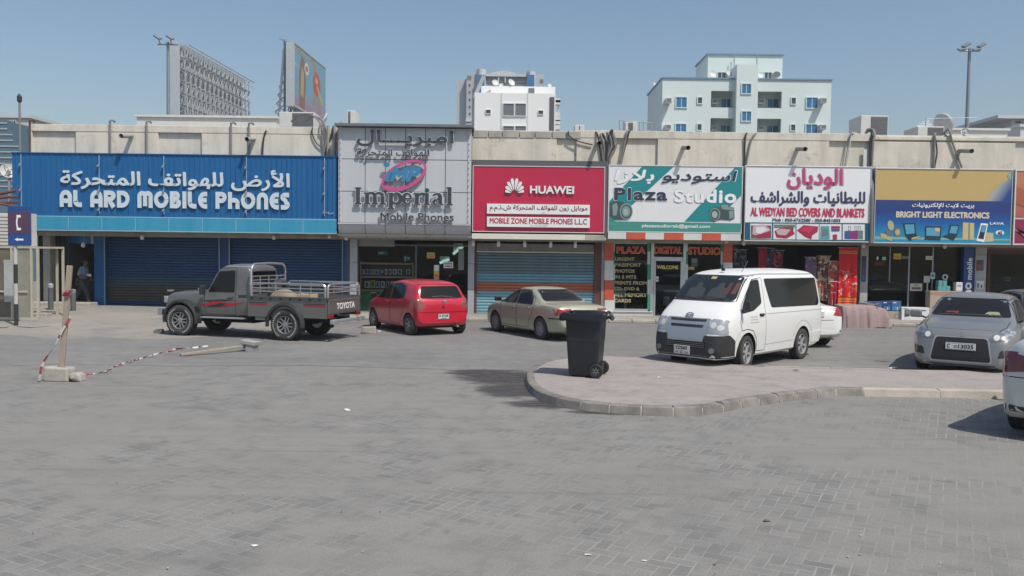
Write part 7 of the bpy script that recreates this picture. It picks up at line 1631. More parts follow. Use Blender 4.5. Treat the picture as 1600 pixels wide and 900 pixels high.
# ------------------------------------------------------------------ red hatchback
red = paint('paint_red', (.54, .010, .032), .05, .28, .2, .8, dcol=(.36, .03, .05))
HB = dict(top=[(-1.73,.50),(-1.725,.82),(-1.69,.98),(-1.62,1.06),(-1.44,1.37),(-1.34,1.455),(-1.1,1.50),(-.7,1.525),(-.2,1.53),(.2,1.495),(.46,1.43),(1.22,1.03),(1.30,1.0),(1.68,.88),(1.90,.75),(1.99,.60),(2.02,.44)],
  belt=[(-1.73,.45),(-1.68,.92),(-1.6,1.02),(-1.1,1.0),(0,.93),(1.0,.88),(1.65,.74),(2.02,.40)], bot=[(-1.73,.36),(-1.62,.27),(-1.2,.21),(1.5,.18),(1.9,.2),(2.02,.26)],
  hw=[(-1.73,.68),(-1.69,.77),(-1.5,.83),(-1.1,.85),(1.2,.845),(1.6,.80),(1.88,.68),(2.02,.52)])
RT = thing('parked_hatchback', 'bright red hatchback parked facing the silver shop front', 'car', (-2.82, 24.45, 0), R(122.5), 'cars parked along the shop row')
V = car_body(RT, red, HB['top'], HB['belt'], HB['bot'], HB['hw'], .24, .05, [(1.23, .29, .345, .62), (-1.23, .29, .345, .62)])
for x in (1.23, -1.23):
    for s in (1, -1): wheel(RT, x, s*.755, .29, .185, 6, 'spoke')
for ax in ('L', 'R'):
    door(V, [(1.06,.92),(.50,1.38),(.02,1.45),(.0,.28),(.86,.28),(.92,.62)], ax, handle=(.18, .88, 1)); door(V, [(-.02,.28),(.0,1.45),(-.50,1.44),(-.86,1.36),(-.98,1.02),(-.88,.62),(-.72,.44),(-.66,.28)], ax, handle=(-.62, .93, 1))
    for wp in ([(.98,.96),(.48,1.335),(.08,1.40),(.07,.96)], [(.01,.965),(.02,1.40),(-.48,1.40),(-.80,1.33),(-.90,1.03),(-.5,.985)]): patch(V, 'window_seal', M_trim, inset(rpoly(wp, .04), -.016), ax, t=.0065); patch(V, 'side_window', M_cgl, rpoly(wp, .04), ax, t=.010)
    mirror_wing(V, .92, (.96 if ax == 'L' else -.96), 1.03, M_trim, 1 if ax == 'L' else -1, .14, .2)
patch(V, 'windscreen', M_cgl, rpoly([(-.68,1.04),(.68,1.04),(.55,1.42),(-.55,1.42)], .06), 'F', t=.006, grid=.1)
tg = [(-.70, .66), (.70, .66), (.72, .95), (.60, 1.40), (-.60, 1.40), (-.72, .95)]; seam(V, 'tailgate_gap', M_gap, tg, 'B', .014, closed=True); TG = patch(V, 'tailgate', red, inset(tg, .008), 'B', t=.0035)
patch(V, 'rear_window', M_cgl, rpoly([(-.66,1.03),(.66,1.03),(.56,1.36),(-.56,1.36)], .07), 'B', TG, t=.008, grid=.06)
for s in (1, -1):
    pl = rpoly([(.60*s, .76), (.80*s, .72), (.80*s, .98), (.66*s, 1.0), (.56*s, .88)], .03); patch(V, 'tail_lamp', mat('lamp_pale_red', (.26, .07, .07), .12, coat=.6), pl if s > 0 else pl[::-1], 'B', t=.007, grid=.04); ax = 'L' if s > 0 else 'R'
    patch(V, 'tail_lamp', mat('lamp_pale_red', (.26, .07, .07), .12), rpoly([(-1.69, .74), (-1.52, .84), (-1.50, .98), (-1.62, 1.0), (-1.66, .98)], .02), ax, t=.007, grid=.04); pl = [(.42*s, .64), (.74*s, .68), (.72*s, .84), (.44*s, .76)]; patch(V, 'headlamp', M_lens, pl, 'F')
    seam(V, 'bumper_gap', M_gap, [(-1.67, .72), (-1.40, .68), (-1.34, .60)], ax, .010)
seam(V, 'wiper', M_trim, [(.30, 1.075), (.02, 1.09), (-.34, 1.06)], 'B', .022, TG, t=.014); seam(V, 'window_ledge', M_gap, [(-.5, 1.015), (.5, 1.015)], 'B', .01, TG, t=.005)
q = MB(); e_ = hit(V, 'B', -.04, .94)[0]; T = Matrix.Translation(e_+Vector((-.02, 0, 0))) @ FACE['B'].to_4x4()
for rx, rz in ((.06, .042), (.026, .04), (.05, .018)): q.tube([T @ Vector((rx*math.cos(t*.4), 0, rz*math.sin(t*.4)+(.018 if rz < .03 else 0))) for t in range(17)], .007, 6)
q.build('emblem', M_chrome, TG); q = MB(); q.box((-.03, -.02, -.03), (.03, 0, .02), Matrix.Translation(hit(V, 'B', 0, .80)[0]) @ FACE['B'].to_4x4()); q.build('tailgate_button', M_gap, TG)
for s_, y_, z_ in (('YARIS', .46, .84), ('1.5', -.50, .82)): ctext(TG, s_, .12, .03, hit(V, 'B', y_, z_)[0]+Vector((-.008, 0, 0)), 'B', M_chrome)
seam(V, 'bumper_crease', mat('red_crease', (.30, .008, .02), .3), [(-.78, .655), (.78, .655)], 'B', .02, t=.006); plate(V, 'B', 0, .53, .33, .145, [('R 47108', 0, .022, .27, .06), ('U.A.E', 0, -.042, .16, .025)], 5)
q = MB(); q.box((-1.5, -.4, .20), (1.2, .4, .30)); q.build('underbody', M_well, RT); q = MB(); q.tube([(-1.76, -.45, .25), (-1.4, -.45, .26)], .028, 10); q.build('exhaust', M_steel, RT)

# ------------------------------------------------------------------ white van
wv_ = paint('paint_van_white', (.76, .755, .73), 0, .33, .18, .5, dcol=(.60, .57, .50))
RT = thing('passenger_van', 'white passenger van with black front bumper and plate 12360 behind the island', 'van', (5.07, 18.34, 0), R(226.4))
V = car_body(RT, wv_, [(-2.40,.55),(-2.398,1.0),(-2.37,1.5),(-2.31,1.80),(-2.22,1.905),(-2.05,1.95),(-1,1.98),(.3,1.975),(.85,1.94),(1.06,1.88),(1.16,1.82),(1.70,1.36),(1.78,1.30),(2.06,1.10),(2.19,.96),(2.26,.76),(2.30,.55),(2.305,.40)],
  [(-2.40,.50),(-2.38,.95),(-2.3,1.15),(-1.5,1.17),(1.2,1.17),(1.7,1.12),(2.1,.92),(2.305,.38)], [(-2.4,.40),(-2.25,.30),(-1.8,.24),(2.0,.24),(2.2,.24),(2.305,.27)],
  [(-2.40,.74),(-2.36,.80),(-2.2,.838),(-1.9,.847),(1.5,.847),(1.95,.82),(2.15,.76),(2.26,.69),(2.305,.62)], .125, .07, [(1.285, .335, .40, .62), (-1.285, .335, .40, .62)], rc=.14)
for x in (1.285, -1.285):
    for s in (1, -1): wheel(RT, x, s*.745, .335, .20, 6, 'spoke', steer=6 if x > 0 else 0, m=mat('wheel_cover_pale', (.50, .50, .50), .4, .4, dirt=.35), rimf=.66)
for ax in ('L', 'R'):
    door(V, [(1.46,1.28),(1.02,1.69),(.90,1.77),(.52,1.80),(.50,.34),(.86,.34),(.90,.58),(1.06,.76),(1.3,.80),(1.52,.78),(1.58,.95)], ax, handle=(.68, 1.06, 1), hm=M_trim)
    for wp in ([(1.50,1.12),(1.42,1.26),(1.05,1.66),(.96,1.74),(.66,1.76),(.64,1.30),(.80,1.24),(1.02,1.16)], [(.40,1.77),(.20,1.20),(-2.10,1.17),(-2.18,1.24),(-2.12,1.76)]): patch(V, 'window_seal', M_trim, inset(rpoly(wp, .05), -.012), ax, t=.0055); patch(V, 'side_window', mat('van_window_glass', (.016, .016, .016), .06, spec=.25), rpoly(wp, .05), ax, t=.009, grid=.09)
    seam(V, 'body_crease', mat('van_crease', (.42, .41, .38), .5), [(.48, 1.07), (-2.30, 1.06)], ax, .016); seam(V, 'rain_gutter', mat('van_gutter', (.34, .33, .30), .5), [(1.02, 1.845), (.4, 1.875), (-2.05, 1.855)], ax, .022, t=.006); seam(V, 'sill_crease', mat('van_crease', (.42, .41, .38), .5), [(.84, .36), (.70, .44), (-.82, .46)], ax, .014)
    if ax == 'R': seam(V, 'slide_door_gap', M_gap, [(.46, 1.82), (.46, .34), (-.70, .34), (-.74, 1.82)], ax, .014)
    for x in (1.285, -1.285): seam(V, 'arch_lip', mat('van_crease', (.42, .41, .38), .5), [(x+.52*math.cos(R(a)), .335+.52*math.sin(R(a))) for a in range(20, 161, 10)], ax, .014)
    patch(V, 'bumper_corner', M_trim, rpoly([(1.74, .27), (2.24, .27), (2.27, .70), (1.98, .72), (1.78, .60)], .03), ax, t=.012); patch(V, 'bumper_rear_corner', wv_, rpoly([(-2.37, .34), (-1.74, .34), (-1.74, .58), (-2.37, .60)], .03), ax, t=.012)
    patch(V, 'vent_louvre', M_trim, [(1.43, 1.66), (1.40, 1.78), (1.37, 1.78), (1.40, 1.66)], ax, t=.006) if False else None
WS = patch(V, 'windscreen', mat('van_windscreen', (.02, .026, .03), .05, spec=.35), rpoly([(-.71,1.36),(.71,1.36),(.635,1.82),(-.635,1.82)], .07), 'F', t=.007, grid=.1)
seam(V, 'screen_seal', M_trim, [(-.725,1.345),(.725,1.345),(.65,1.835),(-.65,1.835)], 'F', .02, closed=True, t=.005)
patch(V, 'screen_sticker', mat('sticker_tan', (.42, .32, .18), .6), [(-.05, 1.76), (.07, 1.76), (.07, 1.81), (-.05, 1.81)], 'F', WS, t=.010)
for a in (-.22, .28): patch(V, 'seat_back', mat('seat_shade', (.035, .042, .048), .7), rpoly([(a-.22, 1.38), (a+.22, 1.38), (a+.18, 1.58), (a+.07, 1.60), (a+.06, 1.69), (a-.06, 1.69), (a-.07, 1.60), (a-.18, 1.58)], .03), 'F', WS, t=.0085) 
for y0_ in (.42, .56): patch(V, 'seat_back', mat('seat_red_shade', (.09, .028, .026), .7), rpoly([(y0_, 1.48), (y0_+.09, 1.48), (y0_+.08, 1.70), (y0_+.01, 1.70)], .02), 'F', WS, t=.0088)
seam(V, 'wiper', M_trim, [(.60, 1.375), (.1, 1.42), (-.12, 1.40)], 'F', .022, WS, t=.014); seam(V, 'wiper', M_trim, [(-.08, 1.375), (-.5, 1.42), (-.66, 1.40)], 'F', .022, WS, t=.014)
patch(V, 'front_bumper', M_trim, rpoly([(-.72,.28),(.72,.28),(.74,.70),(.42,.70),(.40,.55),(-.40,.55),(-.42,.70),(-.74,.70)], .03), 'F', t=.014)
sg = mat('van_silver_trim', (.40, .42, .45), .35, .5); GRL = patch(V, 'grille', sg, rpoly([(-.47,.57),(.47,.57),(.50,1.02),(-.50,1.02)], .04), 'F', t=.010)
for z0_, z1_, w2 in ((.955, 1.0, .40), (.845, .895, .36)): patch(V, 'grille_slot', M_trim, rpoly([(-w2, z0_), (w2, z0_), (w2+.02, z1_), (-w2-.02, z1_)], .015), 'F', GRL, t=.0125)
pl = [(-.47,.44),(.47,.44),(.48,.58),(-.48,.58)]; LI = patch(V, 'lower_intake', M_gap, rpoly(pl, .02), 'F', t=.017)
for z in (.475, .51, .545): seam(V, 'intake_bar', mat('bar_grey', (.16, .16, .16), .5), [(-.45, z), (.45, z)], 'F', .009, LI, t=.019)
seam(V, 'bumper_line', mat('bar_grey', (.16, .16, .16), .5), [(-.55, .31), (.55, .31)], 'F', .012, t=.017)
for s in (1, -1):
    pl = rpoly([(.49*s, .76), (.78*s, .74), (.80*s, 1.0), (.52*s, 1.02)], .03); pl = pl if s > 0 else pl[::-1]; H_ = patch(V, 'headlamp', M_lens, pl, 'F', t=.012, grid=.04); patch(V, 'headlamp_side', M_lens, rpoly([(2.19, .73), (2.0, .74), (2.02, 1.0), (2.12, 1.0)], .02), 'L' if s > 0 else 'R', H_, t=.012, grid=.05)
    patch(V, 'lamp_reflector', M_bowl, circ(.58*s, .90, .06, 14), 'F', H_, t=.0145, grid=.04); patch(V, 'lamp_reflector', M_bowl, circ(.71*s, .86, .055, 14), 'F', H_, t=.0145, grid=.04)
    patch(V, 'fog_lamp', mat('bar_grey', (.16, .16, .16), .5), circ(.60*s, .42, .055, 14), 'F', t=.017)
    q = MB(); q.bar((1.46, s*.82, 1.18), (1.52, s*.92, 1.20), .03, .03); q.build('mirror_arm', M_trim, RT)
    q = MB(); q.box((-.03, -.07, -.10), (.035, .07, .10), Matrix.Translation((1.52, s*.955, 1.27))); q.build('wing_mirror', M_trim, RT, bevel=.03)
    pl = [(.66*s, .70), (.80*s, .70), (.80*s, 1.10), (.68*s, 1.12)]; patch(V, 'tail_lamp', M_redl, pl if s > 0 else pl[::-1], 'B')
e_ = hit(V, 'F', 0, 1.07)[0]; T = Matrix.Translation(e_+Vector((.03, 0, 0))) @ FACE['F'].to_4x4() @ Matrix.Rotation(R(-35), 4, 'X'); q = MB()
for rx, rz, oz in ((.085, .058, 0), (.036, .055, 0), (.066, .024, .026)): q.tube([T @ Vector((rx*math.cos(t*.314), 0, rz*math.sin(t*.314)+oz)) for t in range(21)], .009, 6)
q.build('emblem', M_chrome, RT)
plate(V, 'F', -.05, .40, .36, .17, [('12360', 0, .035, .25, .065), ('C', 0, -.045, .05, .055)])
q = MB()
for sx in (-1, 1): q.box((sx*.11-.045, -.0075, -.055), (sx*.11+.045, -.0062, -.035), Matrix.Translation(hit(V, 'F', -.05, .40)[0]+Vector((.02, 0, 0))) @ FACE['F'].to_4x4())
q.build('plate_script', M_txt, RT)
patch(V, 'rear_window', M_cgl, rpoly([(-.66,1.22),(.66,1.22),(.60,1.72),(-.60,1.72)], .08), 'B', t=.006); seam(V, 'tailgate_gap', M_gap, [(-.74,.5),(.74,.5),(.70,1.82),(-.70,1.82)], 'B', .014, closed=True); plate(V, 'B', 0, .95, .36, .15, [])
M_fade = mat('faded_grey_print', (.50, .49, .47), .6)
for k, (s_, ln) in enumerate((('PRIVATE', .34), ('TRANSPORT', .34), ('TEL 0501', .28))) if False else (): pass
for k in range(3): seam(V, 'door_script', M_fade, [(1.18, 1.03-.055*k), (.86-(.04 if k == 2 else 0), 1.03-.055*k)], 'L', .026, t=.0055)
seam(V, 'bonnet_gap', M_gap, [(2.12, .62), (2.17, .3), (2.18, 0), (2.17, -.3), (2.12, -.62)], 'T', .012)
q = MB(); q.box((-2.0, -.5, .20), (2.0, .5, .30)); q.build('underbody', M_well, RT); q = MB(); q.box((-.02, -.03, 0), (.03, .03, .06), Matrix.Translation((1.0, .1, 1.93))); q.tube([(.86, .45, 1.92), (.60, .45, 2.14)], .006, 5); q.build('roof_aerial', M_trim, RT)

RT.scale = (1, 1, 1.03)
# ------------------------------------------------------------------ grey pickup
pg = paint('paint_pickup_grey', (.165, .160, .152), .4, .36, .3, .5, dcol=(.21, .20, .185))
RT = thing('pickup_truck', 'grey single cab pickup with red stripes and steel rails round its bed', 'pickup truck', (-7.05, 22.42, 0), R(163.4))
V = car_body(RT, pg, [(-.44,.70),(-.438,1.3),(-.43,1.76),(-.39,1.88),(-.28,1.925),(0,1.94),(.32,1.93),(.46,1.885),(.56,1.80),(.90,1.27),(.98,1.22),(1.5,1.20),(2.0,1.165),(2.12,1.12),(2.18,1.02),(2.20,.85),(2.205,.66)],
  [(-.44,.66),(-.43,1.15),(.9,1.14),(1.6,1.10),(2.1,1.0),(2.205,.62)], [(-.44,.56),(.9,.52),(1.9,.56),(2.205,.60)], [(-.44,.715),(-.36,.735),(.9,.745),(1.5,.745),(2.05,.72),(2.17,.68),(2.205,.62)], .09, .05, [(1.59, .42, .47, .48)], rc=.08)
for x in (1.59, -1.59):
    for s in (1, -1): wheel(RT, x, s*.76, .41, .27, 5, 'twin', m=M_alloy, letters=True, rimf=.56, steer=3 if x > 0 else 0)
def flare(x, s, r0, r1, y0, y1, a0=-8, a1=188):
    q = MB(); pr = None
    for k in range(25):
        a = R(a0+(a1-a0)*k/24); ring = [q.bm.verts.new((x+rr*math.cos(a), s*yy, .42+rr*math.sin(a))) for rr, yy in ((r0, y0), (r0, y1), (r0+.03, y1+.01), (r1-.02, y1-.02), (r1, y0))]
        if pr:
            for j in range(4): q._f([pr[j], ring[j], ring[j+1], pr[j+1]])
        pr = ring
    return q.build('fender_flare', M_trim, RT, smooth=True)
for s in (1, -1): flare(1.59, s, .465, .565, .70, .875); flare(-1.59, s, .465, .565, .86, .93)
for ax in ('L', 'R'):
    door(V, [(.92,1.20),(.54,1.80),(-.02,1.84),(-.04,.60),(.88,.60)], ax, handle=(.12, 1.06, 1))
    wp = [(.80,1.20),(.49,1.72),(.03,1.75),(.02,1.20)]; patch(V, 'window_seal', M_trim, inset(rpoly(wp, .03), -.018), ax, t=.0065); patch(V, 'side_window', M_cgl, rpoly(wp, .03), ax, t=.010)
    sw = [([(1.02,.95),(.40,1.0),(-.02,.985),(.55,.91)], M_trim), ([(1.04,.83),(.66,.94),(.20,.955),(.75,.83)], mat('stripe_red', (.38, .012, .03), .4)), ([(.62,.785),(.28,.91),(-.30,.935),(-.08,.875),(.35,.80)], mat('stripe_red', (.38, .012, .03), .4)), ([(.86,.79),(.44,.90),(.20,.90),(.40,.80)], M_trim)]
    for i, (p_, m_) in enumerate(sw): patch(V, 'side_stripe', m_, p_, ax, t=.0065+.0012*i)
    seam(V, 'gutter', M_steel, [(-.40,1.86),(.40,1.87),(.55,1.80)], ax, .02, t=.006); patch(V, 'cab_vent', M_trim, [(-.38, 1.06), (-.12, 1.06), (-.12, 1.13), (-.38, 1.13)], ax, t=.006)
    q = MB(); s = 1 if ax == 'L' else -1; q.box((-.35, s*.66, .50), (.95, s*.86, .535)); q.build('side_step', M_steel, RT, bevel=.01)
    q = MB(); q.box((-.04, -.09, -.12), (.04, .09, .12), Matrix.Translation((.84, s*.92, 1.24))); q.build('wing_mirror', M_trim, RT, bevel=.025); q = MB(); q.bar((.84, s*.74, 1.2), (.84, s*.86, 1.2), .025, .025); q.build('mirror_arm', M_trim, RT)
    q = MB(); q.box((2.10, s*.52, .86), (2.225, s*.70, 1.04)); q.build('headlamp', M_lens, RT, bevel=.02); q = MB(); q.box((1.98, s*.58, 1.165), (2.12, s*.70, 1.215)); q.build('indicator', M_chrome, RT, bevel=.012)
    q = MB(); q.box((-2.02, s*.60, .22), (-1.99, s*.90, .62)); q.build('mud_flap', M_rubber, RT)
patch(V, 'windscreen', M_cgl, rpoly([(-.62,1.29),(.62,1.29),(.58,1.78),(-.58,1.78)], .04), 'F', t=.006); patch(V, 'rear_window', M_cgl, rpoly([(-.52,1.34),(.52,1.34),(.52,1.74),(-.52,1.74)], .05), 'B', t=.006); patch(V, 'grille', M_trim, [(-.48,.84),(.48,.84),(.48,1.06),(-.48,1.06)], 'F', t=.008)
q = MB(); q.box((2.20, -.80, .52), (2.36, .80, .70)); q.build('front_bumper', M_chrome, RT, bevel=.03); q = MB(); q.box((2.02, -.78, .40), (2.22, .78, .52)); q.build('bumper_apron', M_trim, RT, bevel=.03)
# cargo bed
def bed_box():
    q = MB(); y1 = .86
    q.box((-2.78, -y1, .72), (-.50, y1, .76))
    for s in (1, -1): q.box((-2.78, s*(y1-.05), .761), (-.50, s*y1, 1.10)); q.box((-2.78, s*(y1-.04), .60), (-.50, s*(y1-.002), .719))
    q.box((-.55, -y1+.051, .761), (-.50, y1-.051, 1.16)); return q
q = bed_box(); BEDo = q.build('cargo_bed', [pg, M_well], RT)
qc = MB()
for s in (1, -1): qc.lathe([(.475, -.3), (.475, .3)], 36, Matrix.Translation((-1.59, s*.86, .42)) @ Matrix.Rotation(R(90), 4, 'X'), close=True)
for f in qc.bm.faces: f.material_index = 1
cut = qc.build('cutter', [pg, M_well]); md = BEDo.modifiers.new('b', 'BOOLEAN'); md.object = cut; md.solver = 'EXACT'; md.use_self = True; md.operation = 'DIFFERENCE'
dg = bpy.context.evaluated_depsgraph_get(); me2 = bpy.data.meshes.new_from_object(BEDo.evaluated_get(dg)); BEDo.modifiers.clear(); BEDo.data = me2; bpy.data.objects.remove(cut)
q = MB()
for s in (1, -1): q.box((-2.80, s*.855, 1.09), (-.48, s*.895, 1.13)); 
q.box((-2.83, -.895, 1.09), (-2.801, .895, 1.13)); q.build('bed_top_rail', mat('rail_dark_grey', (.10, .10, .10), .5, .3), RT)
q = MB()
for s in (1, -1):
    for k in range(8): q.box((-2.6+.28*k, s*.861, 1.045), (-2.55+.28*k, s*.885, 1.085))
q.build('rope_hooks', M_trim, RT)
for s in (1, -1):
    for x0_, x1_ in ((-1.06, -.54), (-2.74, -2.12)):
        q = MB(); q.box((x0_, s*.8625, .90), (x1_, s*.866, .935)); q.build('side_stripe', mat('stripe_red', (.38, .012, .03), .4), RT); q = MB(); q.box((x0_, s*.8625, .95), (x1_, s*.866, .968)); q.build('side_stripe', M_trim, RT)
TGo = MB(); TGo.box((-2.83, -.84, .70), (-2.785, .84, 1.085)); TGp = TGo.build('tailgate', pg, RT, bevel=.012); q = MB(); q.box((-2.838, -.80, .74), (-2.8305, .80, .755)); q.box((-2.838, -.80, 1.03), (-2.8305, .80, 1.045)); q.build('tailgate_rib', pg, TGp)
ctext(TGp, 'TOYOTA', .98, .165, (-2.832, -.04, .895), 'B', mat('letter_tailgate_white', (.72, .72, .71), .5), .012)
M_ss = mat('stainless_tube', (.58, .58, .57), .28, .85)
def rail(pts, r=.024): q = MB(); return q.tube(pts, r, 10)
def bed_rail(fr, to, hgt, zz=1.13, bars=(.12, .21)):
    a, b = Vector(fr), Vector(to); d = (b-a); L_ = d.length; d.normalize(); q = MB(); up = Vector((0, 0, 1)); rr = .10
    pts = [a]+[a+up*(hgt-rr)]+[a+up*(hgt-rr)+d*(rr-rr*math.cos(R(t)))+up*(rr*math.sin(R(t))) for t in (20, 45, 70, 90)]
    pts += [b+up*(hgt-rr)-d*(rr-rr*math.cos(R(t)))+up*(rr*math.sin(R(t))) for t in (90, 70, 45, 20, 0)]+[b]
    q.tube(pts, .025, 10)
    for z in bars: q.tube([a+up*z, b+up*z], .016, 8)
    for k in ((1, 2) if L_ > 1.9 else ()): q.tube([a+d*L_*k/3, a+d*L_*k/3+up*hgt], .014, 8)
    return q.build('bed_rail', M_ss, RT, smooth=True)
bed_rail((-.62, .865, 1.13), (-2.74, .865, 1.13), .33); bed_rail((-.62, -.865, 1.13), (-2.74, -.865, 1.13), .33); bed_rail((-2.80, .84, 1.13), (-2.80, -.84, 1.13), .33)
q = MB(); q.tube([(-.56, .80, 1.12), (-.56, .80, 1.78), (-.56, .76, 1.88), (-.56, .66, 1.94), (-.56, 0, 1.96), (-.56, -.66, 1.94), (-.56, -.76, 1.88), (-.56, -.80, 1.78), (-.56, -.80, 1.12)], .03, 10)
for z in (1.28, 1.40, 1.52, 1.62): q.tube([(-.56, -.80, z), (-.56, .80, z)], .015, 8)
for y in (-.40, 0, .40): q.tube([(-.56, y, 1.16), (-.56, y, 1.62)], .015, 8)
q.build('roll_bar', M_ss, RT, smooth=True)
q = MB(); q.box((-2.75, -.42, .46), (2.1, -.30, .60)); q.box((-2.75, .30, .46), (2.1, .42, .60)); q.box((-1.72, -.6, .34), (-1.46, .6, .46)); q.box((1.46, -.6, .34), (1.72, .6, .46)); q.box((-.3, -.28, .36), (.9, .28, .55)); q.build('chassis', M_well, RT)
q = MB(); q.box((-2.98, .56, .46), (-2.86, .86, .58)); q.box((-2.98, -.86, .46), (-2.86, -.56, .58)); q.box((-2.90, -.555, .48), (-2.80, .555, .56)); q.build('rear_bumper', M_steel, RT, bevel=.02)
for s in (1, -1):
    q = MB(); q.box((-2.85, s*.62, .605), (-2.79, s*.85, .695)); q.build('tail_lamp', M_redl, RT, bevel=.008)
q = MB(); q.box((-2.86, -.2, .605), (-2.80, .05, .66)); q.build('tow_hook', M_trim, RT)
q = MB(); q.box((-1.0, .62, .50), (-.70, .84, .66)); q.build('side_locker', pg, RT, bevel=.01)
# things lying in the bed
def inbed(name, label, cat, x, y): 
    M_ = RT.matrix_basis if False else Matrix.Translation(RT.location) @ Matrix.Rotation(RT.rotation_euler.z, 4, 'Z'); p = M_ @ Vector((x, y, .762)); return thing(name, label, cat, tuple(p), RT.rotation_euler.z)
o = inbed('cargo_sack', 'bulging beige sack lying in the pickup bed behind the roll bar', 'sack', -1.1, .1); q = MB(); q.grid(lambda a, b: (.38*math.cos(6.283*a)*math.sin(math.pi*b)*(1+.1*math.sin(a*19)), .30*math.sin(6.283*a)*math.sin(math.pi*b)*(1+.1*math.sin(a*23)), .26-.26*math.cos(math.pi*b)), 22, 10); q.build('sack_body', mat('sack_tan', (.28, .23, .17), .85, dirt=.4), o, smooth=True, angle=70)
o = inbed('spare_tyre', 'black spare tyre leaning in the pickup bed by the roll bar', 'tyre', -.72, -.25); q = MB(); q.lathe([(.20, -.08), (.24, -.11), (.34, -.11), (.39, -.07), (.39, .07), (.34, .11), (.24, .11), (.20, .08)], 28, Matrix.Translation((0, 0, .39)) @ Matrix.Rotation(R(82), 4, 'Y')); q.build('tyre_ring', M_tyre, o, smooth=True); q = MB(); q.lathe([(.20, .02), (.12, .05), (.02, .05)], 20, Matrix.Translation((0, 0, .39)) @ Matrix.Rotation(R(-98), 4, 'Y')); q.build('rim', M_alloy, o, smooth=True)
o = inbed('cargo_box', 'small wooden crate in the pickup bed near the far rail', 'crate', -1.5, -.3); q = MB()
for z in (0.0, .14, .28): q.box((-.25, -.2, z), (.25, .2, z+.10))
q.build('crate_side', M_wood, o)
for sx in (-.22, .22):
    for sy in (-.17, .17): q = MB(); q.box((sx-.025, sy-.025, 0), (sx+.025, sy+.025, .40)); q.build('corner_post', M_wood, o)
# ================================================================== bin on the island
M_binp = mat('bin_plastic', (.012, .014, .018), .42, dirt=.35, dscale=3, dcol=(.045, .046, .05)); M_bag = mat('bin_liner', (.012, .012, .014), .22, spec=.6)
bp = G(917, 590, IZ); BN = thing('wheelie_bin', 'tall black wheelie bin lined with a black bag on the island', 'bin', (bp.x, bp.y+.30, IZ), R(163))
SB_ = 1.06
def rrect(wx, wy, r, z, n=5): 
    return [(x, y, z) for x, y in rpoly([(-wx, -wy), (wx, -wy), (wx, wy), (-wx, wy)], r, n)]
def loft(q, rings, cap0=True, cap1=True):
    V = [[q.bm.verts.new(p) for p in r] for r in rings]; n = len(V[0])
    for A, B in zip(V, V[1:]):
        for k in range(n): q._f([A[k], A[(k+1) % n], B[(k+1) % n], B[k]])
    if cap0: q._f(V[0][::-1])
    if cap1: q._f(V[-1])
q = MB(); loft(q, [rrect(.235, .225, .05, .02), rrect(.245, .235, .05, .04), rrect(.275, .262, .05, .5), rrect(.30, .285, .05, .97), rrect(.325, .305, .05, .98), rrect(.33, .31, .05, 1.04), rrect(.30, .285, .05, 1.045), rrect(.285, .27, .05, .6)], True, False)
q.build('bin_body', M_binp, BN, smooth=True)
q = MB(); q.tube([(-.20, -.285, .115), (-.20, .285, .115)], .018, 8); q.box((-.30, -.12, .10), (-.2, .12, .22)); q.build('axle', M_binp, BN)
for s in (1, -1):
    T = Matrix.Translation((-.235, s*.27, .115)) @ Matrix.Rotation(R(-90*s), 4, 'X'); q = MB(); q.lathe([(.06, -.03), (.105, -.035), (.118, -.02), (.118, .02), (.105, .035), (.068, .03), (.06, .012)], 24, T); w_ = q.build('wheel', M_rubber, BN, smooth=True)
    q = MB(); q.lathe([(.064, .02), (.045, .012), (.02, .018), (.002, .022)], 20, T); q.build('rim', M_hub, w_, smooth=True); q = MB()
    for k in range(6): q.box((-.008, .018, .014), (.008, .06, .026), T @ Matrix.Rotation(k*1.047, 4, 'Z'))
    q.build('spokes', mat('rim_grey', (.20, .20, .2), .5), w_)
q = MB(); q.tube([(-.33, -.26, 1.0), (-.40, -.25, 1.02), (-.40, .25, 1.02), (-.33, .26, 1.0)], .016, 8); q.build('handle', M_binp, BN)
rb = random.Random(11)
def bag_ring(f, z, wob, seed):
    base = rrect(.335*f, .315*f, .06, z, 6); rn = random.Random(seed); ph = [rn.uniform(0, 6.3) for _ in range(4)]
    return [(x*(1+wob*.35*math.sin(k*1.7+ph[0])+wob*.3*math.sin(k*.9+ph[1])), y*(1+wob*.35*math.sin(k*1.3+ph[2])), z+wob*.28*math.sin(k*1.1+ph[3])+wob*.2*math.sin(k*2.3)) for k, (x, y, z) in enumerate(base)]
q = MB(); loft(q, [bag_ring(1.12, .955, .13, 1), bag_ring(1.15, .99, .10, 2), bag_ring(1.12, 1.04, .05, 3), bag_ring(1.03, 1.075, .04, 4), bag_ring(.92, 1.06, .05, 5), bag_ring(.82, .93, .08, 6), bag_ring(.6, .78, .1, 7)], False, True); q.build('bin_liner', M_bag, BN, smooth=True, angle=50)
q = MB(); q.grid(lambda a, b: (-.30-.17*a+.02*math.sin(b*9), -.14+.30*b+.03*a, 1.06-.015*a-.07*a*a+.03*math.sin(b*11+a*3)), 6, 10); q.build('bag_flap', M_bag, BN, smooth=True)
q = MB(); q.grid(lambda a, b: (.28+.15*a+.02*math.sin(b*9), -.30+.34*b-.03*a, 1.055-.02*a-.06*a*a+.025*math.sin(b*11+a*3)), 6, 10); q.build('bag_flap', M_bag, BN, smooth=True)
BN.scale = (SB_, SB_, SB_)

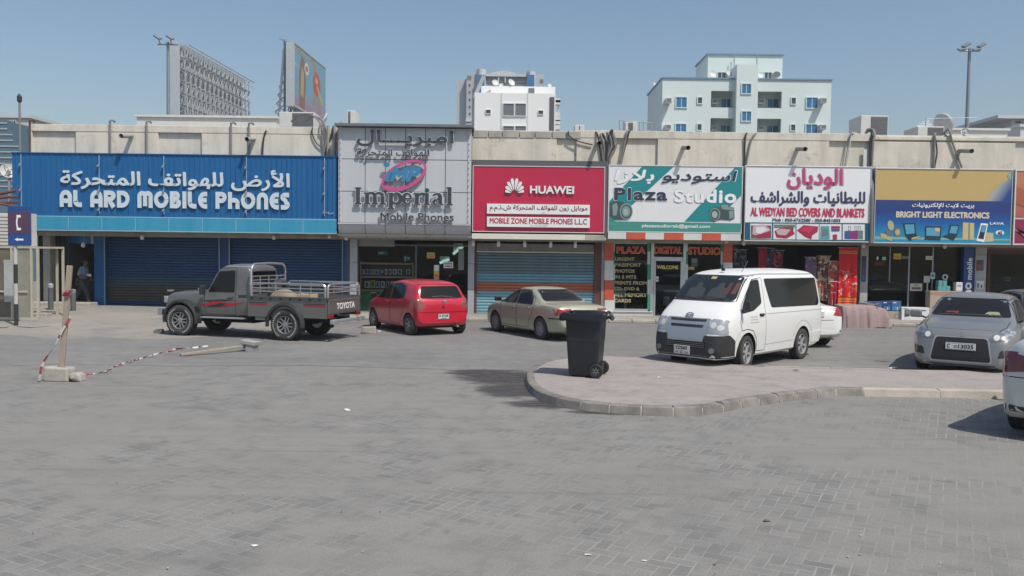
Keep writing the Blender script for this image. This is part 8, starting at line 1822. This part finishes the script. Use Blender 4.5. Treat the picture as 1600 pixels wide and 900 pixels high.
# ------------------------------------------------------------------ posts and warning tape
M_tred = mat('tape_red', (.27, .045, .06), .5); M_twh = mat('tape_white', (.50, .48, .46), .5); M_post = mat('weathered_timber', (.36, .31, .235), .8, dirt=.6, dscale=8, streak=True, dcol=(.22, .19, .15))
def tape(q, pts, wd=.06, twist=2.2, step=.06):
    P_ = []; pts = [Vector(p) for p in pts]
    for i in range(len(pts)-1):
        p0 = pts[max(i-1, 0)]; p1 = pts[i]; p2 = pts[i+1]; p3 = pts[min(i+2, len(pts)-1)]; n = max(2, int((p2-p1).length/step))
        for k in range(n): t = k/n; P_.append(.5*((2*p1)+(p2-p0)*t+(2*p0-5*p1+4*p2-p3)*t*t+(3*p1-p0-3*p2+p3)*t**3))
    P_.append(pts[-1]); prev = None; L_ = 0
    for i, p in enumerate(P_):
        t = (P_[min(i+1, len(P_)-1)]-P_[max(i-1, 0)]).normalized(); u = t.orthogonal().normalized(); b = t.cross(u); a = twist*L_; d = (u*math.cos(a)+b*math.sin(a))*wd/2
        for sg in (1,): row = [q.bm.verts.new(p+d), q.bm.verts.new(p-d)]
        if prev: q.cur = int(L_/.11) % 2; q._f([prev[0], row[0], row[1], prev[1]])
        prev = row
        if i < len(P_)-1: L_ += (P_[i+1]-p).length
c = G(97, 597); PT = thing('timber_post', 'leaning timber post set in a cement block and wound with red and white tape', 'post', (c.x, c.y+.12, 0)); O = PT.location
top = P(109, 415, c.y+.14)-O; bot = P(96, 580, c.y+.12)-O
q = MB(); q.bar(bot, top, .088, .055, (0, 1, 0)); q.build('timber', M_post, PT, bevel=.008)
q = MB(); q.box((-.33, -.12, 0), (.09, .16, .245)); q.jit(.02); q.build('cement_block', M_concrete, PT, bevel=.03); q = MB(); q.box((.10, -.12, 0), (.30, .10, .15)); q.jit(.03); q.build('rubble_stone', M_concrete, PT, bevel=.05)
q = MB(); ax_ = (top-bot); f = lambda t: bot+ax_*t
for k in range(3): t = .73+.012*k; cc = f(t); tape(q, [cc+Vector((.065*math.cos(a), .045*math.sin(a), .012*math.sin(a+k))) for a in [6.283*j/10 for j in range(11)]], .07, 0, .04)
tape(q, [f(.45)+Vector((.05, -.05, 0)), f(.40)+Vector((0, -.07, 0)), f(.25)+Vector((-.10, -.09, 0)), f(.10)+Vector((-.24, -.14, 0)), Vector((-.34, -.16, .20)), Vector((-.36, -.17, .02))], .042, 4.0)
tape(q, [f(.45)+Vector((.05, -.05, 0)), f(.5)+Vector((.07, .0, 0)), f(.52)+Vector((.0, .05, 0)), f(.54)+Vector((-.06, 0, 0))], .05, 1)
q.build('warning_tape', [M_tred, M_twh], PT)
a, b = G(282, 557), G(384, 549); FP = thing('fallen_post', 'timber post lying on the ground with its grey cement foot at one end', 'post', (a.x, a.y, 0)); O = Vector((a.x, a.y, 0)); e = b-O
q = MB(); q.bar((0, 0, .035), e+Vector((0, 0, .13)), .08, .05); q.build('timber', M_post, FP, bevel=.008)
q = MB(); T = Matrix.Translation(e+Vector((.06, 0, 0))) @ Matrix.Rotation(R(8), 4, 'Y') @ Matrix.Rotation(R(-14), 4, 'Z'); q.box((-.17, -.14, .16), (.19, .16, .25), T); q.box((-.02, -.12, 0), (.16, .13, .159), T); q.box((-.12, -.06, .05), (-.021, .06, .159), T); q.build('cement_foot', mat('cement_pale', (.34, .33, .32), .85, dirt=.4), FP, bevel=.012)
q = MB(); zz = lambda u, v, z: G(u, v)+Vector((0, 0, z)); pts = [zz(u, v, z) for u, v, z in ((118, 588, .05), (140, 586, .012), (165, 582.5, .03), (178, 574, .012), (200, 569, .05), (215, 563, .02), (240, 558.5, .06), (262, 556, .09), (285, 555.5, .12))]
o = thing('barrier_tape', 'red and white warning tape trailing along the ground between the two posts', 'tape', tuple(pts[0])); off = Vector(pts[0]); tape(q, [p-off for p in pts], .035, 7.0); tape(q, [p-off for p in [zz(262, 555, .12), zz(290, 554, .14), zz(310, 553, .15), zz(325, 551.5, .16)]], .04, 6); q.build('tape_strip', [M_tred, M_twh], o)

# ------------------------------------------------------------------ phone sign, booth, bollards at the left
c = G(25.5, 511, .02); PS = thing('phone_sign', 'blue and maroon telephone sign with an arrow on a black and white banded pole', 'sign', (c.x, c.y, .0)); O = Vector(PS.location)
bandm = [mat('pole_black', (.03, .03, .03), .6, dirt=.3), mat('pole_white', (.50, .49, .46), .6, dirt=.4)]; z = 0; tp = P(25.5, 381, c.y).z; q = MB(); vsb = [511, 475, 443, 413, 381]
for i, (a, b) in enumerate(zip(vsb, vsb[1:])): q.cur = i % 2; q.tube([(0, 0, max(0, P(25.5, a, c.y).z)), (0, 0, P(25.5, b, c.y).z)], .055, 12)
q.build('banded_pole', bandm, PS, smooth=True)
x0, x1, z0, z1 = rect(12, 48.5, 322, 383.5, c.y-.08); bm_box('sign_board', mat('phone_sign_blue', (.02, .07, .24), .45, dirt=.25), (x0, c.y-.08, z0), (x1, c.y-.055, z1), PS, bevel=.01)
w_, h_ = x1-x0, z1-z0; bm_box('maroon_field', mat('phone_sign_maroon', (.10, .045, .09), .5, dirt=.2), (x0+.02, c.y-.084, z0+h_*.30), (x1-.02, c.y-.0805, z0+h_*.84), PS)
q = MB(); cx, cz = x0+w_*.50, z0+h_*.58; pth = [(cx+.10*math.cos(R(a))+.03, cz+.21*math.sin(R(a))) for a in range(120, 241, 10)]; L_, R_ = stroke_poly(pth, .04)
for k in range(len(L_)-1): q.slab([L_[k], L_[k+1], R_[k+1], R_[k]], c.y-.09, c.y-.0845)
for p in (pth[0], pth[-1]): q.slab([(p[0]-.05, p[1]-.035), (p[0]+.065, p[1]-.035), (p[0]+.065, p[1]+.035), (p[0]-.05, p[1]+.035)], c.y-.092, c.y-.0845)
q.build('handset_symbol', M_lw, PS, W=True)
q = MB(); az = z0+h_*.15; q.slab([(cx-.13, az), (cx-.05, az+.05), (cx-.05, az+.025), (cx+.11, az+.025), (cx+.11, az-.025), (cx-.05, az-.025), (cx-.05, az-.05)], c.y-.09, c.y-.0805); q.build('arrow', M_lw, PS, W=True)
# booth
KY = c.y+1.2; M_km = mat('booth_cream', (.50, .46, .37), .6, dirt=.45, dcol=(.30, .26, .19)); M_kb = mat('booth_panel_olive', (.16, .14, .10), .7, dirt=.5)
KX1 = px(59, 440, KY); KX0 = KX1-3.2; KB = thing('phone_booth', 'old cream telephone kiosk with dull panels behind the phone sign', 'kiosk', ((KX0+KX1)/2, KY, 0)); kz = P(30, 388, KY).z
q = MB()
for x in (KX0, px(24, 440, KY)-.15, px(47, 440, KY), KX1-.04): q.box((x, KY, 0), (x+.06, KY+.06, kz)); q.box((x, KY+1.4, 0), (x+.06, KY+1.46, kz))
q.box((KX0, KY+.001, kz+.001), (KX1+.02, KY+1.46, kz+.06)); q.box((KX0, KY-.015, .95), (KX1-.3, KY-.001, 1.0)); q.box((KX0, KY-.015, .12), (KX1, KY-.001, .2)); q.build('booth_frame', M_km, KB, W=True)
bm_box('booth_panel', M_kb, (KX0+.07, KY+.03, .2), (px(23, 440, KY)-.16, KY+.05, kz-.002), KB); bm_box('booth_panel', mat('booth_panel_pale', (.30, .28, .23), .6, dirt=.5), (px(25, 440, KY), KY+.03, .2), (px(46.5, 440, KY), KY+.05, kz-.002), KB); bm_box('notice_board', mat('notice_pale', (.42, .43, .40), .6, dirt=.3), (px(7, 440, KY), KY-.03, P(15, 472, KY).z), (px(21.5, 440, KY), KY-.016, P(15, 406, KY).z), KB)
x1_ = px(44, 350, KY); q = MB(); q.box((KX0, KY+.1, kz+.07), (x1_, KY+.45, P(20, 333, KY).z))
for k in range(9): zz_ = kz+.1+k*.105; q.box((KX0, KY+.06, zz_), (x1_, KY+.099, zz_+.07))
q.build('louvred_top', mat('louvre_white', (.60, .59, .54), .6, dirt=.4, dcol=(.42, .38, .30)), KB, W=True); q = MB()
for k in range(4): q.tube([(KX0+.3+.4*k, KY+.4, P(20, 333, KY).z), (KX0+.5+.35*k, KY+.3, P(20, 318-4*(k % 2), KY).z), (px(10+2*k, 310, KY), KY+.5, P(20, 296+9*k, KY).z)], .045, 8)
q.build('rusty_pipework', M_rust, KB, W=True, smooth=True)
for k, (u, v, sx, lab) in enumerate(((60, 500, .55, 'grey cement block lying at the corner of the cream kiosk'), (8, 492, .6, 'dark cement block in front of the kiosk near the photo edge'))):
    cc = G(u, v, .05); o = thing('cement_block', lab, 'block', (cc.x, cc.y+.1, .0)); q = MB(); q.box((-sx/2, -.15, 0), (sx/2, .2, .27)); q.jit(.015); q.build('block_body', M_concrete, o, bevel=.03); q = MB(); q.box((-sx*.2, -.1, .262), (sx*.2, .1, .285)); q.jit(.01); q.build('mortar_crust', M_concrete, o)
for u, vb, vt, lab in ((79.5, 487.5, 443, 'short grey bollard with a pale cap left of the timber post'), (114.5, 489, 452, 'short dark bollard right behind the timber post')):
    cc = G(u, vb, .14); o = thing('bollard', lab, 'bollard', (cc.x, cc.y, .08), 0, 'bollards before the blue shop'); H = P(u, vt, cc.y).z-.08; q = MB(); q.tube([(0, 0, 0), (0, 0, H-.14)], .085, 14); q.build('post', mat('bollard_grey', (.12, .125, .13), .6, dirt=.4), o, smooth=True); q = MB(); q.lathe([(.087, H-.139), (.088, H-.03), (.06, H), (.002, H+.01)], 14); q.build('cap', mat('bollard_cap', (.40, .41, .41), .6, dirt=.3) if u < 100 else M_cableg, o, smooth=True)
sx_ = px(18, 400, 31); o = thing('side_wall', 'pale rendered yard wall beyond the left end of the shops', 'wall', (sx_-6, 31, 0)); bm_box('wall_face', M_wall, (sx_-14, 31, 0), (sx_-.4, 31.25, 3.1), o); bm_box('wall_coping', M_wall2, (sx_-14, 30.95, 3.102), (sx_-.38, 31.3, 3.22), o)
pts = [G(u, v, .035) for u, v in ((-30, 513), (8, 513), (18, 510), (30, 512), (48, 513), (75, 511.5), (98, 510))]; o = thing('ground_hose', 'dark hose lying across the sand by the phone sign', 'hose', tuple(pts[0])); q = MB(); q.tube([p-pts[0] for p in pts], .03, 8); q.build('hose_line', M_cable, o, smooth=True); q = MB(); q.tube([(pts[-1]-pts[0]), (pts[-1]-pts[0])+Vector((.12, .02, 0))], .042, 8); q.build('hose_end', M_steel, o)
# stones and scraps
def stone(label, u, v, sx, sz, m=None):
    cc = G(u, v); o = tag(None, None) if False else None; q = MB(); q.box((-sx/2, -.12, 0), (sx/2, .14, sz)); q.jit(.02); ob = q.build('stone', m or M_concrete, None, bevel=.03); ob.location = (cc.x, cc.y+.1, .004); return tag(ob, label, 'stone', None, 'thing')
stone('pale kerb stone lying between the pickup and the red hatchback', 576, 521.5, .38, .19); stone('small broken stone on the sand ahead of the pickup front wheel', 246, 521, .22, .1)
def scrap(label, u, v, s, m, z=.006, name='paper_scrap', cat='litter'):
    cc = G(u, v, z); q = MB(); rn = random.Random(int(u*7+v)); n = 9; top = q.bm.verts.new((0, 0, s*.35)); r_ = [q.bm.verts.new((s*rn.uniform(.6, 1.1)*math.cos(6.283*k/n), s*.7*rn.uniform(.6, 1.1)*math.sin(6.283*k/n), s*rn.uniform(0, .25))) for k in range(n)]
    for k in range(n): q._f([r_[k], r_[(k+1) % n], top])
    ob = q.build(name, m, None); ob.location = (cc.x, cc.y, z); return tag(ob, label, cat, None, 'thing')
M_scr = mat('scrap_white', (.68, .68, .66), .7); M_scg = mat('scrap_grey', (.10, .10, .10), .8)
scrap('crumpled white paper on the road behind the island near the silver sedan', 1395, 575.5, .10, M_scr, .006); scrap('white scrap beside the front wheel of the red hatchback', 592, 518, .08, M_scr); scrap('dark crumpled scrap at the island edge behind the van wheel', 1243, 579, .07, M_scg, IZ); scrap('small white scrap on the island paving left of the van', 1030, 590, .05, M_scr, IZ); scrap('white scrap on the paving in the middle of the yard', 398, 853, .035, M_scr, .004); scrap('white cup lid on the paving left of the puddle', 543, 641, .07, M_scr, .004); scrap('dark leaf on the paving near the lower right', 1198, 814, .04, M_scg, .004); scrap('white scrap on the paving below the island kerb', 919, 867, .03, M_scr, .004); scrap('bottle cap on the paving in the lower centre', 1007, 876, .02, M_scr, .004)
q = MB(); rn = random.Random(21)
for k in range(70):
    u, v = rn.uniform(-100, 1700), 480+rn.random()**.6*430; cc = G(u, v)
    if cc.y < 4 or (cc.y > 11 and cc.x > 0.2 and cc.y < 16.5) or cc.y > 27: continue
    s = rn.uniform(.004, .012); z = .006 if cc.x > -5 or cc.y < 20.5 else .01+sandz(cc.x, cc.y); a = rn.uniform(0, 6.3); q.cur = 0 if rn.random() < .55 else 1
    q._f([q.v(cc.x+s*math.cos(a+t)*rn.uniform(.6, 1.6), cc.y+s*math.sin(a+t)*rn.uniform(.6, 1.6), z+rn.uniform(0, .012)) for t in (0, 1.4, 2.8, 4.4)])
tag(q.build('litter', [mat('litter_pale', (.34, .33, .31), .8), mat('litter_dark', (.09, .085, .08), .8)]), kind='stuff')

# ------------------------------------------------------------------ person walking past the passage
def skin(name, verts, edges, rad, m, parent, sub=2):
    me = bpy.data.meshes.new(name); me.from_pydata(verts, edges, []); o = bpy.data.objects.new(name, me); COL.objects.link(o)
    md = o.modifiers.new('s', 'SKIN'); sk = me.skin_vertices[0].data
    for i, r_ in enumerate(rad): sk[i].radius = (r_, r_) if not isinstance(r_, tuple) else r_; sk[i].use_root = (i == 0)
    o.modifiers.new('u', 'SUBSURF').levels = sub
    dg = bpy.context.evaluated_depsgraph_get(); m2 = bpy.data.meshes.new_from_object(o.evaluated_get(dg)); o.modifiers.clear(); o.data = m2; m2.name = name; m2.materials.clear(); m2.materials.append(m); smoothmesh(m2, 80); o.parent = parent; return o
fp = P(129, 477, 29.85); PR = thing('person', 'person in a pale blue shirt and dark trousers striding past the dark passage', 'person', (fp.x, 29.85, .22), 0)
J = dict(pel=(0, 0, .90), wai=(.02, 0, 1.04), che=(.06, 0, 1.24), nek=(.09, 0, 1.42), ch2=(.105, 0, 1.49), hed=(.125, 0, 1.57), crn=(.115, 0, 1.645), nos=(.205, 0, 1.565),
  hL=(.0, .09, .88), kL=(-.17, .10, .50), aL=(-.34, .09, .10), tL=(-.24, .09, .035), hR=(.0, -.09, .88), kR=(.20, -.10, .52), aR=(.30, -.09, .10), tR=(.45, -.09, .045),
  sL=(.06, .18, 1.36), eL=(.02, .23, 1.10), wL=(.20, .20, .98), sR=(.06, -.18, 1.36), eR=(-.02, -.24, 1.09), wR=(.22, -.22, 1.07))
nm = list(J); E_ = [('pel', 'wai'), ('wai', 'che'), ('che', 'nek'), ('nek', 'ch2'), ('ch2', 'hed'), ('hed', 'crn'), ('hed', 'nos'), ('pel', 'hL'), ('hL', 'kL'), ('kL', 'aL'), ('aL', 'tL'), ('pel', 'hR'), ('hR', 'kR'), ('kR', 'aR'), ('aR', 'tR'), ('che', 'sL'), ('sL', 'eL'), ('eL', 'wL'), ('che', 'sR'), ('sR', 'eR'), ('eR', 'wR')]
RD = dict(pel=(.15, .11), wai=(.13, .10), che=(.16, .11), nek=.055, ch2=.06, hed=.092, crn=.075, nos=.016, hL=.09, kL=.062, aL=.042, tL=.035, hR=.09, kR=.062, aR=.042, tR=.035, sL=.058, eL=.043, wL=.029, sR=.058, eR=.043, wR=.029)
V_ = [J[k] for k in nm]; rad = [RD[k] for k in nm]; ed = [(nm.index(a), nm.index(b)) for a, b in E_]
for w_, s in (('wL', 1), ('wR', -1)):
    wv = Vector(J[w_]); pl = wv+Vector((.075, 0, .01)); pi = len(V_); V_.append(tuple(pl)); rad.append((.030, .018)); ed.append((nm.index(w_), pi))
    for k, (dy, ln) in enumerate(((-.027, .062), (-.009, .072), (.009, .068), (.027, .05))):
        a_ = len(V_); V_ += [tuple(pl+Vector((.035, dy, .004))), tuple(pl+Vector((.035+ln*.55, dy, -.006))), tuple(pl+Vector((.035+ln*.85, dy, -.03)))]; rad += [.0095, .0085, .0075]; ed += [(pi, a_), (a_, a_+1), (a_+1, a_+2)]
    a_ = len(V_); V_ += [tuple(pl+Vector((-.02, -s*.035, .012))), tuple(pl+Vector((.02, -s*.055, .012)))]; rad += [.011, .009]; ed += [(pi, a_), (a_, a_+1)]
M_skin = mat('skin_brown', (.13, .075, .05), .6); BODY = skin('body', V_, ed, rad, M_skin, PR)
def sub(name, keys, grow, m):
    ks = [k for k in nm if k in keys]; return skin(name, [J[k] for k in ks], [(ks.index(a), ks.index(b)) for a, b in E_ if a in ks and b in ks], [tuple(x+grow for x in RD[k]) if isinstance(RD[k], tuple) else RD[k]+grow for k in ks], m, PR)
JJ = dict(J); J['eL2'] = J['eL']; 
sub('shirt', ('pel', 'wai', 'che', 'nek', 'sL', 'eL', 'sR', 'eR'), .016, mat('shirt_blue', (.22, .30, .40), .8, dirt=.15)); sub('trousers', ('pel', 'hL', 'kL', 'aL', 'hR', 'kR', 'aR'), .020, mat('trousers_dark', (.035, .04, .045), .8))
q = MB(); hc = Vector((.110, 0, 1.605)); q.grid(lambda a, b: tuple(hc+Vector((.108*math.cos(6.283*a)*math.sin(b*1.75), .098*math.sin(6.283*a)*math.sin(b*1.75), .112*math.cos(b*1.75)-.02*(math.cos(6.283*a) < -.2)*b))), 20, 8); q.build('hair', mat('hair_black', (.012, .011, .01), .6), PR, smooth=True, angle=80)
for s in (1, -1):
    q = MB(); q.lathe([(.001, -.011), (.009, -.006), (.011, 0), (.009, .006), (.001, .011)], 10, Matrix.Translation((.198, s*.034, 1.585))); q.build('eye', M_ptext, PR, smooth=True)
    q = MB(); q.lathe([(.001, -.03), (.015, -.02), (.018, 0), (.014, .02), (.001, .03)], 10, Matrix.Translation((.11, s*.098, 1.575))); q.build('ear', M_skin, PR, smooth=True)
    k = 'L' if s > 0 else 'R'; a_, t_ = Vector(J['a'+k]), Vector(J['t'+k]); q = MB(); q.bar(a_+Vector((-.07, 0, -.055)), t_+Vector((.06, 0, -.01)), .095, .07); q.build('shoe', M_rubber, PR, bevel=.025)
q = MB(); q.box((.196, -.028, 1.525), (.203, .028, 1.532)); q.build('mouth', mat('lips_brown', (.10, .045, .04), .6), PR)
o = thing('paper_sheet', 'white folded sheet held in the hand of the walking person', 'paper', (fp.x+.34, 29.63, 1.33)); q = MB(); q.box((-.07, -.006, -.05), (.09, .006, .05)); q.build('sheet', M_paper, o, bevel=.003); q = MB(); q.box((-.05, -.0075, -.03), (.07, -.0062, -.02)); q.build('print', M_txt, o)
# ------------------------------------------------------------------ thin dusty air
q = MB(); q.box((-330, -70, -1), (330, 430, 36)); HZ = q.build('haze', bpy.data.materials.new('dusty_air'), None); tag(HZ, kind='stuff')
m = HZ.data.materials[0]; m.use_nodes = True; n = m.node_tree; n.nodes.remove(n.nodes['Principled BSDF']); pv = n.nodes.new('ShaderNodeVolumePrincipled')
pv.inputs['Color'].default_value = (.86, .91, .96, 1); pv.inputs['Density'].default_value = .0006; n.links.new(pv.outputs[0], n.nodes['Material Output'].inputs['Volume'])
